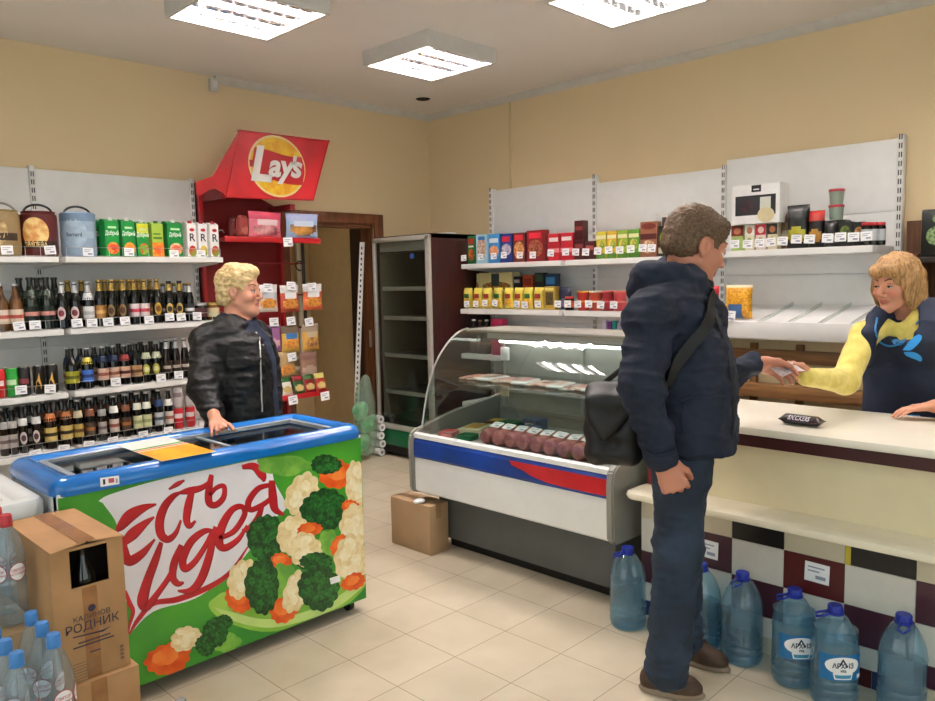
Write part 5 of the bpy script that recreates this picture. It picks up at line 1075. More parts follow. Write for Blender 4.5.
def mfn(base, top=None, pic=None, mid=None, pic_v=(.12, .5)):
    def f(u, v, fr):
        if not fr: return K(base)
        if top and v > .72: return K(top)
        if mid and .52 < v < .72 and .15 < u < .85: return K(mid)
        if pic and pic_v[0] < v < pic_v[1] and ((u-.5)/.42)**2+((v-sum(pic_v)/2)/((pic_v[1]-pic_v[0])/2))**2 < 1: return pic if not isinstance(pic, str) else K(pic)
        return K(base)
    return f
M('pasta', '#e0b038', .4, hex2='#b8802a', scale=90)
for i, px in enumerate((466, 476, 485.5, 496, 507, 517, 526.5, 537)):
    setat(pillow('pasta_bag', f'yellow pasta bag, {ORD[i]} from the fridge, middle grocery shelf', 'pasta bag', .092, .168, .055, mfn('#d8c04a', '#e2cf5a', MATS['pasta'], '#8a2a24' if i % 3 else '#2a6a34'), 'yellow pasta bags'), -.39, ry(px, -.42, 297), ZB, -PI/2)
gb(544, 555, .175, '#a88a3a', [('r', .15, .2, .85, .75, K('#5a4a26', .4, '#3a3020', 40)), ('r', .1, .82, .9, .94, K('#d8c870'))], 'gold box beside the yellow pasta bags, middle grocery shelf', z=ZB, X=-.39, group=GB, py=295)
setat(pillow('crouton_bag', 'dark blue bag beside the gold box, middle grocery shelf', 'bag', .11, .17, .05, mfn('#2a3048', None, '#6a6a84')), -.36, ry(563, -.39, 295), ZB, -PI/2)
setat(jar('small red jar before the dark blue bag, middle grocery shelf', 'glass_brown', K('#b83a2a'), '#c85a3a', .1, .034, None), -.42, ry(569.5, -.42, 300), ZB)
def tub(label, body, band, group, w_=.048, h_=.07):
    t = thing('food_tub', label, 'tub', (0, 0, 0), group, world=False)
    b = MB(); b.lathe([(0, 0), (w_*.82, 0), (w_*.85, .004), (w_*.97, h_*.84)], K(body), 20); b.build('cup', t); b = MB(); b.lathe([(w_*1.03, h_*.83), (w_*1.03, h_*.97), (w_*.98, h_), (0, h_)], K(band), 20); b.build('lid', t); return t
for i, (px, b0, l0) in enumerate(((581, '#b83a2e', '#d89a3a'), (593.5, '#b84a34', '#e0d4c0'), (606, '#9a2c34', '#c05a5a'), (618, '#b8444a', '#d07a6a'))):
    for j in range(2): setat(tub(('lower', 'upper')[j]+f' instant-food tub in the {ORD[i]} stack from the gold box, middle grocery shelf', b0, l0, 'stacked instant-food tubs'), -.41, ry(px, -.44, 297), ZB+.0705*j, 0)
ZC = .901
for px, h_, m, cap, l_ in ((472, .28, '#1c1418', 'tag_white', 'dark sauce bottle nearest the fridge'), (478.5, .275, '#1c1418', 'foil_gold', 'dark sauce bottle second from the fridge'), (485, .28, '#241a1a', 'foil_silver', 'dark sauce bottle third from the fridge')):
    sp = bottle('sauce_bottle', h_, .035, K(m), '#3a2420', '#8a5a3a', None, MATS[cap] if isinstance(cap, str) else cap); put_bottle(sp, -.4, ry(px, -.42, 322), ZC, l_+' above the deli case', 'bottles above the deli case')
gb(491, 503, .29, '#a82a54', [('r', .0, .62, 1, .72, K('#e8dfe4'))], 'magenta and white carton above the deli case', z=ZC, X=-.4, group=None, py=320)
for i, (px, c_) in enumerate(((604, '#d8cfe8'), (609, '#7a3a8a'), (614, '#2a9a94'), (619, '#c8c4e0'), (624, '#6a3a84'))):
    t = thing('toothpaste_box', f"{('pale lilac', 'purple', 'teal', 'pale violet', 'dark purple')[i]} slim box standing above the man end of the deli case", 'slim box', (0, 0, 0), 'slim boxes above the deli case', world=False); b = MB(); b.box(-.016, .016, -.02, .02, 0, .3-.006*(i % 2), K(c_), .002, 1); b.build('body', t, smooth=0); b = MB(); b.box(-.0162, .0162, -.0204, -.02, .03, .05, K('#e8e4f0')); b.build('print', t, smooth=0); setat(t, -.4, ry(px, -.42, 322), ZC, -PI/2)
# third bay, top shelf
ZT = 1.653
def g3b(*a, **k): return gb(*a, z=k.pop('z', ZT), X=k.pop('X', -.36), group=k.pop('group', 'packets on the shelf above the bread shelf'), py=k.pop('py', 240), **k)
for i, (a, c, body, up_) in enumerate(((731, 743.5, '#9fb86a', '#6a1c1c'), (744.5, 754.5, '#d8d4bc', '#e4e0d8'), (755.5, 766, '#e0cfc8', '#b82430'), (767, 777.5, '#d8cdb0', '#2a2a22'))):
    g3b(a, c, .155, body, [('r', 0, .58, 1, .98, K(up_)), ('e', .2, .64, .8, .9, K('#e0c8c0' if i == 2 else '#a86a4a')), ('e', .2, .12, .8, .5, K('#5a8a3a', .4, '#c8c080', 40))], ('dark red topped', 'white topped', 'red topped', 'black topped')[i]+' tea box under the white gift box')
gt = g3b(731.5, 780, .235, '#ecebe9', [('r', .08, .22, .92, .72, K('#26262c')), ('e', .2, .3, .45, .6, K('#4a1c1c', .4, '#20202a', 30)), ('r', .6, .3, .82, .66, K('#cfcfc4')), ('r', .42, .8, .62, .97, K('#1a1a1c')), ('r', .46, .85, .58, .88, K('#e8e8e8')), ('e', .55, .02, .9, .4, K('#cfc29a'))], 'white gift box with a coffee machine picture, standing on the tea boxes', z=ZT+.1565, X=-.35, d_=.13, py=205, name='gift_box', cat='gift box')
def cof(px, w_, h_, base, top, pic, l_, X=-.38): setat(pillow('coffee_bag', l_, 'coffee bag', w_, h_, .07, mfn(base, top, pic), 'coffee bags on the shelf above the bread shelf'), X, ry(px, X-.03, 240), ZT, -PI/2)
cof(785, .075, .22, '#8a6a4a', '#5a3a2a', '#c8b8a0', 'narrow brown coffee bag beside the white gift box', -.3); cof(796, .13, .25, '#1a1d1c', '#2a2d2e', '#a8a030', 'large black coffee bag with a yellow-green patch'); cof(814.5, .09, .21, '#1c1516', '#a82a22', '#a87a34', 'black and red coffee bag'); cof(829, .075, .15, '#1f1f20', '#26262a', '#b8b8b4', 'black coffee bag with grey print')
for j, (w0, z) in enumerate(((.042, ZT+.155), (.042, ZT+.245))):
    setat(tub(('lower', 'upper')[j]+' red-lidded coffee tin in the stack behind the coffee bags', '#8a9a8a', '#a8283a', 'red-lidded coffee tins', .042, .088), -.26, ry(834, -.3, 205), z)
g3b(826, 845, .154, '#20211f', [('r', .1, .3, .9, .6, K('#4a4a44'))], 'black box carrying the red-lidded tins', X=-.26, d_=.1)
g3b(838, 852, .135, '#1c1e1c', [('e', .1, .25, .9, .85, K('#7a8a3a', .4, '#3a4a20', 40))], 'black box with a green picture', X=-.38); g3b(853, 864, .13, '#1c1a18', [('e', .1, .3, .9, .8, K('#c89a5a', .4, '#7a4a22', 40))], 'black box with an orange picture', X=-.38)
for i, px in enumerate((866, 873, 880.5)): setat(jar(f'red-lidded coffee jar, {ORD[i]} of the three at the end of the top shelf', 'glass_brown', K('#a8242e'), '#b8bcc0', .125, .0255, 'red-lidded coffee jars'), -.4+.03*i, ry(px, -.4+.03*i, 240), ZT)
M('penne', '#e0a82c', .4, hex2='#b87a1c', scale=70)
def slz(X): return 1.31-.095*((-X-.07)/.55)
setat(pillow('pasta_bag', 'red-topped pasta bag on the bread shelf beside the man', 'pasta bag', .13, .2, .07, mfn('#c89a4a', '#b81c2a', MATS['penne'], '#e8e0d8', (.0, .5)), 'pasta bags on the bread shelf'), -.52, ry(707, -.55, 305), slz(-.47), -PI/2)
for ch in setat(pillow('pasta_bag', 'yellow penne pasta bag with a blue label on the bread shelf', 'pasta bag', .17, .2, .08, lambda u, v, fr: K('#3a5a86') if fr and v < .42 and .15 < u < .7 else (K('#e0d4b0') if v > .9 else MATS['penne']), 'pasta bags on the bread shelf'), -.5, ry(736, -.54, 305), slz(-.45), -PI/2).children: pass
# ---- snack bags on the red display
SG = 'snack bags on the red display'
def sbag(px, py, w_, h_, mf, l_, Y=-.33, tilt=0., rz=0., group=SG, name='snack_bag', t_=.05):
    p = at(px, py, 1, Y); t = pillow(name, l_, 'snack bag', w_, h_, t_, mf, group); t.location = (p[0], Y, p[2]); t.rotation_euler = (tilt, 0, rz); return t
zt = 1.836
for px, w_, mf, l_, rz, Y in ((235, .13, mfn('#7a2a2c', '#6a2426', '#a05a4a'), 'dark red snack bag at the back of the top display shelf', .5, -.2), (242, .12, mfn('#8a3430', None, '#b06a58'), 'dark red snack bag leaning beside the pink one', .6, -.36), (265, .3, mfn('#d87a8a', '#c84a64', K('#d8a0a0', .4, '#7a3a44', 12), '#e8d0d4'), 'large pink snack bag on the top display shelf', .15, -.33), (302, .27, mfn('#9ab8d8', '#a8b4dc', K('#d09a4a', .4, '#4a2a24', 10), '#c8d4e8', (.15, .65)), 'light blue snack bag on the top display shelf', -.1, -.33)):
    p = at(px, 238, 1, Y); t = pillow('snack_bag', l_, 'snack bag', w_, (.22 if w_ > .3 else .19) if w_ > .16 else .155, .07, mf, SG); t.location = (p[0], Y, zt+.004); t.rotation_euler = (.06, 0, rz)
nutm = K('#d89a48', .4, '#b06a28', 50)
for px, py, mf, l_ in ((268, 312, mfn('#c8c0b8', '#e4e0e0', nutm, '#c8ccd4'), 'white and orange nut bag beside the face of the woman'), (290, 312, mfn('#b04a34', '#dcd8d6', nutm, '#e4e4e8'), 'white and red nut bag in the upper peg row'), (313, 310, mfn('#c8603a', '#d8d4d4', nutm, '#e8e6e6'), 'white and orange nut bag at the end of the upper peg row'),
                       (271, 352, mfn('#8a5a8a', None, '#c8a0b0'), 'lilac snack bag in the middle peg row'), (291, 352, mfn('#c8a04a', '#6a5a4a', nutm, '#3a78b8'), 'yellow snack bag with a blue label in the middle peg row'), (311, 350, mfn('#c89a48', '#9a8a78', K('#7a4a3a', .4, '#c89a48', 30), '#b8a890'), 'yellow and brown snack bag at the end of the middle peg row'), (287, 378, mfn('#a8906a', None, nutm), 'snack bag in the lower peg row'), (309, 378, mfn('#8a6a5a', '#7a5a50', '#b09a88'), 'dull brown snack bag in the lower peg row')):
    sbag(px, py, .17, .2, mf, l_, -.335, 0, random.uniform(-.15, .15), t_=.04)
sbag(300, 285, .001, .001, mfn('#888888'), 'x') if 0 else None
for px, py in ((268, 288), (291, 286), (312, 287), (274, 322), (291, 321), (309, 322), (292, 357)): tagat(rd, at(px, py, 1, -.36), 0, -.05, random.uniform(-.1, .1), 1.25)
for px, c1_, c2_, l_ in ((288, '#e0e0d8', '#2a5a2a', 'green and white seed packet'), (300, '#2a5a2c', '#8a1c24', 'dark green seed packet with red print'), (311, '#8a1c24', '#3a5a2c', 'dark red seed packet'), (322, '#b83a2e', '#d8cc7a', 'red seed packet at the end')):
    t = pillow('seed_packet', l_+' on the lower display shelf', 'seed packet', .098, .14, .03, mfn(c1_, c2_, '#c8b070'), 'seed packets on the lower display shelf'); p = at(px, 392, 1, -.4); t.location = (p[0], -.4, lowz+.001); t.rotation_euler = (-.25, 0, .1)
# ================================================================ people: distance-field modelling of body and clothes
def nrm(v): v = np.array(v, float); return v/np.linalg.norm(v)
_rs = np.random.RandomState(3); _lat = _rs.rand(32, 32, 32).astype(np.float32)
def vnoise(p):
    q = np.floor(p).astype(int); f = p-q; f = f*f*(3-2*f); q &= 31; r = 0
    for i in (0, 1):
        for j in (0, 1):
            for k in (0, 1):
                w_ = (f[:, 0] if i else 1-f[:, 0])*(f[:, 1] if j else 1-f[:, 1])*(f[:, 2] if k else 1-f[:, 2])
                r = r+w_*_lat[(q[:, 0]+i) & 31, (q[:, 1]+j) & 31, (q[:, 2]+k) & 31]
    return r-.5
class Field:
    def __init__(s, lo, hi, h):
        s.lo = np.array(lo, float); s.h = h; n = np.ceil((np.array(hi)-s.lo)/h).astype(int)+1; s.n = n
        s.d = np.full(n, .5, np.float32)
        s.ax = [(s.lo[a]+h*np.arange(n[a])).astype(np.float32) for a in range(3)]
    def reg(s, lo, hi, pad):
        a = np.maximum(np.floor((np.array(lo)-pad-s.lo)/s.h).astype(int), 0); b = np.minimum(np.ceil((np.array(hi)+pad-s.lo)/s.h).astype(int)+1, s.n)
        if (b <= a).any(): return None
        sl = tuple(slice(a[i], b[i]) for i in range(3)); return sl, s.ax[0][sl[0]][:, None, None], s.ax[1][sl[1]][None, :, None], s.ax[2][sl[2]][None, None, :]
    def put(s, fn, lo, hi, k, sub=False, inter=False):
        q = s.reg(lo, hi, k+.03)
        if q is None: return s
        sl, x, y, z = q; d = fn(x, y, z).astype(np.float32); o = s.d[sl]
        if sub: d = -d; hh = np.maximum(k-np.abs(o-d), 0)/max(k, 1e-6); s.d[sl] = np.maximum(o, d)+hh*hh*k*.25
        else: hh = np.maximum(k-np.abs(o-d), 0)/max(k, 1e-6); s.d[sl] = np.minimum(o, d)-hh*hh*k*.25
        return s
    def cone(s, p0, r0, p1, r1, k=.02, sub=False, flat=None):
        p0 = np.array(p0, float); p1 = np.array(p1, float); v = p1-p0; L2 = max(v@v, 1e-9)
        def fn(x, y, z):
            t = np.clip(((x-p0[0])*v[0]+(y-p0[1])*v[1]+(z-p0[2])*v[2])/L2, 0, 1)
            return np.sqrt((x-p0[0]-t*v[0])**2+(y-p0[1]-t*v[1])**2+(z-p0[2]-t*v[2])**2)-(r0+(r1-r0)*t)
        m = max(r0, r1); return s.put(fn, np.minimum(p0, p1)-m, np.maximum(p0, p1)+m, k, sub)
    def chain(s, pts, rs, k=.02):
        for a, b, r0, r1 in zip(pts[:-1], pts[1:], rs[:-1], rs[1:]): s.cone(a, r0, b, r1, k)
        return s
    def ell(s, c, r, k=.02, R=None, sub=False):
        c = np.array(c, float); R = np.eye(3) if R is None else R; r = np.array(r, float)
        def fn(x, y, z):
            X, Y, Z = x-c[0], y-c[1], z-c[2]; l = [X*R[0, i]+Y*R[1, i]+Z*R[2, i] for i in range(3)]
            k0 = np.sqrt(sum((l[i]/r[i])**2 for i in range(3))); k1 = np.sqrt(sum((l[i]/r[i]**2)**2 for i in range(3)))
            return k0*(k0-1)/np.maximum(k1, 1e-6)
        m = np.abs(R)@r; return s.put(fn, c-m, c+m, k, sub)
    def half(s, c, n, k=.004):
        """cut away everything on the side n points to"""
        n = nrm(n); c = np.array(c, float); q = s.reg(s.lo, s.lo+s.h*s.n, 0); sl, x, y, z = q
        d = ((c[0]-x)*n[0]+(c[1]-y)*n[1]+(c[2]-z)*n[2]).astype(np.float32); s.d = np.maximum(s.d, -d) if k == 0 else s._smax(-d, k); return s
    def _smax(s, d, k): hh = np.maximum(k-np.abs(s.d-d), 0)/k; return np.maximum(s.d, d)+hh*hh*k*.25
    def loft(s, F, secs, k=.02, e=2.4, sub=False):
        """upright trunk: secs = (z, cx, cy, front-back radius, side radius)"""
        F = np.array(F, float); L = np.array((-F[1], F[0])); A = np.array(secs, float); A = A[np.argsort(A[:, 0])]
        def fn(x, y, z):
            zz = z[0, 0]; I = lambda c: np.interp(zz, A[:, 0], A[:, c])[None, None, :].astype(np.float32)
            X, Y = x-I(1), y-I(2); f = np.abs(X*F[0]+Y*F[1])/I(3); l = np.abs(X*L[0]+Y*L[1])/I(4)
            d = ((f**e+l**e)**(1/e)-1)*np.minimum(I(3), I(4))
            dz = np.maximum(A[0, 0]-zz, zz-A[-1, 0])[None, None, :]
            return np.where(dz > 0, np.sqrt(np.maximum(d, 0)**2+dz**2)+np.minimum(d, 0)*0, np.maximum(d, dz))
        m = A[:, 3:].max(); return s.put(fn, (A[:, 1].min()-m, A[:, 2].min()-m, A[0, 0]), (A[:, 1].max()+m, A[:, 2].max()+m, A[-1, 0]), k, sub)
    def val(s, P):
        q = (np.asarray(P, float)-s.lo)/s.h; q = np.clip(q, 0, s.n-2); i = q.astype(int); f = q-i; r = 0
        for a in (0, 1):
            for b in (0, 1):
                for c in (0, 1): r = r+(f[..., 0] if a else 1-f[..., 0])*(f[..., 1] if b else 1-f[..., 1])*(f[..., 2] if c else 1-f[..., 2])*s.d[i[..., 0]+a, i[..., 1]+b, i[..., 2]+c]
        return r
    def hit(s, px, py, d0, d1, off=.003, org=None):
        for d in np.arange(d0, d1, .004):
            p = dep(px, py, d)
            if s.val(p) < off: return p
        return None
    def grad(s, p, e=.01): return nrm([s.val(np.array(p)+e*np.eye(3)[i])-s.val(np.array(p)-e*np.eye(3)[i]) for i in range(3)])
    def push(s, p, off):
        p = np.array(p, float)
        for _ in range(8): p = p-s.grad(p)*(s.val(p)-off)
        return p
    def build(s, name, parent, mats, fm=None, disp=None, smooth=1):
        d = s.d; ins = d < 0
        C8 = [(i, j, k) for i in (0, 1) for j in (0, 1) for k in (0, 1)]; n = s.n
        cut = lambda a, o: a[o[0]:n[0]-1+o[0], o[1]:n[1]-1+o[1], o[2]:n[2]-1+o[2]]
        al = cut(ins, C8[0]).copy(); an = al.copy()
        for o in C8[1:]: q = cut(ins, o); al &= q; an |= q
        act = an & ~al; idx = np.argwhere(act); V = [d[idx[:, 0]+o[0], idx[:, 1]+o[1], idx[:, 2]+o[2]] for o in C8]
        acc = np.zeros((len(idx), 3)); cnt = np.zeros(len(idx))
        for a in range(8):
            for b in range(a+1, 8):
                if sum(abs(C8[a][t]-C8[b][t]) for t in range(3)) != 1: continue
                m = (V[a] < 0) != (V[b] < 0); t = np.where(m, V[a]/np.where(m, V[a]-V[b], 1), 0)[:, None]
                acc += np.where(m[:, None], np.array(C8[a])+t*(np.array(C8[b])-np.array(C8[a])), 0); cnt += m
        P = s.lo+s.h*(idx+acc/cnt[:, None]); mp = np.full(n-1, -1, np.int32); mp[act] = np.arange(len(idx)); Q = []
        for a in range(3):
            b, c = (a+1) % 3, (a+2) % 3; o = [0, 0, 0]; o[a] = 1
            A0 = ins[tuple(slice(0, n[t]-1) if t == a else slice(1, n[t]-1) for t in range(3))]; A1 = ins[tuple(slice(1, n[t]) if t == a else slice(1, n[t]-1) for t in range(3))]
            e = np.argwhere(A0 != A1); fl = A0[tuple(e.T)]; e[:, b] += 1; e[:, c] += 1
            g = []
            for db, dc in ((-1, -1), (0, -1), (0, 0), (-1, 0)): r = e.copy(); r[:, b] += db; r[:, c] += dc; g.append(mp[tuple(r.T)])
            g = np.stack(g, 1); g[~fl] = g[~fl][:, ::-1]; Q.append(g)
        Q = np.concatenate(Q)
        for _ in range(smooth):
            ac = np.zeros_like(P); ct = np.zeros(len(P))
            for a in range(4): np.add.at(ac, Q[:, a], P[Q[:, (a+1) % 4]]+P[Q[:, (a-1) % 4]]); np.add.at(ct, Q[:, a], 2)
            P = P+.5*(ac/np.maximum(ct, 1)[:, None]-P)
        if disp is not None:
            E1 = P[Q[:, 2]]-P[Q[:, 0]]; E2 = P[Q[:, 3]]-P[Q[:, 1]]; fn_ = np.cross(E1, E2); N = np.zeros_like(P)
            for a in range(4): np.add.at(N, Q[:, a], fn_)
            N /= np.linalg.norm(N, axis=1)[:, None]+1e-9; P = P+N*disp(P, N)[:, None]
        off = np.array(parent['_off']) if parent is not None else 0
        me = bpy.data.meshes.new(name); W = P-off
        me.vertices.add(len(W)); me.vertices.foreach_set('co', W.astype(np.float32).ravel()); me.loops.add(Q.size); me.loops.foreach_set('vertex_index', Q.astype(np.int32).ravel())
        me.polygons.add(len(Q)); me.polygons.foreach_set('loop_start', (np.arange(len(Q))*4).astype(np.int32))
        for m in mats: me.materials.append(MATS[m] if isinstance(m, str) else m)
        if fm is not None: me.polygons.foreach_set('material_index', fm(P[Q].mean(1)).astype(np.int32))
        me.polygons.foreach_set('use_smooth', [True]*len(Q)); me.update(calc_edges=True); me.validate()
        o = bpy.data.objects.new(name, me); COL.objects.link(o)
        if parent is not None: o.parent = parent; o['_world'] = 1; o['_off'] = parent['_off']
        return o
def frame(f, up=(0, 0, 1)):
    f = nrm(f); l = nrm(np.cross(up, f)); return np.stack([f, l, np.cross(f, l)], 1)
class Head:
    def __init__(s, c, fwd, sc=1., roll_up=(0, 0, 1), fem=False): s.c = np.array(c); s.R = frame(fwd, roll_up); s.s = sc; s.fem = fem
    def w(s, x, y, z): return s.c+s.R@(np.array((x, y, z))*s.s)
    def loc(s, P): return ((P-s.c)@s.R)/s.s
    def skull(s, F):
        S = s.s; e = lambda c, r, k=.015, sub=False: F.ell(s.w(*c), np.array(r)*S, k*S, s.R, sub); c_ = lambda a, r0, b, r1, k=.015: F.cone(s.w(*a), r0*S, s.w(*b), r1*S, k*S)
        f = s.fem
        e((-.012, 0, .038), (.096, .075, .083)); e((.03, 0, -.028), (.06, .06, .083), .02)
        for y in (-1, 1): c_((-.0, .05*y, -.055), .018, (.066, .014*y, -.1), .014, .03); e((.058, .036*y, -.03), (.03, .026, .026), .02)
        e((.073, 0, -.1), (.02, .022, .017), .02); c_((.076, -.034, .026), .011, (.076, .034, .026), .011, .016)
        for y in (-1, 1): e((.1, .032*y, .004), (.018, .019, .012), .012, True)
        c_((.088, 0, .012), .006, (.111, 0, -.03), .0095, .012)
        for y in (-1, 1): e((.1, .012*y, -.036), (.01, .008, .008), .008)
        [c_((.0875, 0, -.061), .0065, (.083, .019*y, -.0575), .0055, .008) for y in (-1, 1)]; c_((.086, -.013, -.071), .007, (.086, .013, -.071), .007, .007)
        e((.099, 0, -.0655), (.006, .022, .0014), .003, True); e((.082, 0, -.052), (.012, .02, .012), .012)
        for y in (-1, 1):
            e((-.008, .073*y, -.006), (.022, .012, .029), .006); e((-.003, .085*y, -.004), (.012, .008, .017), .005, True); e((-.004, .072*y, -.034), (.01, .008, .01), .006)
    def mats(s, C):
        L = s.loc(C); lips = (L[:, 0] > .07) & ((L[:, 1]/.024)**2+((L[:, 2]+.0655)/.0115)**2 < 1)
        ck = (L[:, 0] > .02) & (((np.abs(L[:, 1])-.042)/.02)**2+((L[:, 2]+.032)/.02)**2 < 1)
        return np.where(lips, 1, np.where(ck & s.fem, 2, 0))
    def extras(s, F, parent, brow, look=0., iris='#4a3a28', closed=0.):
        for y in (-1, 1):
            b = MB(); c = Vector(s.w(.077, .032*y, .004)); R = Matrix(s.R.tolist())
            b.ball(c, .0125*s.s, M('eye_white', '#e6e0da', .2, var=.02), 14); d = R@Vector((1, look*.4*0-.0, -.25)); d.normalize()
            b.ball(c+d*.0085*s.s, (.0062*s.s,)*3, M('iris'+iris, iris, .15), 10); b.ball(c+d*.0112*s.s, (.0042*s.s,)*3, M('pupil', '#0a0808', .1), 8); b.build('eye', parent)
            b = MB(); up = R@Vector((0, 0, 1)); pts = []
            for k in range(9):
                a = -1.15+2.3*k/8; pts.append(c+R@Vector((.0132*math.cos(a)*s.s*.98, .0136*math.sin(a)*s.s, (.0062*math.cos(a*1.3)-closed*.007)*s.s)))
            b.tube(pts, .0017*s.s, M('lash', '#1c1512', .6), 6); b.build('eyelash', parent)
            if closed: # lowered lid over the upper part of the eye
                b = MB(); b.ball(c+up*.003*s.s, (.0135*s.s, .0142*s.s, .0115*s.s), M('skin_lid', '#c98f76', .5), 16, R)
                bmesh.ops.bisect_plane(b.bm, geom=b.bm.verts[:]+b.bm.edges[:]+b.bm.faces[:], plane_co=c-up*(.001+closed*.004)*s.s, plane_no=-up, clear_outer=True); b.build('eyelid', parent)
            b = MB(); pts = []
            for k in range(8):
                t = k/7; q = s.w(.11, (.014+.036*t)*y, .026+.008*math.sin(t*2.4)); dr = -s.R[:, 0]
                for _ in range(40):
                    if F.val(q) < .0012: break
                    q = q+dr*.002
                pts.append(q)
            b.tube(pts, [.0022*s.s+.001*math.sin(PI*k/7) for k in range(8)], brow, 6); b.build('eyebrow', parent)
def hand(F, wr, d, n, t, curl=(20, 25, 20), sc=1., k=.004, thumb=(.6, .7, .2), thumb2=(.85, .25, .4), spread=.02):
    d = nrm(d); n = np.array(n, float); n = nrm(n-d*(n@d)); t = np.array(t, float); t = nrm(t-d*(t@d)-n*(t@n)); wr = np.array(wr)
    F.cone(wr-d*.03*sc, .026*sc, wr+d*.01*sc, .024*sc, .015)
    tips = []
    for i in range(4):
        off = (1.5-i)*spread*sc; kn = wr+d*(.086-.004*abs(i-1.2))*sc+t*off-n*.004*sc
        F.cone(wr+d*.008*sc+t*off*.5, .017*sc, kn, .0115*sc, .012*sc)
        p = kn; a = 0; fl = (.95, 1.06, 1., .8)[i]; r = .0095*sc*(1 if i < 3 else .9)
        for j, (ln, cu) in enumerate(zip((.043, .027, .021), curl)):
            a += math.radians(cu+3*i*(cu > 30)); dv = d*math.cos(a)+n*math.sin(a)+t*(1.5-i)*.04; q = p+nrm(dv)*ln*fl*sc; F.cone(p, r, q, r*.9, k if j else .006); p = q; r *= .9
        tips.append(p)
    b0 = wr+d*.022*sc+t*.026*sc+n*.006*sc; b1 = b0+nrm(d*thumb[0]+t*thumb[1]+n*thumb[2])*.042*sc; b2 = b1+nrm(d*thumb2[0]+t*thumb2[1]+n*thumb2[2])*.032*sc; b3 = b2+nrm(d*thumb2[0]+t*thumb2[1]*.6+n*thumb2[2]*1.2)*.022*sc
    F.cone(wr+d*.01*sc, .02*sc, b0, .017*sc, .012*sc); F.cone(b0, .016*sc, b1, .0115*sc, .01*sc); F.cone(b1, .0112*sc, b2, .0098*sc, .004); F.cone(b2, .0098*sc, b3, .008*sc, .003); return tips, b3
def folds(freq, amp, ridge=.5):
    fr = np.array(freq, float)
    def f(P, N):
        a = vnoise(P*fr+3); b = vnoise(P*fr*2.3+11); return amp*(1.2*(ridge*(.28-np.abs(a)*1.6)+(1-ridge)*a)+.45*b)
    return f
def hairdisp(fr, amp): 
    fr = np.array(fr, float); return lambda P, N: amp*(vnoise(P*fr)+.7*vnoise(P*fr*2.1+7)+.9*vnoise(P*np.array((28., 28, 28))+2))
M('skin', '#d3977d', .5, var=.06, scale=14, sss=.08); M('skin_lips', '#bd6f64', .4, var=.05); M('skin_cheek', '#d1826f', .5, hex2='#d3937b', scale=30, sss=.08)
M('skin_m', '#c4836a', .5, var=.08, scale=14, sss=.08); M('skin_m_lips', '#b06a5c', .45)
SK = ['skin', 'skin_lips', 'skin_cheek']; SKM = ['skin_m', 'skin_m_lips', 'skin_m']
# ---------------------------------------------------------------- the customer by the counter
M('jacket_navy', '#242a3b', .75, hex2='#1d2332', scale=9, bump=.15, bscale=70, spec=.3); M('jeans', '#27364a', .8, hex2='#1b2636', scale=7, bump=.1, bscale=160); M('hair_brown', '#6d543d', .6, hex2='#4e3a29', scale=120, bump=.3, bscale=140)
M('shoe_brown', '#4f3a2c', .65, hex2='#3f2e23', scale=20); M('shoe_sole', '#8a7a68', .7); M('collar_dark', '#15171f', .8); M('bag_black', '#101114', .5, hex2='#0b0c0e', scale=14, bump=.08, bscale=80); M('strap_black', '#101114', .6)
mo = (-2.45, -4.0, 0.); man = thing('person', 'person in a dark blue hooded jacket and jeans handing over money at the counter', 'person', mo)
MF = nrm((.46, -.89, 0)); ML = np.array((-MF[1], MF[0], 0))
def P(px, py, d): return dep(px, py, d)
lo, hi = (-3.0, -4.6, -.0), (-1.75, -3.6, 1.8)
cz = [(P(687, 452, 2.7)), P(687, 425, 2.7), P(688, 385, 2.7), P(686, 345, 2.7), P(680, 312, 2.7), P(679, 292, 2.7), P(686, 276, 2.7)]
hd = Head(P(696, 246, 2.69), np.array((.82, -.52, -.34)), 1.06)
shR, elR, wrR = P(650, 318, 2.53), P(642, 388, 2.47), P(661, 455, 2.46); shL, elL, wrL = P(702, 318, 2.88), P(712, 385, 2.98), P(752, 364, 3.02)
hR0, hR1 = P(664, 462, 2.46), P(673, 482, 2.46); hL0, hL1 = P(757, 364, 3.025), P(783, 369, 3.06)
lR = [P(680, 466, 2.61), P(678, 548, 2.60), P(667, 668, 2.62)]; lL = [P(684, 466, 2.80), P(682, 550, 2.84), P(684, 640, 2.93)]
B = Field(lo, hi, .004)
hd.skull(B); B.cone(P(684, 282, 2.7), .062, hd.w(-.03, 0, -.05), .056, .02)
B.loft(MF, [(c[2], c[0], c[1], a, b_) for c, a, b_ in zip(cz, (.1, .1, .1, .11, .09, .07, .05), (.15, .15, .14, .16, .17, .12, .06))], .03)
B.chain([shR, elR, wrR, hR0], [.05, .042, .03, .027]); B.chain([shL, elL, wrL, hL0], [.05, .042, .03, .027])
for l_ in (lR, lL): B.chain(l_, [.07, .05, .04], .03)
vdir = nrm(P(670, 470, 1)-CAM); imgR = RW[:, 0]
hand(B, hR0, hR1-hR0, vdir, imgR, (62, 75, 50), 1.08, .003, (.75, .55, .35), (.7, .1, .7), .021)
hand(B, hL0, hL1-hL0-np.array((0, 0, .0)), -vdir*.75+np.array((0, 0, -.65)), np.array((0, 0, 1)), (30, 30, 25), 1.05, .003, (.8, .5, .25), (.95, .0, .3), .02)
B.build('body', man, SKM, hd.mats); 
hd.extras(B, man, MATS['hair_brown'], closed=.9)
H = Field(hd.c-.16, hd.c+.17, .004); e = lambda c, r, k=.012, sub=False: H.ell(hd.w(*c), np.array(r)*hd.s, k, hd.R, sub)
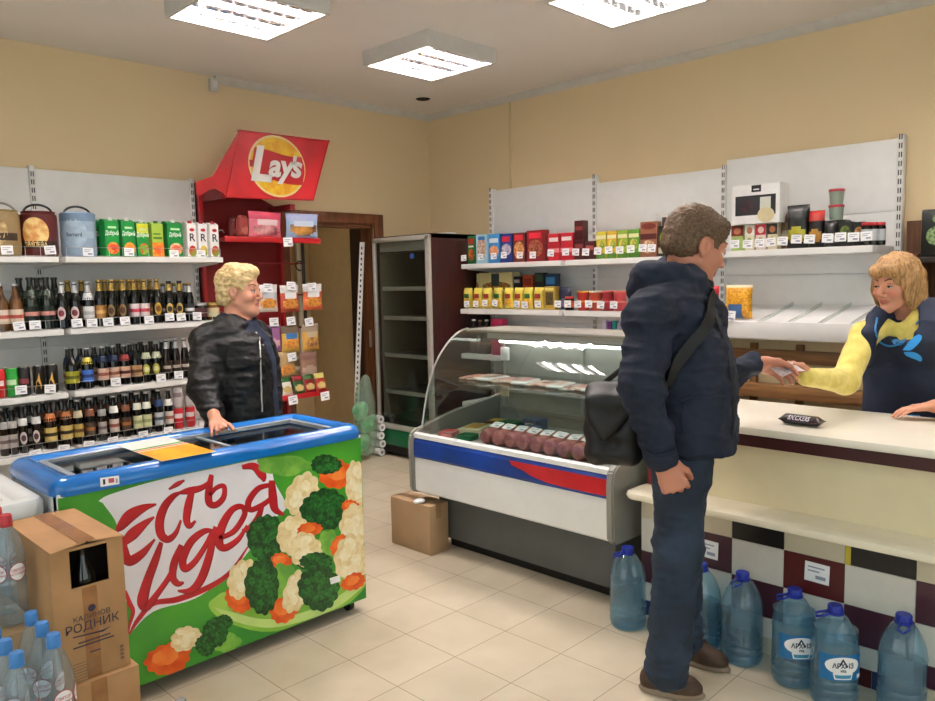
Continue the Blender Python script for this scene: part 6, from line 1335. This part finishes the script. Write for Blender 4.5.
e((-.015, 0, .042), (.107, .084, .09)); e((-.05, 0, .0), (.068, .078, .075), .02); e((.045, 0, .085), (.048, .06, .03), .02)
e((.1, 0, -.026), (.064, .105, .095), .008, True); e((.03, 0, -.11), (.11, .12, .085), .012, True); e((-.075, 0, -.115), (.09, .12, .055), .015, True)
for y in (-1, 1): e((.003, .085*y, -.012), (.036, .03, .042), .008, True); e((.055, .085*y, -.005), (.03, .03, .05), .01, True)
H.build('hair', man, ['hair_brown'], None, hairdisp((90, 90, 55), .0075))
J = Field(lo, hi, .005)
J.loft(MF, [(c[2], c[0], c[1], a, b_) for c, a, b_ in zip(cz, (.165, .17, .165, .152, .118, .085, .07), (.205, .21, .2, .205, .2, .15, .09))], .03, 2.3)
J.half(P(687, 446, 2.7), (0, 0, -1), .012)
J.chain([shR, elR, wrR], [.083, .07, .053], .03); J.chain([shL, elL, wrL], [.082, .066, .046], .03)
J.cone(P(684, 288, 2.7)-ML*.06, .085, shR, .08, .04); J.cone(P(684, 288, 2.7)+ML*.06, .085, shL, .08, .04)
J.half(wrL+(hL0-wrL)*.0, hL1-hL0, .004) if 0 else None
# hood lying on the back
Rm = frame(MF); J.ell(P(655, 276, 2.7), (.085, .14, .05), .03, Rm); J.cone(P(660, 272, 2.58), .042, P(680, 272, 2.57), .026, .03); J.cone(P(648, 275, 2.60), .045, P(640, 290, 2.66), .05, .03); J.cone(P(665, 268, 2.8), .045, P(692, 272, 2.83), .03, .03); J.ell(P(668, 268, 2.7), (.06, .1, .014), .015, Rm, True)
nk = P(688, 273, 2.7); J.ell(nk+np.array((0, 0, .02)), (.075, .07, .075), .01, Rm, True); J.ell(P(709, 262, 2.69), (.075, .1, .065), .015, Rm, True)
fo = folds((10, 10, 26), .019, .7)
J.build('jacket', man, ['jacket_navy'], None, lambda P_, N: fo(P_, N)+.004*vnoise(P_*45))
Cc = Field(nk-.16, nk+.16, .005); Cc.cone(P(689, 290, 2.7), .083, P(692, 266, 2.7), .076, .01); Cc.cone(P(687, 282, 2.7), .06, P(693, 258, 2.7), .068, .006, True); Cc.half(P(689, 269, 2.7), np.array((0, 0, 1))+MF*.55, .004); Cc.build('collar', man, ['collar_dark'], None, folds((30, 30, 30), .004))
def surf_tube(F, pts, r, m, name, parent, d0=2.2, d1=3.4, off=.002, flat=None, seg=8):
    out = []
    for px, py in pts:
        p = F.hit(px, py, d0, d1)
        if p is not None: out.append(F.push(p, off))
    b = MB(); b.tube(out, r, m, seg, flat=flat); return b.build(name, parent)
S2 = lambda pts, n=6: [tuple(q) for q in spline(pts, n)]
surf_tube(J, S2([(704, 300), (716, 320), (726, 350), (732, 385), (734, 415), (732, 440)]), .004, 'strap_black', 'zip', man, 2.4, 3.)
surf_tube(J, S2([(680, 401), (692, 396), (706, 397), (722, 396), (728, 394)]), .0045, 'jacket_navy', 'pocket_flap', man, 2.4, 3., .004)
surf_tube(J, S2([(683, 432), (682, 415), (685, 402)]), .003, 'jacket_navy', 'pocket_seam', man, 2.4, 3., .003)
surf_tube(J, S2([(646, 452), (655, 455), (666, 454), (676, 449)]), .004, 'jacket_navy', 'cuff_seam', man, 2.2, 2.7, .003)
T = Field((lo[0], lo[1], 0), (hi[0], hi[1], 1.05), .005)
T.loft(MF, [(c[2], c[0], c[1], a, b_) for c, a, b_ in ((P(683, 480, 2.7), .095, .175), (P(684, 455, 2.7), .1, .18), (P(686, 425, 2.7), .11, .18))], .03)
T.chain(lR, [.09, .077, .074], .04); T.chain(lL, [.088, .072, .066], .04)
T.half((0, 0, .045), (0, 0, -1), .004); fj = folds((11, 11, 24), .012, .7)
T.build('jeans', man, ['jeans'], None, lambda P_, N: fj(P_, N)*(1.0+1.2*np.exp(-((P_[:, 2]-.1)/.12)**2)))
for (h_, t_), l_ in (((at(655, 690, 2, 0), at(703, 698, 2, 0)), 'near'), ((at(684, 658, 2, 0), at(728, 672, 2, 0)), 'far')):
    dv = nrm(t_-h_); h_ = t_-dv*.225; S = Field(np.minimum(h_, t_)-.08, np.maximum(h_, t_)+(.08, .08, .16), .004); up = np.array((0, 0, 1.)); Rs = frame(dv)
    S.cone(h_+dv*.045+up*.05, .04, h_+dv*.055+up*.09, .036, .02); S.cone(h_+dv*.04+up*.036, .036, t_-dv*.05+up*.034, .034, .02); S.ell(t_-dv*.075+up*.03, (.075, .048, .04), .02, Rs); S.cone(h_+dv*.08+up*.085, .04, t_-dv*.1+up*.045, .034, .03)
    S.ell(h_+dv*.115+up*.008, (.12, .05, .02), .01, Rs); S.half((0, 0, .002), (0, 0, -1), .003)
    so = S.build('shoe', man, ['shoe_brown', 'shoe_sole'], lambda C: (C[:, 2] < .022).astype(int), folds((40, 40, 40), .002))
    b = MB()
    for k in range(4):
        c = t_-dv*(.105+.024*k)+up*(.085+.012*k); sd = np.array((-dv[1], dv[0], 0)); b.tube([S.push(c+sd*q, .001) for q in (-.025, -.012, 0, .012, .025)], .003, 'strap_black', 6)
    b.build('laces', man)
# shoulder bag with its strap, resting against his back
bgc = P(617, 424, 2.74); Bf0 = frame(np.array((MF[0], MF[1], 0)))
for _ in range(40):
    pts_ = np.array([bgc+Bf0@np.array((a, c_, z)) for a in (-.1, 0, .13) for c_ in (-.055, 0, .055) for z in (-.15, -.07, 0, .07, .14)])
    if J.val(pts_).min() > .002 or _ > 1: break
    bgc = bgc-MF*.006
bag = thing('shoulder_bag', 'black leather shoulder bag hanging behind the man in the blue jacket', 'bag', tuple(bgc-np.array((0, 0, .14))))
Bf = frame(np.array((MF[0], MF[1], 0))); Bg = Field(bgc-.26, bgc+.26, .005)
def bw(a, b_, c): return bgc+Bf@np.array((a, b_, c))
for z0, hw in ((-.105, .058), (-.03, .062), (.06, .058)): Bg.cone(bw(-hw, 0, z0), .042, bw(hw, 0, z0), .042, .03); 
Bg.cone(bw(-.055, 0, -.1), .04, bw(-.055, 0, .07), .04, .03); Bg.cone(bw(.055, 0, -.1), .04, bw(.055, 0, .07), .04, .03); Bg.build('body', bag, ['bag_black'], None, folds((14, 14, 14), .008))
Fl = Field(bgc-.3, bgc+.3, .005)
Fl.chain([bw(-.07, 0, .112), bw(.07, 0, .112)], [.024, .024], .01); Fl.chain([bw(-.073, -.02, .11), bw(-.068, -.055, .03), bw(-.03, -.062, -.03)], [.012, .01, .009], .02)
for q in range(9):
    u = -.07+.14*q/8; zz = -.035+.1*abs(q-3)/5; Fl.chain([bw(u, -.005, .122), bw(u, -.045, .09), bw(u*.98, -.056, zz)], [.02, .016, .01], .03)
Fl.build('flap', bag, ['bag_black'], None, folds((12, 12, 12), .008))
def stp(px, py, d): return J.push(P(px, py, d), .006)
sp = [bw(.06, -.0, .13)]+[stp(*q) for q in ((664, 384, 2.56), (676, 366, 2.54), (690, 345, 2.53), (698, 325, 2.55), (697, 305, 2.6), (690, 288, 2.68))]+[J.push(P(690, 276, 2.78)+np.array((0, 0, .0)), .008), J.push(P(680, 285, 2.86), .008), J.push(P(660, 310, 2.86), .008), J.push(P(640, 350, 2.8), .008), bw(-.05, .03, .13)]
sp = [np.array(q) for q in spline([tuple(q) for q in sp], 6)]; b = MB(); ii = b.mi('strap_black'); rg = []
for i, q in enumerate(sp):
    if 4 < i < len(sp)-5: q = J.push(q, .014)
    t_ = nrm(sp[min(i+1, len(sp)-1)]-sp[max(i-1, 0)]); n_ = J.grad(q, .03); n_ = nrm(n_-t_*(n_@t_)); w2 = np.cross(t_, n_)
    rg.append([b.bm.verts.new(tuple(q+w2*a*.019+n_*c*.0025)) for a, c in ((-1, -1), (-1, 1), (1, 1), (1, -1))])
for A_, B_ in zip(rg[:-1], rg[1:]):
    for j in range(4): b.bm.faces.new((A_[j], A_[(j+1) % 4], B_[(j+1) % 4], B_[j])).material_index = ii
b.bm.faces.new(rg[0]); b.bm.faces.new(rg[-1]); b.build('strap', bag)
# banknotes between the two hands
nt = [P(768, 366, 3.03), P(783, 377, 3.0), P(806, 371, 3.03), P(793, 362, 3.08)]
b = MB(); g = 6; M('note', '#e6dcdc', .6, hex2='#c9c6cc', scale=55); ii = b.mi('note')
def npn(u, v): return np.array(nt[0])*(1-u)*(1-v)+np.array(nt[1])*(1-u)*v+np.array(nt[2])*u*v+np.array(nt[3])*u*(1-v)+np.array((0, 0, .008*math.sin(PI*u)*(.5+v*.5)-.004*math.sin(PI*v)))
gr = [[b.bm.verts.new(npn(i/g, j/g)) for j in range(g+1)] for i in range(g+1)]
for i in range(g):
    for j in range(g): b.bm.faces.new((gr[i][j], gr[i+1][j], gr[i+1][j+1], gr[i][j+1])).material_index = ii
bmesh.ops.solidify(b.bm, geom=b.bm.faces[:], thickness=.0012)
b.quad([npn(.45+.08*math.cos(a), .5+.2*math.sin(a))+np.array((0, 0, .0016)) for a in [2*PI*j/14 for j in range(14)]], M('note_ink', '#8a9096', .6)); b.quad([npn(u, v)+np.array((0, 0, .0016)) for u, v in ((.65, .3), (.78, .3), (.78, .6), (.65, .6))], 'note_ink')
tag(b.build('banknote'), 'pale banknotes passing from the hand of the man to the saleswoman', 'banknote')
# ---------------------------------------------------------------- the saleswoman behind the counter
M('apron_navy', '#18243f', .7, hex2='#131d34', scale=8, bump=.06, bscale=60); M('sweater_yellow', '#e9d878', .85, hex2='#dcc863', scale=30, bump=.25, bscale=220, sheen=.3); M('trim_blue', '#2f7fc0', .5); M('emblem_blue', '#2b93dc', .45); M('hair_tan', '#b78f5e', .5, hex2='#8a6640', scale=60, stretch=(2, 2, .6), bump=.35, bscale=120); M('collar_grey', '#8e8a86', .8)
so_ = (-1.08, -4.33, 0.); sw = thing('person', 'person in a navy apron and yellow sweater taking money behind the counter', 'person', so_)
SF = nrm((-.955, .297, 0)); SL = np.array((-SF[1], SF[0], 0)); D = 3.45
lo, hi = (-2.05, -4.95, 0), (-.75, -3.85, 1.68)
hs = Head(P(896, 283, 3.42), SF*1.0+np.array((-.05, .10, -.2)), 1.0, fem=True)
cs = [np.array((-1.06, -4.36, .78)), np.array((-1.07, -4.36, .95)), np.array((-1.08, -4.355, 1.08)), np.array((-1.09, -4.35, 1.2)), np.array((-1.09, -4.345, 1.30)), np.array((-1.10, -4.34, 1.35)), np.array((-1.11, -4.335, 1.39))]
sR, eR, wR = P(864, 335, 3.42), P(845, 381, 3.31), P(806, 377, 3.13); sL_, eL, wL = P(943, 336, 3.52), P(962, 392, 3.42), at(947, 405, 2, .985)
gR0, gR1 = P(805, 374, 3.14), P(788, 368, 3.12); tb = at(921, 408, 2, .962); gL0 = at(936, 406, 2, .971)
B = Field(lo, hi, .004); hs.skull(B); B.cone(cs[6]-(0, 0, .03), .058, hs.w(-.03, 0, -.06), .048, .02)
B.loft(SF, [(c[2], c[0], c[1], a, b_) for c, a, b_ in zip(cs, (.12, .11, .11, .11, .1, .07, .05), (.17, .16, .15, .16, .17, .13, .06))], .03)
B.chain([sR, eR, wR, gR0], [.048, .04, .028, .024]); B.chain([sL_, eL, wL, gL0], [.048, .04, .028, .024])
for q in (-1, 1): B.chain([np.array((-1.06, -4.36, .8))+SL*.1*q, np.array((-1.06, -4.36, .45))+SL*.1*q, np.array((-1.04, -4.36, .06))+SL*.1*q], [.09, .06, .045], .03)
hand(B, gR0, gR1-gR0, -vdir*.8+np.array((0, 0, -.5)), (0, 0, 1), (25, 30, 20), .92, .003, (.8, .45, .3), (.95, -.05, .3), .019)
hand(B, gL0, tb-gL0, (0, 0, -1), np.cross(tb-gL0, (0, 0, 1)), (6, 16, 14), .92, .003, (.75, .6, .1), (.9, .3, .2), .019)
B.build('body', sw, SK, hs.mats); hs.extras(B, sw, M('brow_brown', '#5a3d28', .7), closed=.75)
H = Field(hs.c-.19, hs.c+.18, .004); e = lambda c, r, k=.015, sub=False: H.ell(hs.w(*c), np.array(r), k, hs.R, sub)
e((-.015, 0, .045), (.112, .094, .092)); e((-.06, 0, -.03), (.075, .09, .1), .03)
for y in (-1, 1): e((-.005, .077*y, -.035), (.06, .028, .085), .02); e((-.03, .075*y, -.085), (.055, .03, .04), .02)
e((.072, 0, .07), (.032, .066, .028), .02); e((.105, 0, -.055), (.075, .066, .106), .008, True); e((.02, 0, -.1), (.07, .052, .08), .01, True)
H.build('hair', sw, ['hair_tan'], None, hairdisp((45, 45, 12), .011))
Y = Field(lo, hi, .005)
Y.loft(SF, [(c[2], c[0], c[1], a, b_) for c, a, b_ in zip(cs, (.135, .14, .145, .15, .125, .09, .068), (.19, .18, .175, .185, .19, .14, .075))], .03)
Y.chain([sR, eR, wR], [.06, .054, .038], .03); Y.chain([sL_, eL, wL], [.062, .056, .04], .03); Y.cone(cs[5]-(0, 0, .03), .05, sR, .05, .03); Y.cone(cs[5]-(0, 0, .03), .05, sL_, .05, .03); Y.ell(hs.c+(0, 0, -.02), (.085, .085, .17), .01, None, True)
Y.build('sweater', sw, ['sweater_yellow'], None, folds((16, 16, 16), .006))
A = Field(lo, hi, .005)
A.loft(SF, [(c[2], c[0], c[1], a, b_) for c, a, b_ in zip([np.array((-1.06, -4.36, .5))]+cs, (.18, .165, .16, .165, .175, .15, .108, .08), (.26, .235, .225, .22, .22, .2, .155, .095))], .03)
for q in (-1, 1): A.ell(P(896, 362, 3.45)*0+cs[3]+SF*.115+SL*.075*q-(0, 0, .02), (.075, .08, .075), .05, frame(SF))
nkc = cs[6]; hits_ = [A.hit(px, py, 2.9, 3.9) for px in range(886, 917, 5) for py in range(312, 342, 5) if ((px-900)/14)**2+((py-314)/28)**2 < 1]
for c in hits_:
    if c is not None: A.ell(c, (.055, .024, .024), .008, frame(SF), True)
A.cone(cs[6]+SF*.05, .07, cs[6]+(0, 0, .1), .1, .01, True)
0
for q, s_ in ((-1, sR), (1, sL_)): A.cone(s_+SL*.05*q-(0, 0, .01), .062, s_+SL*.12*q-(0, 0, .05), .11, .01, True)
A.chain([P(884, 313, 3.44), P(875, 319, 3.40), P(869, 334, 3.365), P(867, 362, 3.37)], [.034, .034, .03, .03], .02)
A.build('apron', sw, ['apron_navy'], None, folds((9, 9, 9), .008), 6)
def ring_tube(F, pts, r, m, name, parent, off=.002): 
    b = MB(); b.tube([tuple(F.push(p, off)) for p in pts], r, m, 8); return b.build(name, parent)
def on_apron(px, py): return A.hit(px, py, 2.9, 3.9)
# bright piping round the neck and hem
pts = [on_apron(*q) for q in S2([(877, 318), (875, 330), (879, 341), (889, 346), (901, 343), (911, 333), (919, 321)])]; pts = [tuple(A.push(p, .003)) for p in pts if p is not None]
if len(pts) > 3: b = MB(); b.tube(pts, .0045, 'trim_blue', 8); b.build('neck_piping', sw)
pts = [on_apron(*q) for q in S2([(853, 411), (875, 413), (900, 415), (920, 416)])]; pts = [tuple(A.push(p, .003)) for p in pts if p is not None]
if len(pts) > 3: b = MB(); b.tube(pts, .004, 'trim_blue', 8); b.build('hem_piping', sw)
b = MB()
for P6, m in (([(901, 341), (906, 339), (902, 345), (896, 345), (892, 341), (896, 339)], 'trim_blue'), ([(903, 350), (910, 341), (918, 335), (922, 337), (919, 343), (911, 350)], 'emblem_blue'), ([(904, 352), (914, 352), (921, 356), (921, 361), (913, 358), (906, 355)], 'emblem_blue')):
    q = [on_apron(x, y) for x, y in [t_[:2] for t_ in S2([p+(0,) for p in P6+P6[:1]], 4)]]; q = [A.push(p, .004) for p in q if p is not None]
    if len(q) > 4:
        c = A.push(sum(q)/len(q), .005); i_ = b.mi(m); vs = [b.bm.verts.new(tuple(p)) for p in q]; vc = b.bm.verts.new(tuple(c))
        for j in range(len(vs)-1): b.bm.faces.new((vs[j], vs[j+1], vc)).material_index = i_
b.build('emblem', sw)
Gc = Field(cs[6]-.15, cs[6]+.16, .005); Gc.cone(cs[6]-(0, 0, .02), .074, cs[6]+(0, 0, .03)+SF*.01, .068, .01); Gc.cone(cs[6]-(0, 0, .05)+SF*.02, .058, cs[6]+(0, 0, .07)+SF*.03, .064, .006, True); Gc.half(cs[6]+(0, 0, .025), np.array((0, 0, 1.))-SF*.3, .004); Gc.build('collar', sw, ['collar_grey'])
# ---------------------------------------------------------------- the customer behind the blue freezer
M('leather_black', '#0b0c0e', .5, hex2='#08080a', scale=10, bump=.12, bscale=50, spec=.35); M('hoodie_navy', '#1d2740', .85, var=.08); M('hair_blond', '#e2cb98', .55, hex2='#c2a26c', scale=50, bump=.3, bscale=110); M('trousers_black', '#17171a', .8)
wo = (-2.98, -1.70, 0.); wm = thing('person', 'person in a black leather jacket resting one hand on the blue freezer', 'person', wo)
WF = nrm((.60, -.80, 0)); WL = np.array((-WF[1], WF[0], 0)); D = 3.98
lo, hi = (-3.45, -2.25, 0), (-2.45, -1.35, 1.68)
hw_ = Head(P(240, 291, D), WF*1.0+np.array((.02, .0, -.04)), 1.03, fem=True)
z_ = lambda px, py, d=D: P(px, py, d)
cw = [z_(246, 455), z_(245, 425), z_(244, 390), z_(243, 360), z_(240, 338), z_(238, 328), z_(240, 320)]
sR, eR, wR = z_(208, 342, 3.88), z_(204, 388, 3.74), z_(213, 413, 3.66); sL_, eL, wL = cw[4]+WL*.19, cw[2]+WL*.235-WF*.03, cw[1]+WL*.2+WF*.03-(0, 0, .1)
hp = at(219, 428, 2, .893); hw0 = at(216, 421, 2, .905); 
B = Field(lo, hi, .004); hw_.skull(B); B.cone(cw[5], .062, hw_.w(-.03, 0, -.06), .054, .02); B.ell(hw_.w(.04, 0, -.095), (.05, .05, .03), .03, hw_.R)
B.loft(WF, [(c[2], c[0], c[1], a, b_) for c, a, b_ in zip(cw, (.13, .13, .12, .12, .1, .08, .05), (.18, .18, .17, .17, .17, .12, .06))], .03)
B.chain([sR, eR, wR, hw0], [.048, .04, .03, .026]); B.chain([sL_, eL, wL], [.048, .04, .03])
for q in (-1, 1): B.chain([cw[0]+WL*.1*q, np.array((cw[0][0], cw[0][1], .42))+WL*.1*q, np.array((cw[0][0], cw[0][1], .04))+WL*.1*q], [.1, .065, .05], .03)
hand(B, hw0, hp-hw0+np.array((0, 0, -.004)), (0, 0, -1), np.cross((0, 0, 1), hp-hw0), (10, 20, 15), .95, .003, (.7, .65, .1), (.9, .3, .15), .02)
hand(B, wL, np.array((.1, -.2, -1.)), -WL, WF, (30, 40, 30), .95, .003)
B.build('body', wm, SK, hw_.mats); hw_.extras(B, wm, M('brow_tan', '#8a6a48', .7), closed=.15, iris='#5a7080')
H = Field(hw_.c-.19, hw_.c+.18, .004); e = lambda c, r, k=.015, sub=False: H.ell(hw_.w(*c), np.array(r)*1.03, k, hw_.R, sub)
e((-.02, 0, .048), (.106, .088, .094)); e((-.055, 0, -.01), (.066, .08, .09), .02); e((.035, .01, .098), (.056, .066, .034), .02)
e((.1, 0, -.03), (.068, .088, .096), .008, True); e((.03, 0, -.125), (.12, .12, .08), .012, True); e((-.07, 0, -.125), (.09, .12, .045), .015, True)
for y in (-1, 1): e((.004, .086*y, -.014), (.03, .03, .036), .008, True)
H.build('hair', wm, ['hair_blond'], None, hairdisp((34, 34, 60), .008))
G = Field(lo, hi, .005)
G.loft(WF, [(c[2], c[0], c[1], a, b_) for c, a, b_ in zip(cw, (.165, .165, .16, .155, .13, .1, .075), (.2, .2, .19, .19, .19, .14, .085))], .03); G.ell(hw_.c+(0, 0, .03), (.09, .09, .16), .01, None, True)
Rw = frame(WF); G.ell(cw[6]-WF*.06-(0, 0, .0), (.06, .12, .04), .03, Rw); G.build('hoodie', wm, ['hoodie_navy'], None, folds((14, 14, 14), .008))
G = Field(lo, hi, .005)
G.loft(WF, [(c[2], c[0], c[1], a, b_) for c, a, b_ in zip(cw, (.175, .18, .178, .17, .14, .1, .078), (.222, .222, .212, .21, .205, .15, .09))], .03)
G.chain([sR, eR, wR], [.085, .072, .055], .03); G.chain([sL_, eL, wL], [.082, .07, .052], .03); G.cone(cw[5]-WL*.08, .075, sR, .08, .04); G.cone(cw[5]+WL*.08, .075, sL_, .08, .04)
op = [cw[0]+WF*.2, cw[2]+WF*.2, cw[4]+WF*.16, cw[6]+WF*.1]; G.chain([np.array(q)+WF*.02+WL*.02 for q in op], [.05, .06, .07, .085], .01) if 0 else None
for a_, b_, r0, r1 in zip(op[:-1], op[1:], (.055, .06, .065), (.06, .065, .09)): G.cone(a_+WL*.03, r0, b_+WL*.02, r1, .008, True)
G.ell(hw_.c+(0, 0, .03)+WF*.02, (.095, .095, .17), .01, None, True); G.half((0, 0, .62), (0, 0, -1), .01)
fw_ = folds((12, 12, 24), .016, .7); G.build('leather_jacket', wm, ['leather_black'], None, lambda P_, N: fw_(P_, N)+.003*vnoise(P_*60))
Tz = Field((lo[0], lo[1], 0), (hi[0], hi[1], .9), .006)
for q in (-1, 1): Tz.chain([cw[0]+WL*.1*q, np.array((cw[0][0], cw[0][1], .42))+WL*.1*q, np.array((cw[0][0], cw[0][1], .05))+WL*.1*q], [.125, .09, .075], .03)
Tz.build('trousers', wm, ['trousers_black'], None, folds((12, 12, 20), .006))
surf_tube(G, S2([(259, 326), (260, 350), (261, 380), (262, 412)]), .004, 'silver', 'zip', wm, 3.4, 4.4) 
for px, py, m in ((256, 333, 'silver'), (263, 345, 'silver')):
    p = G.hit(px, py, 3.4, 4.4)
    if p is not None: MB().ball(p, .007, m, 8).build('snap_button', wm)
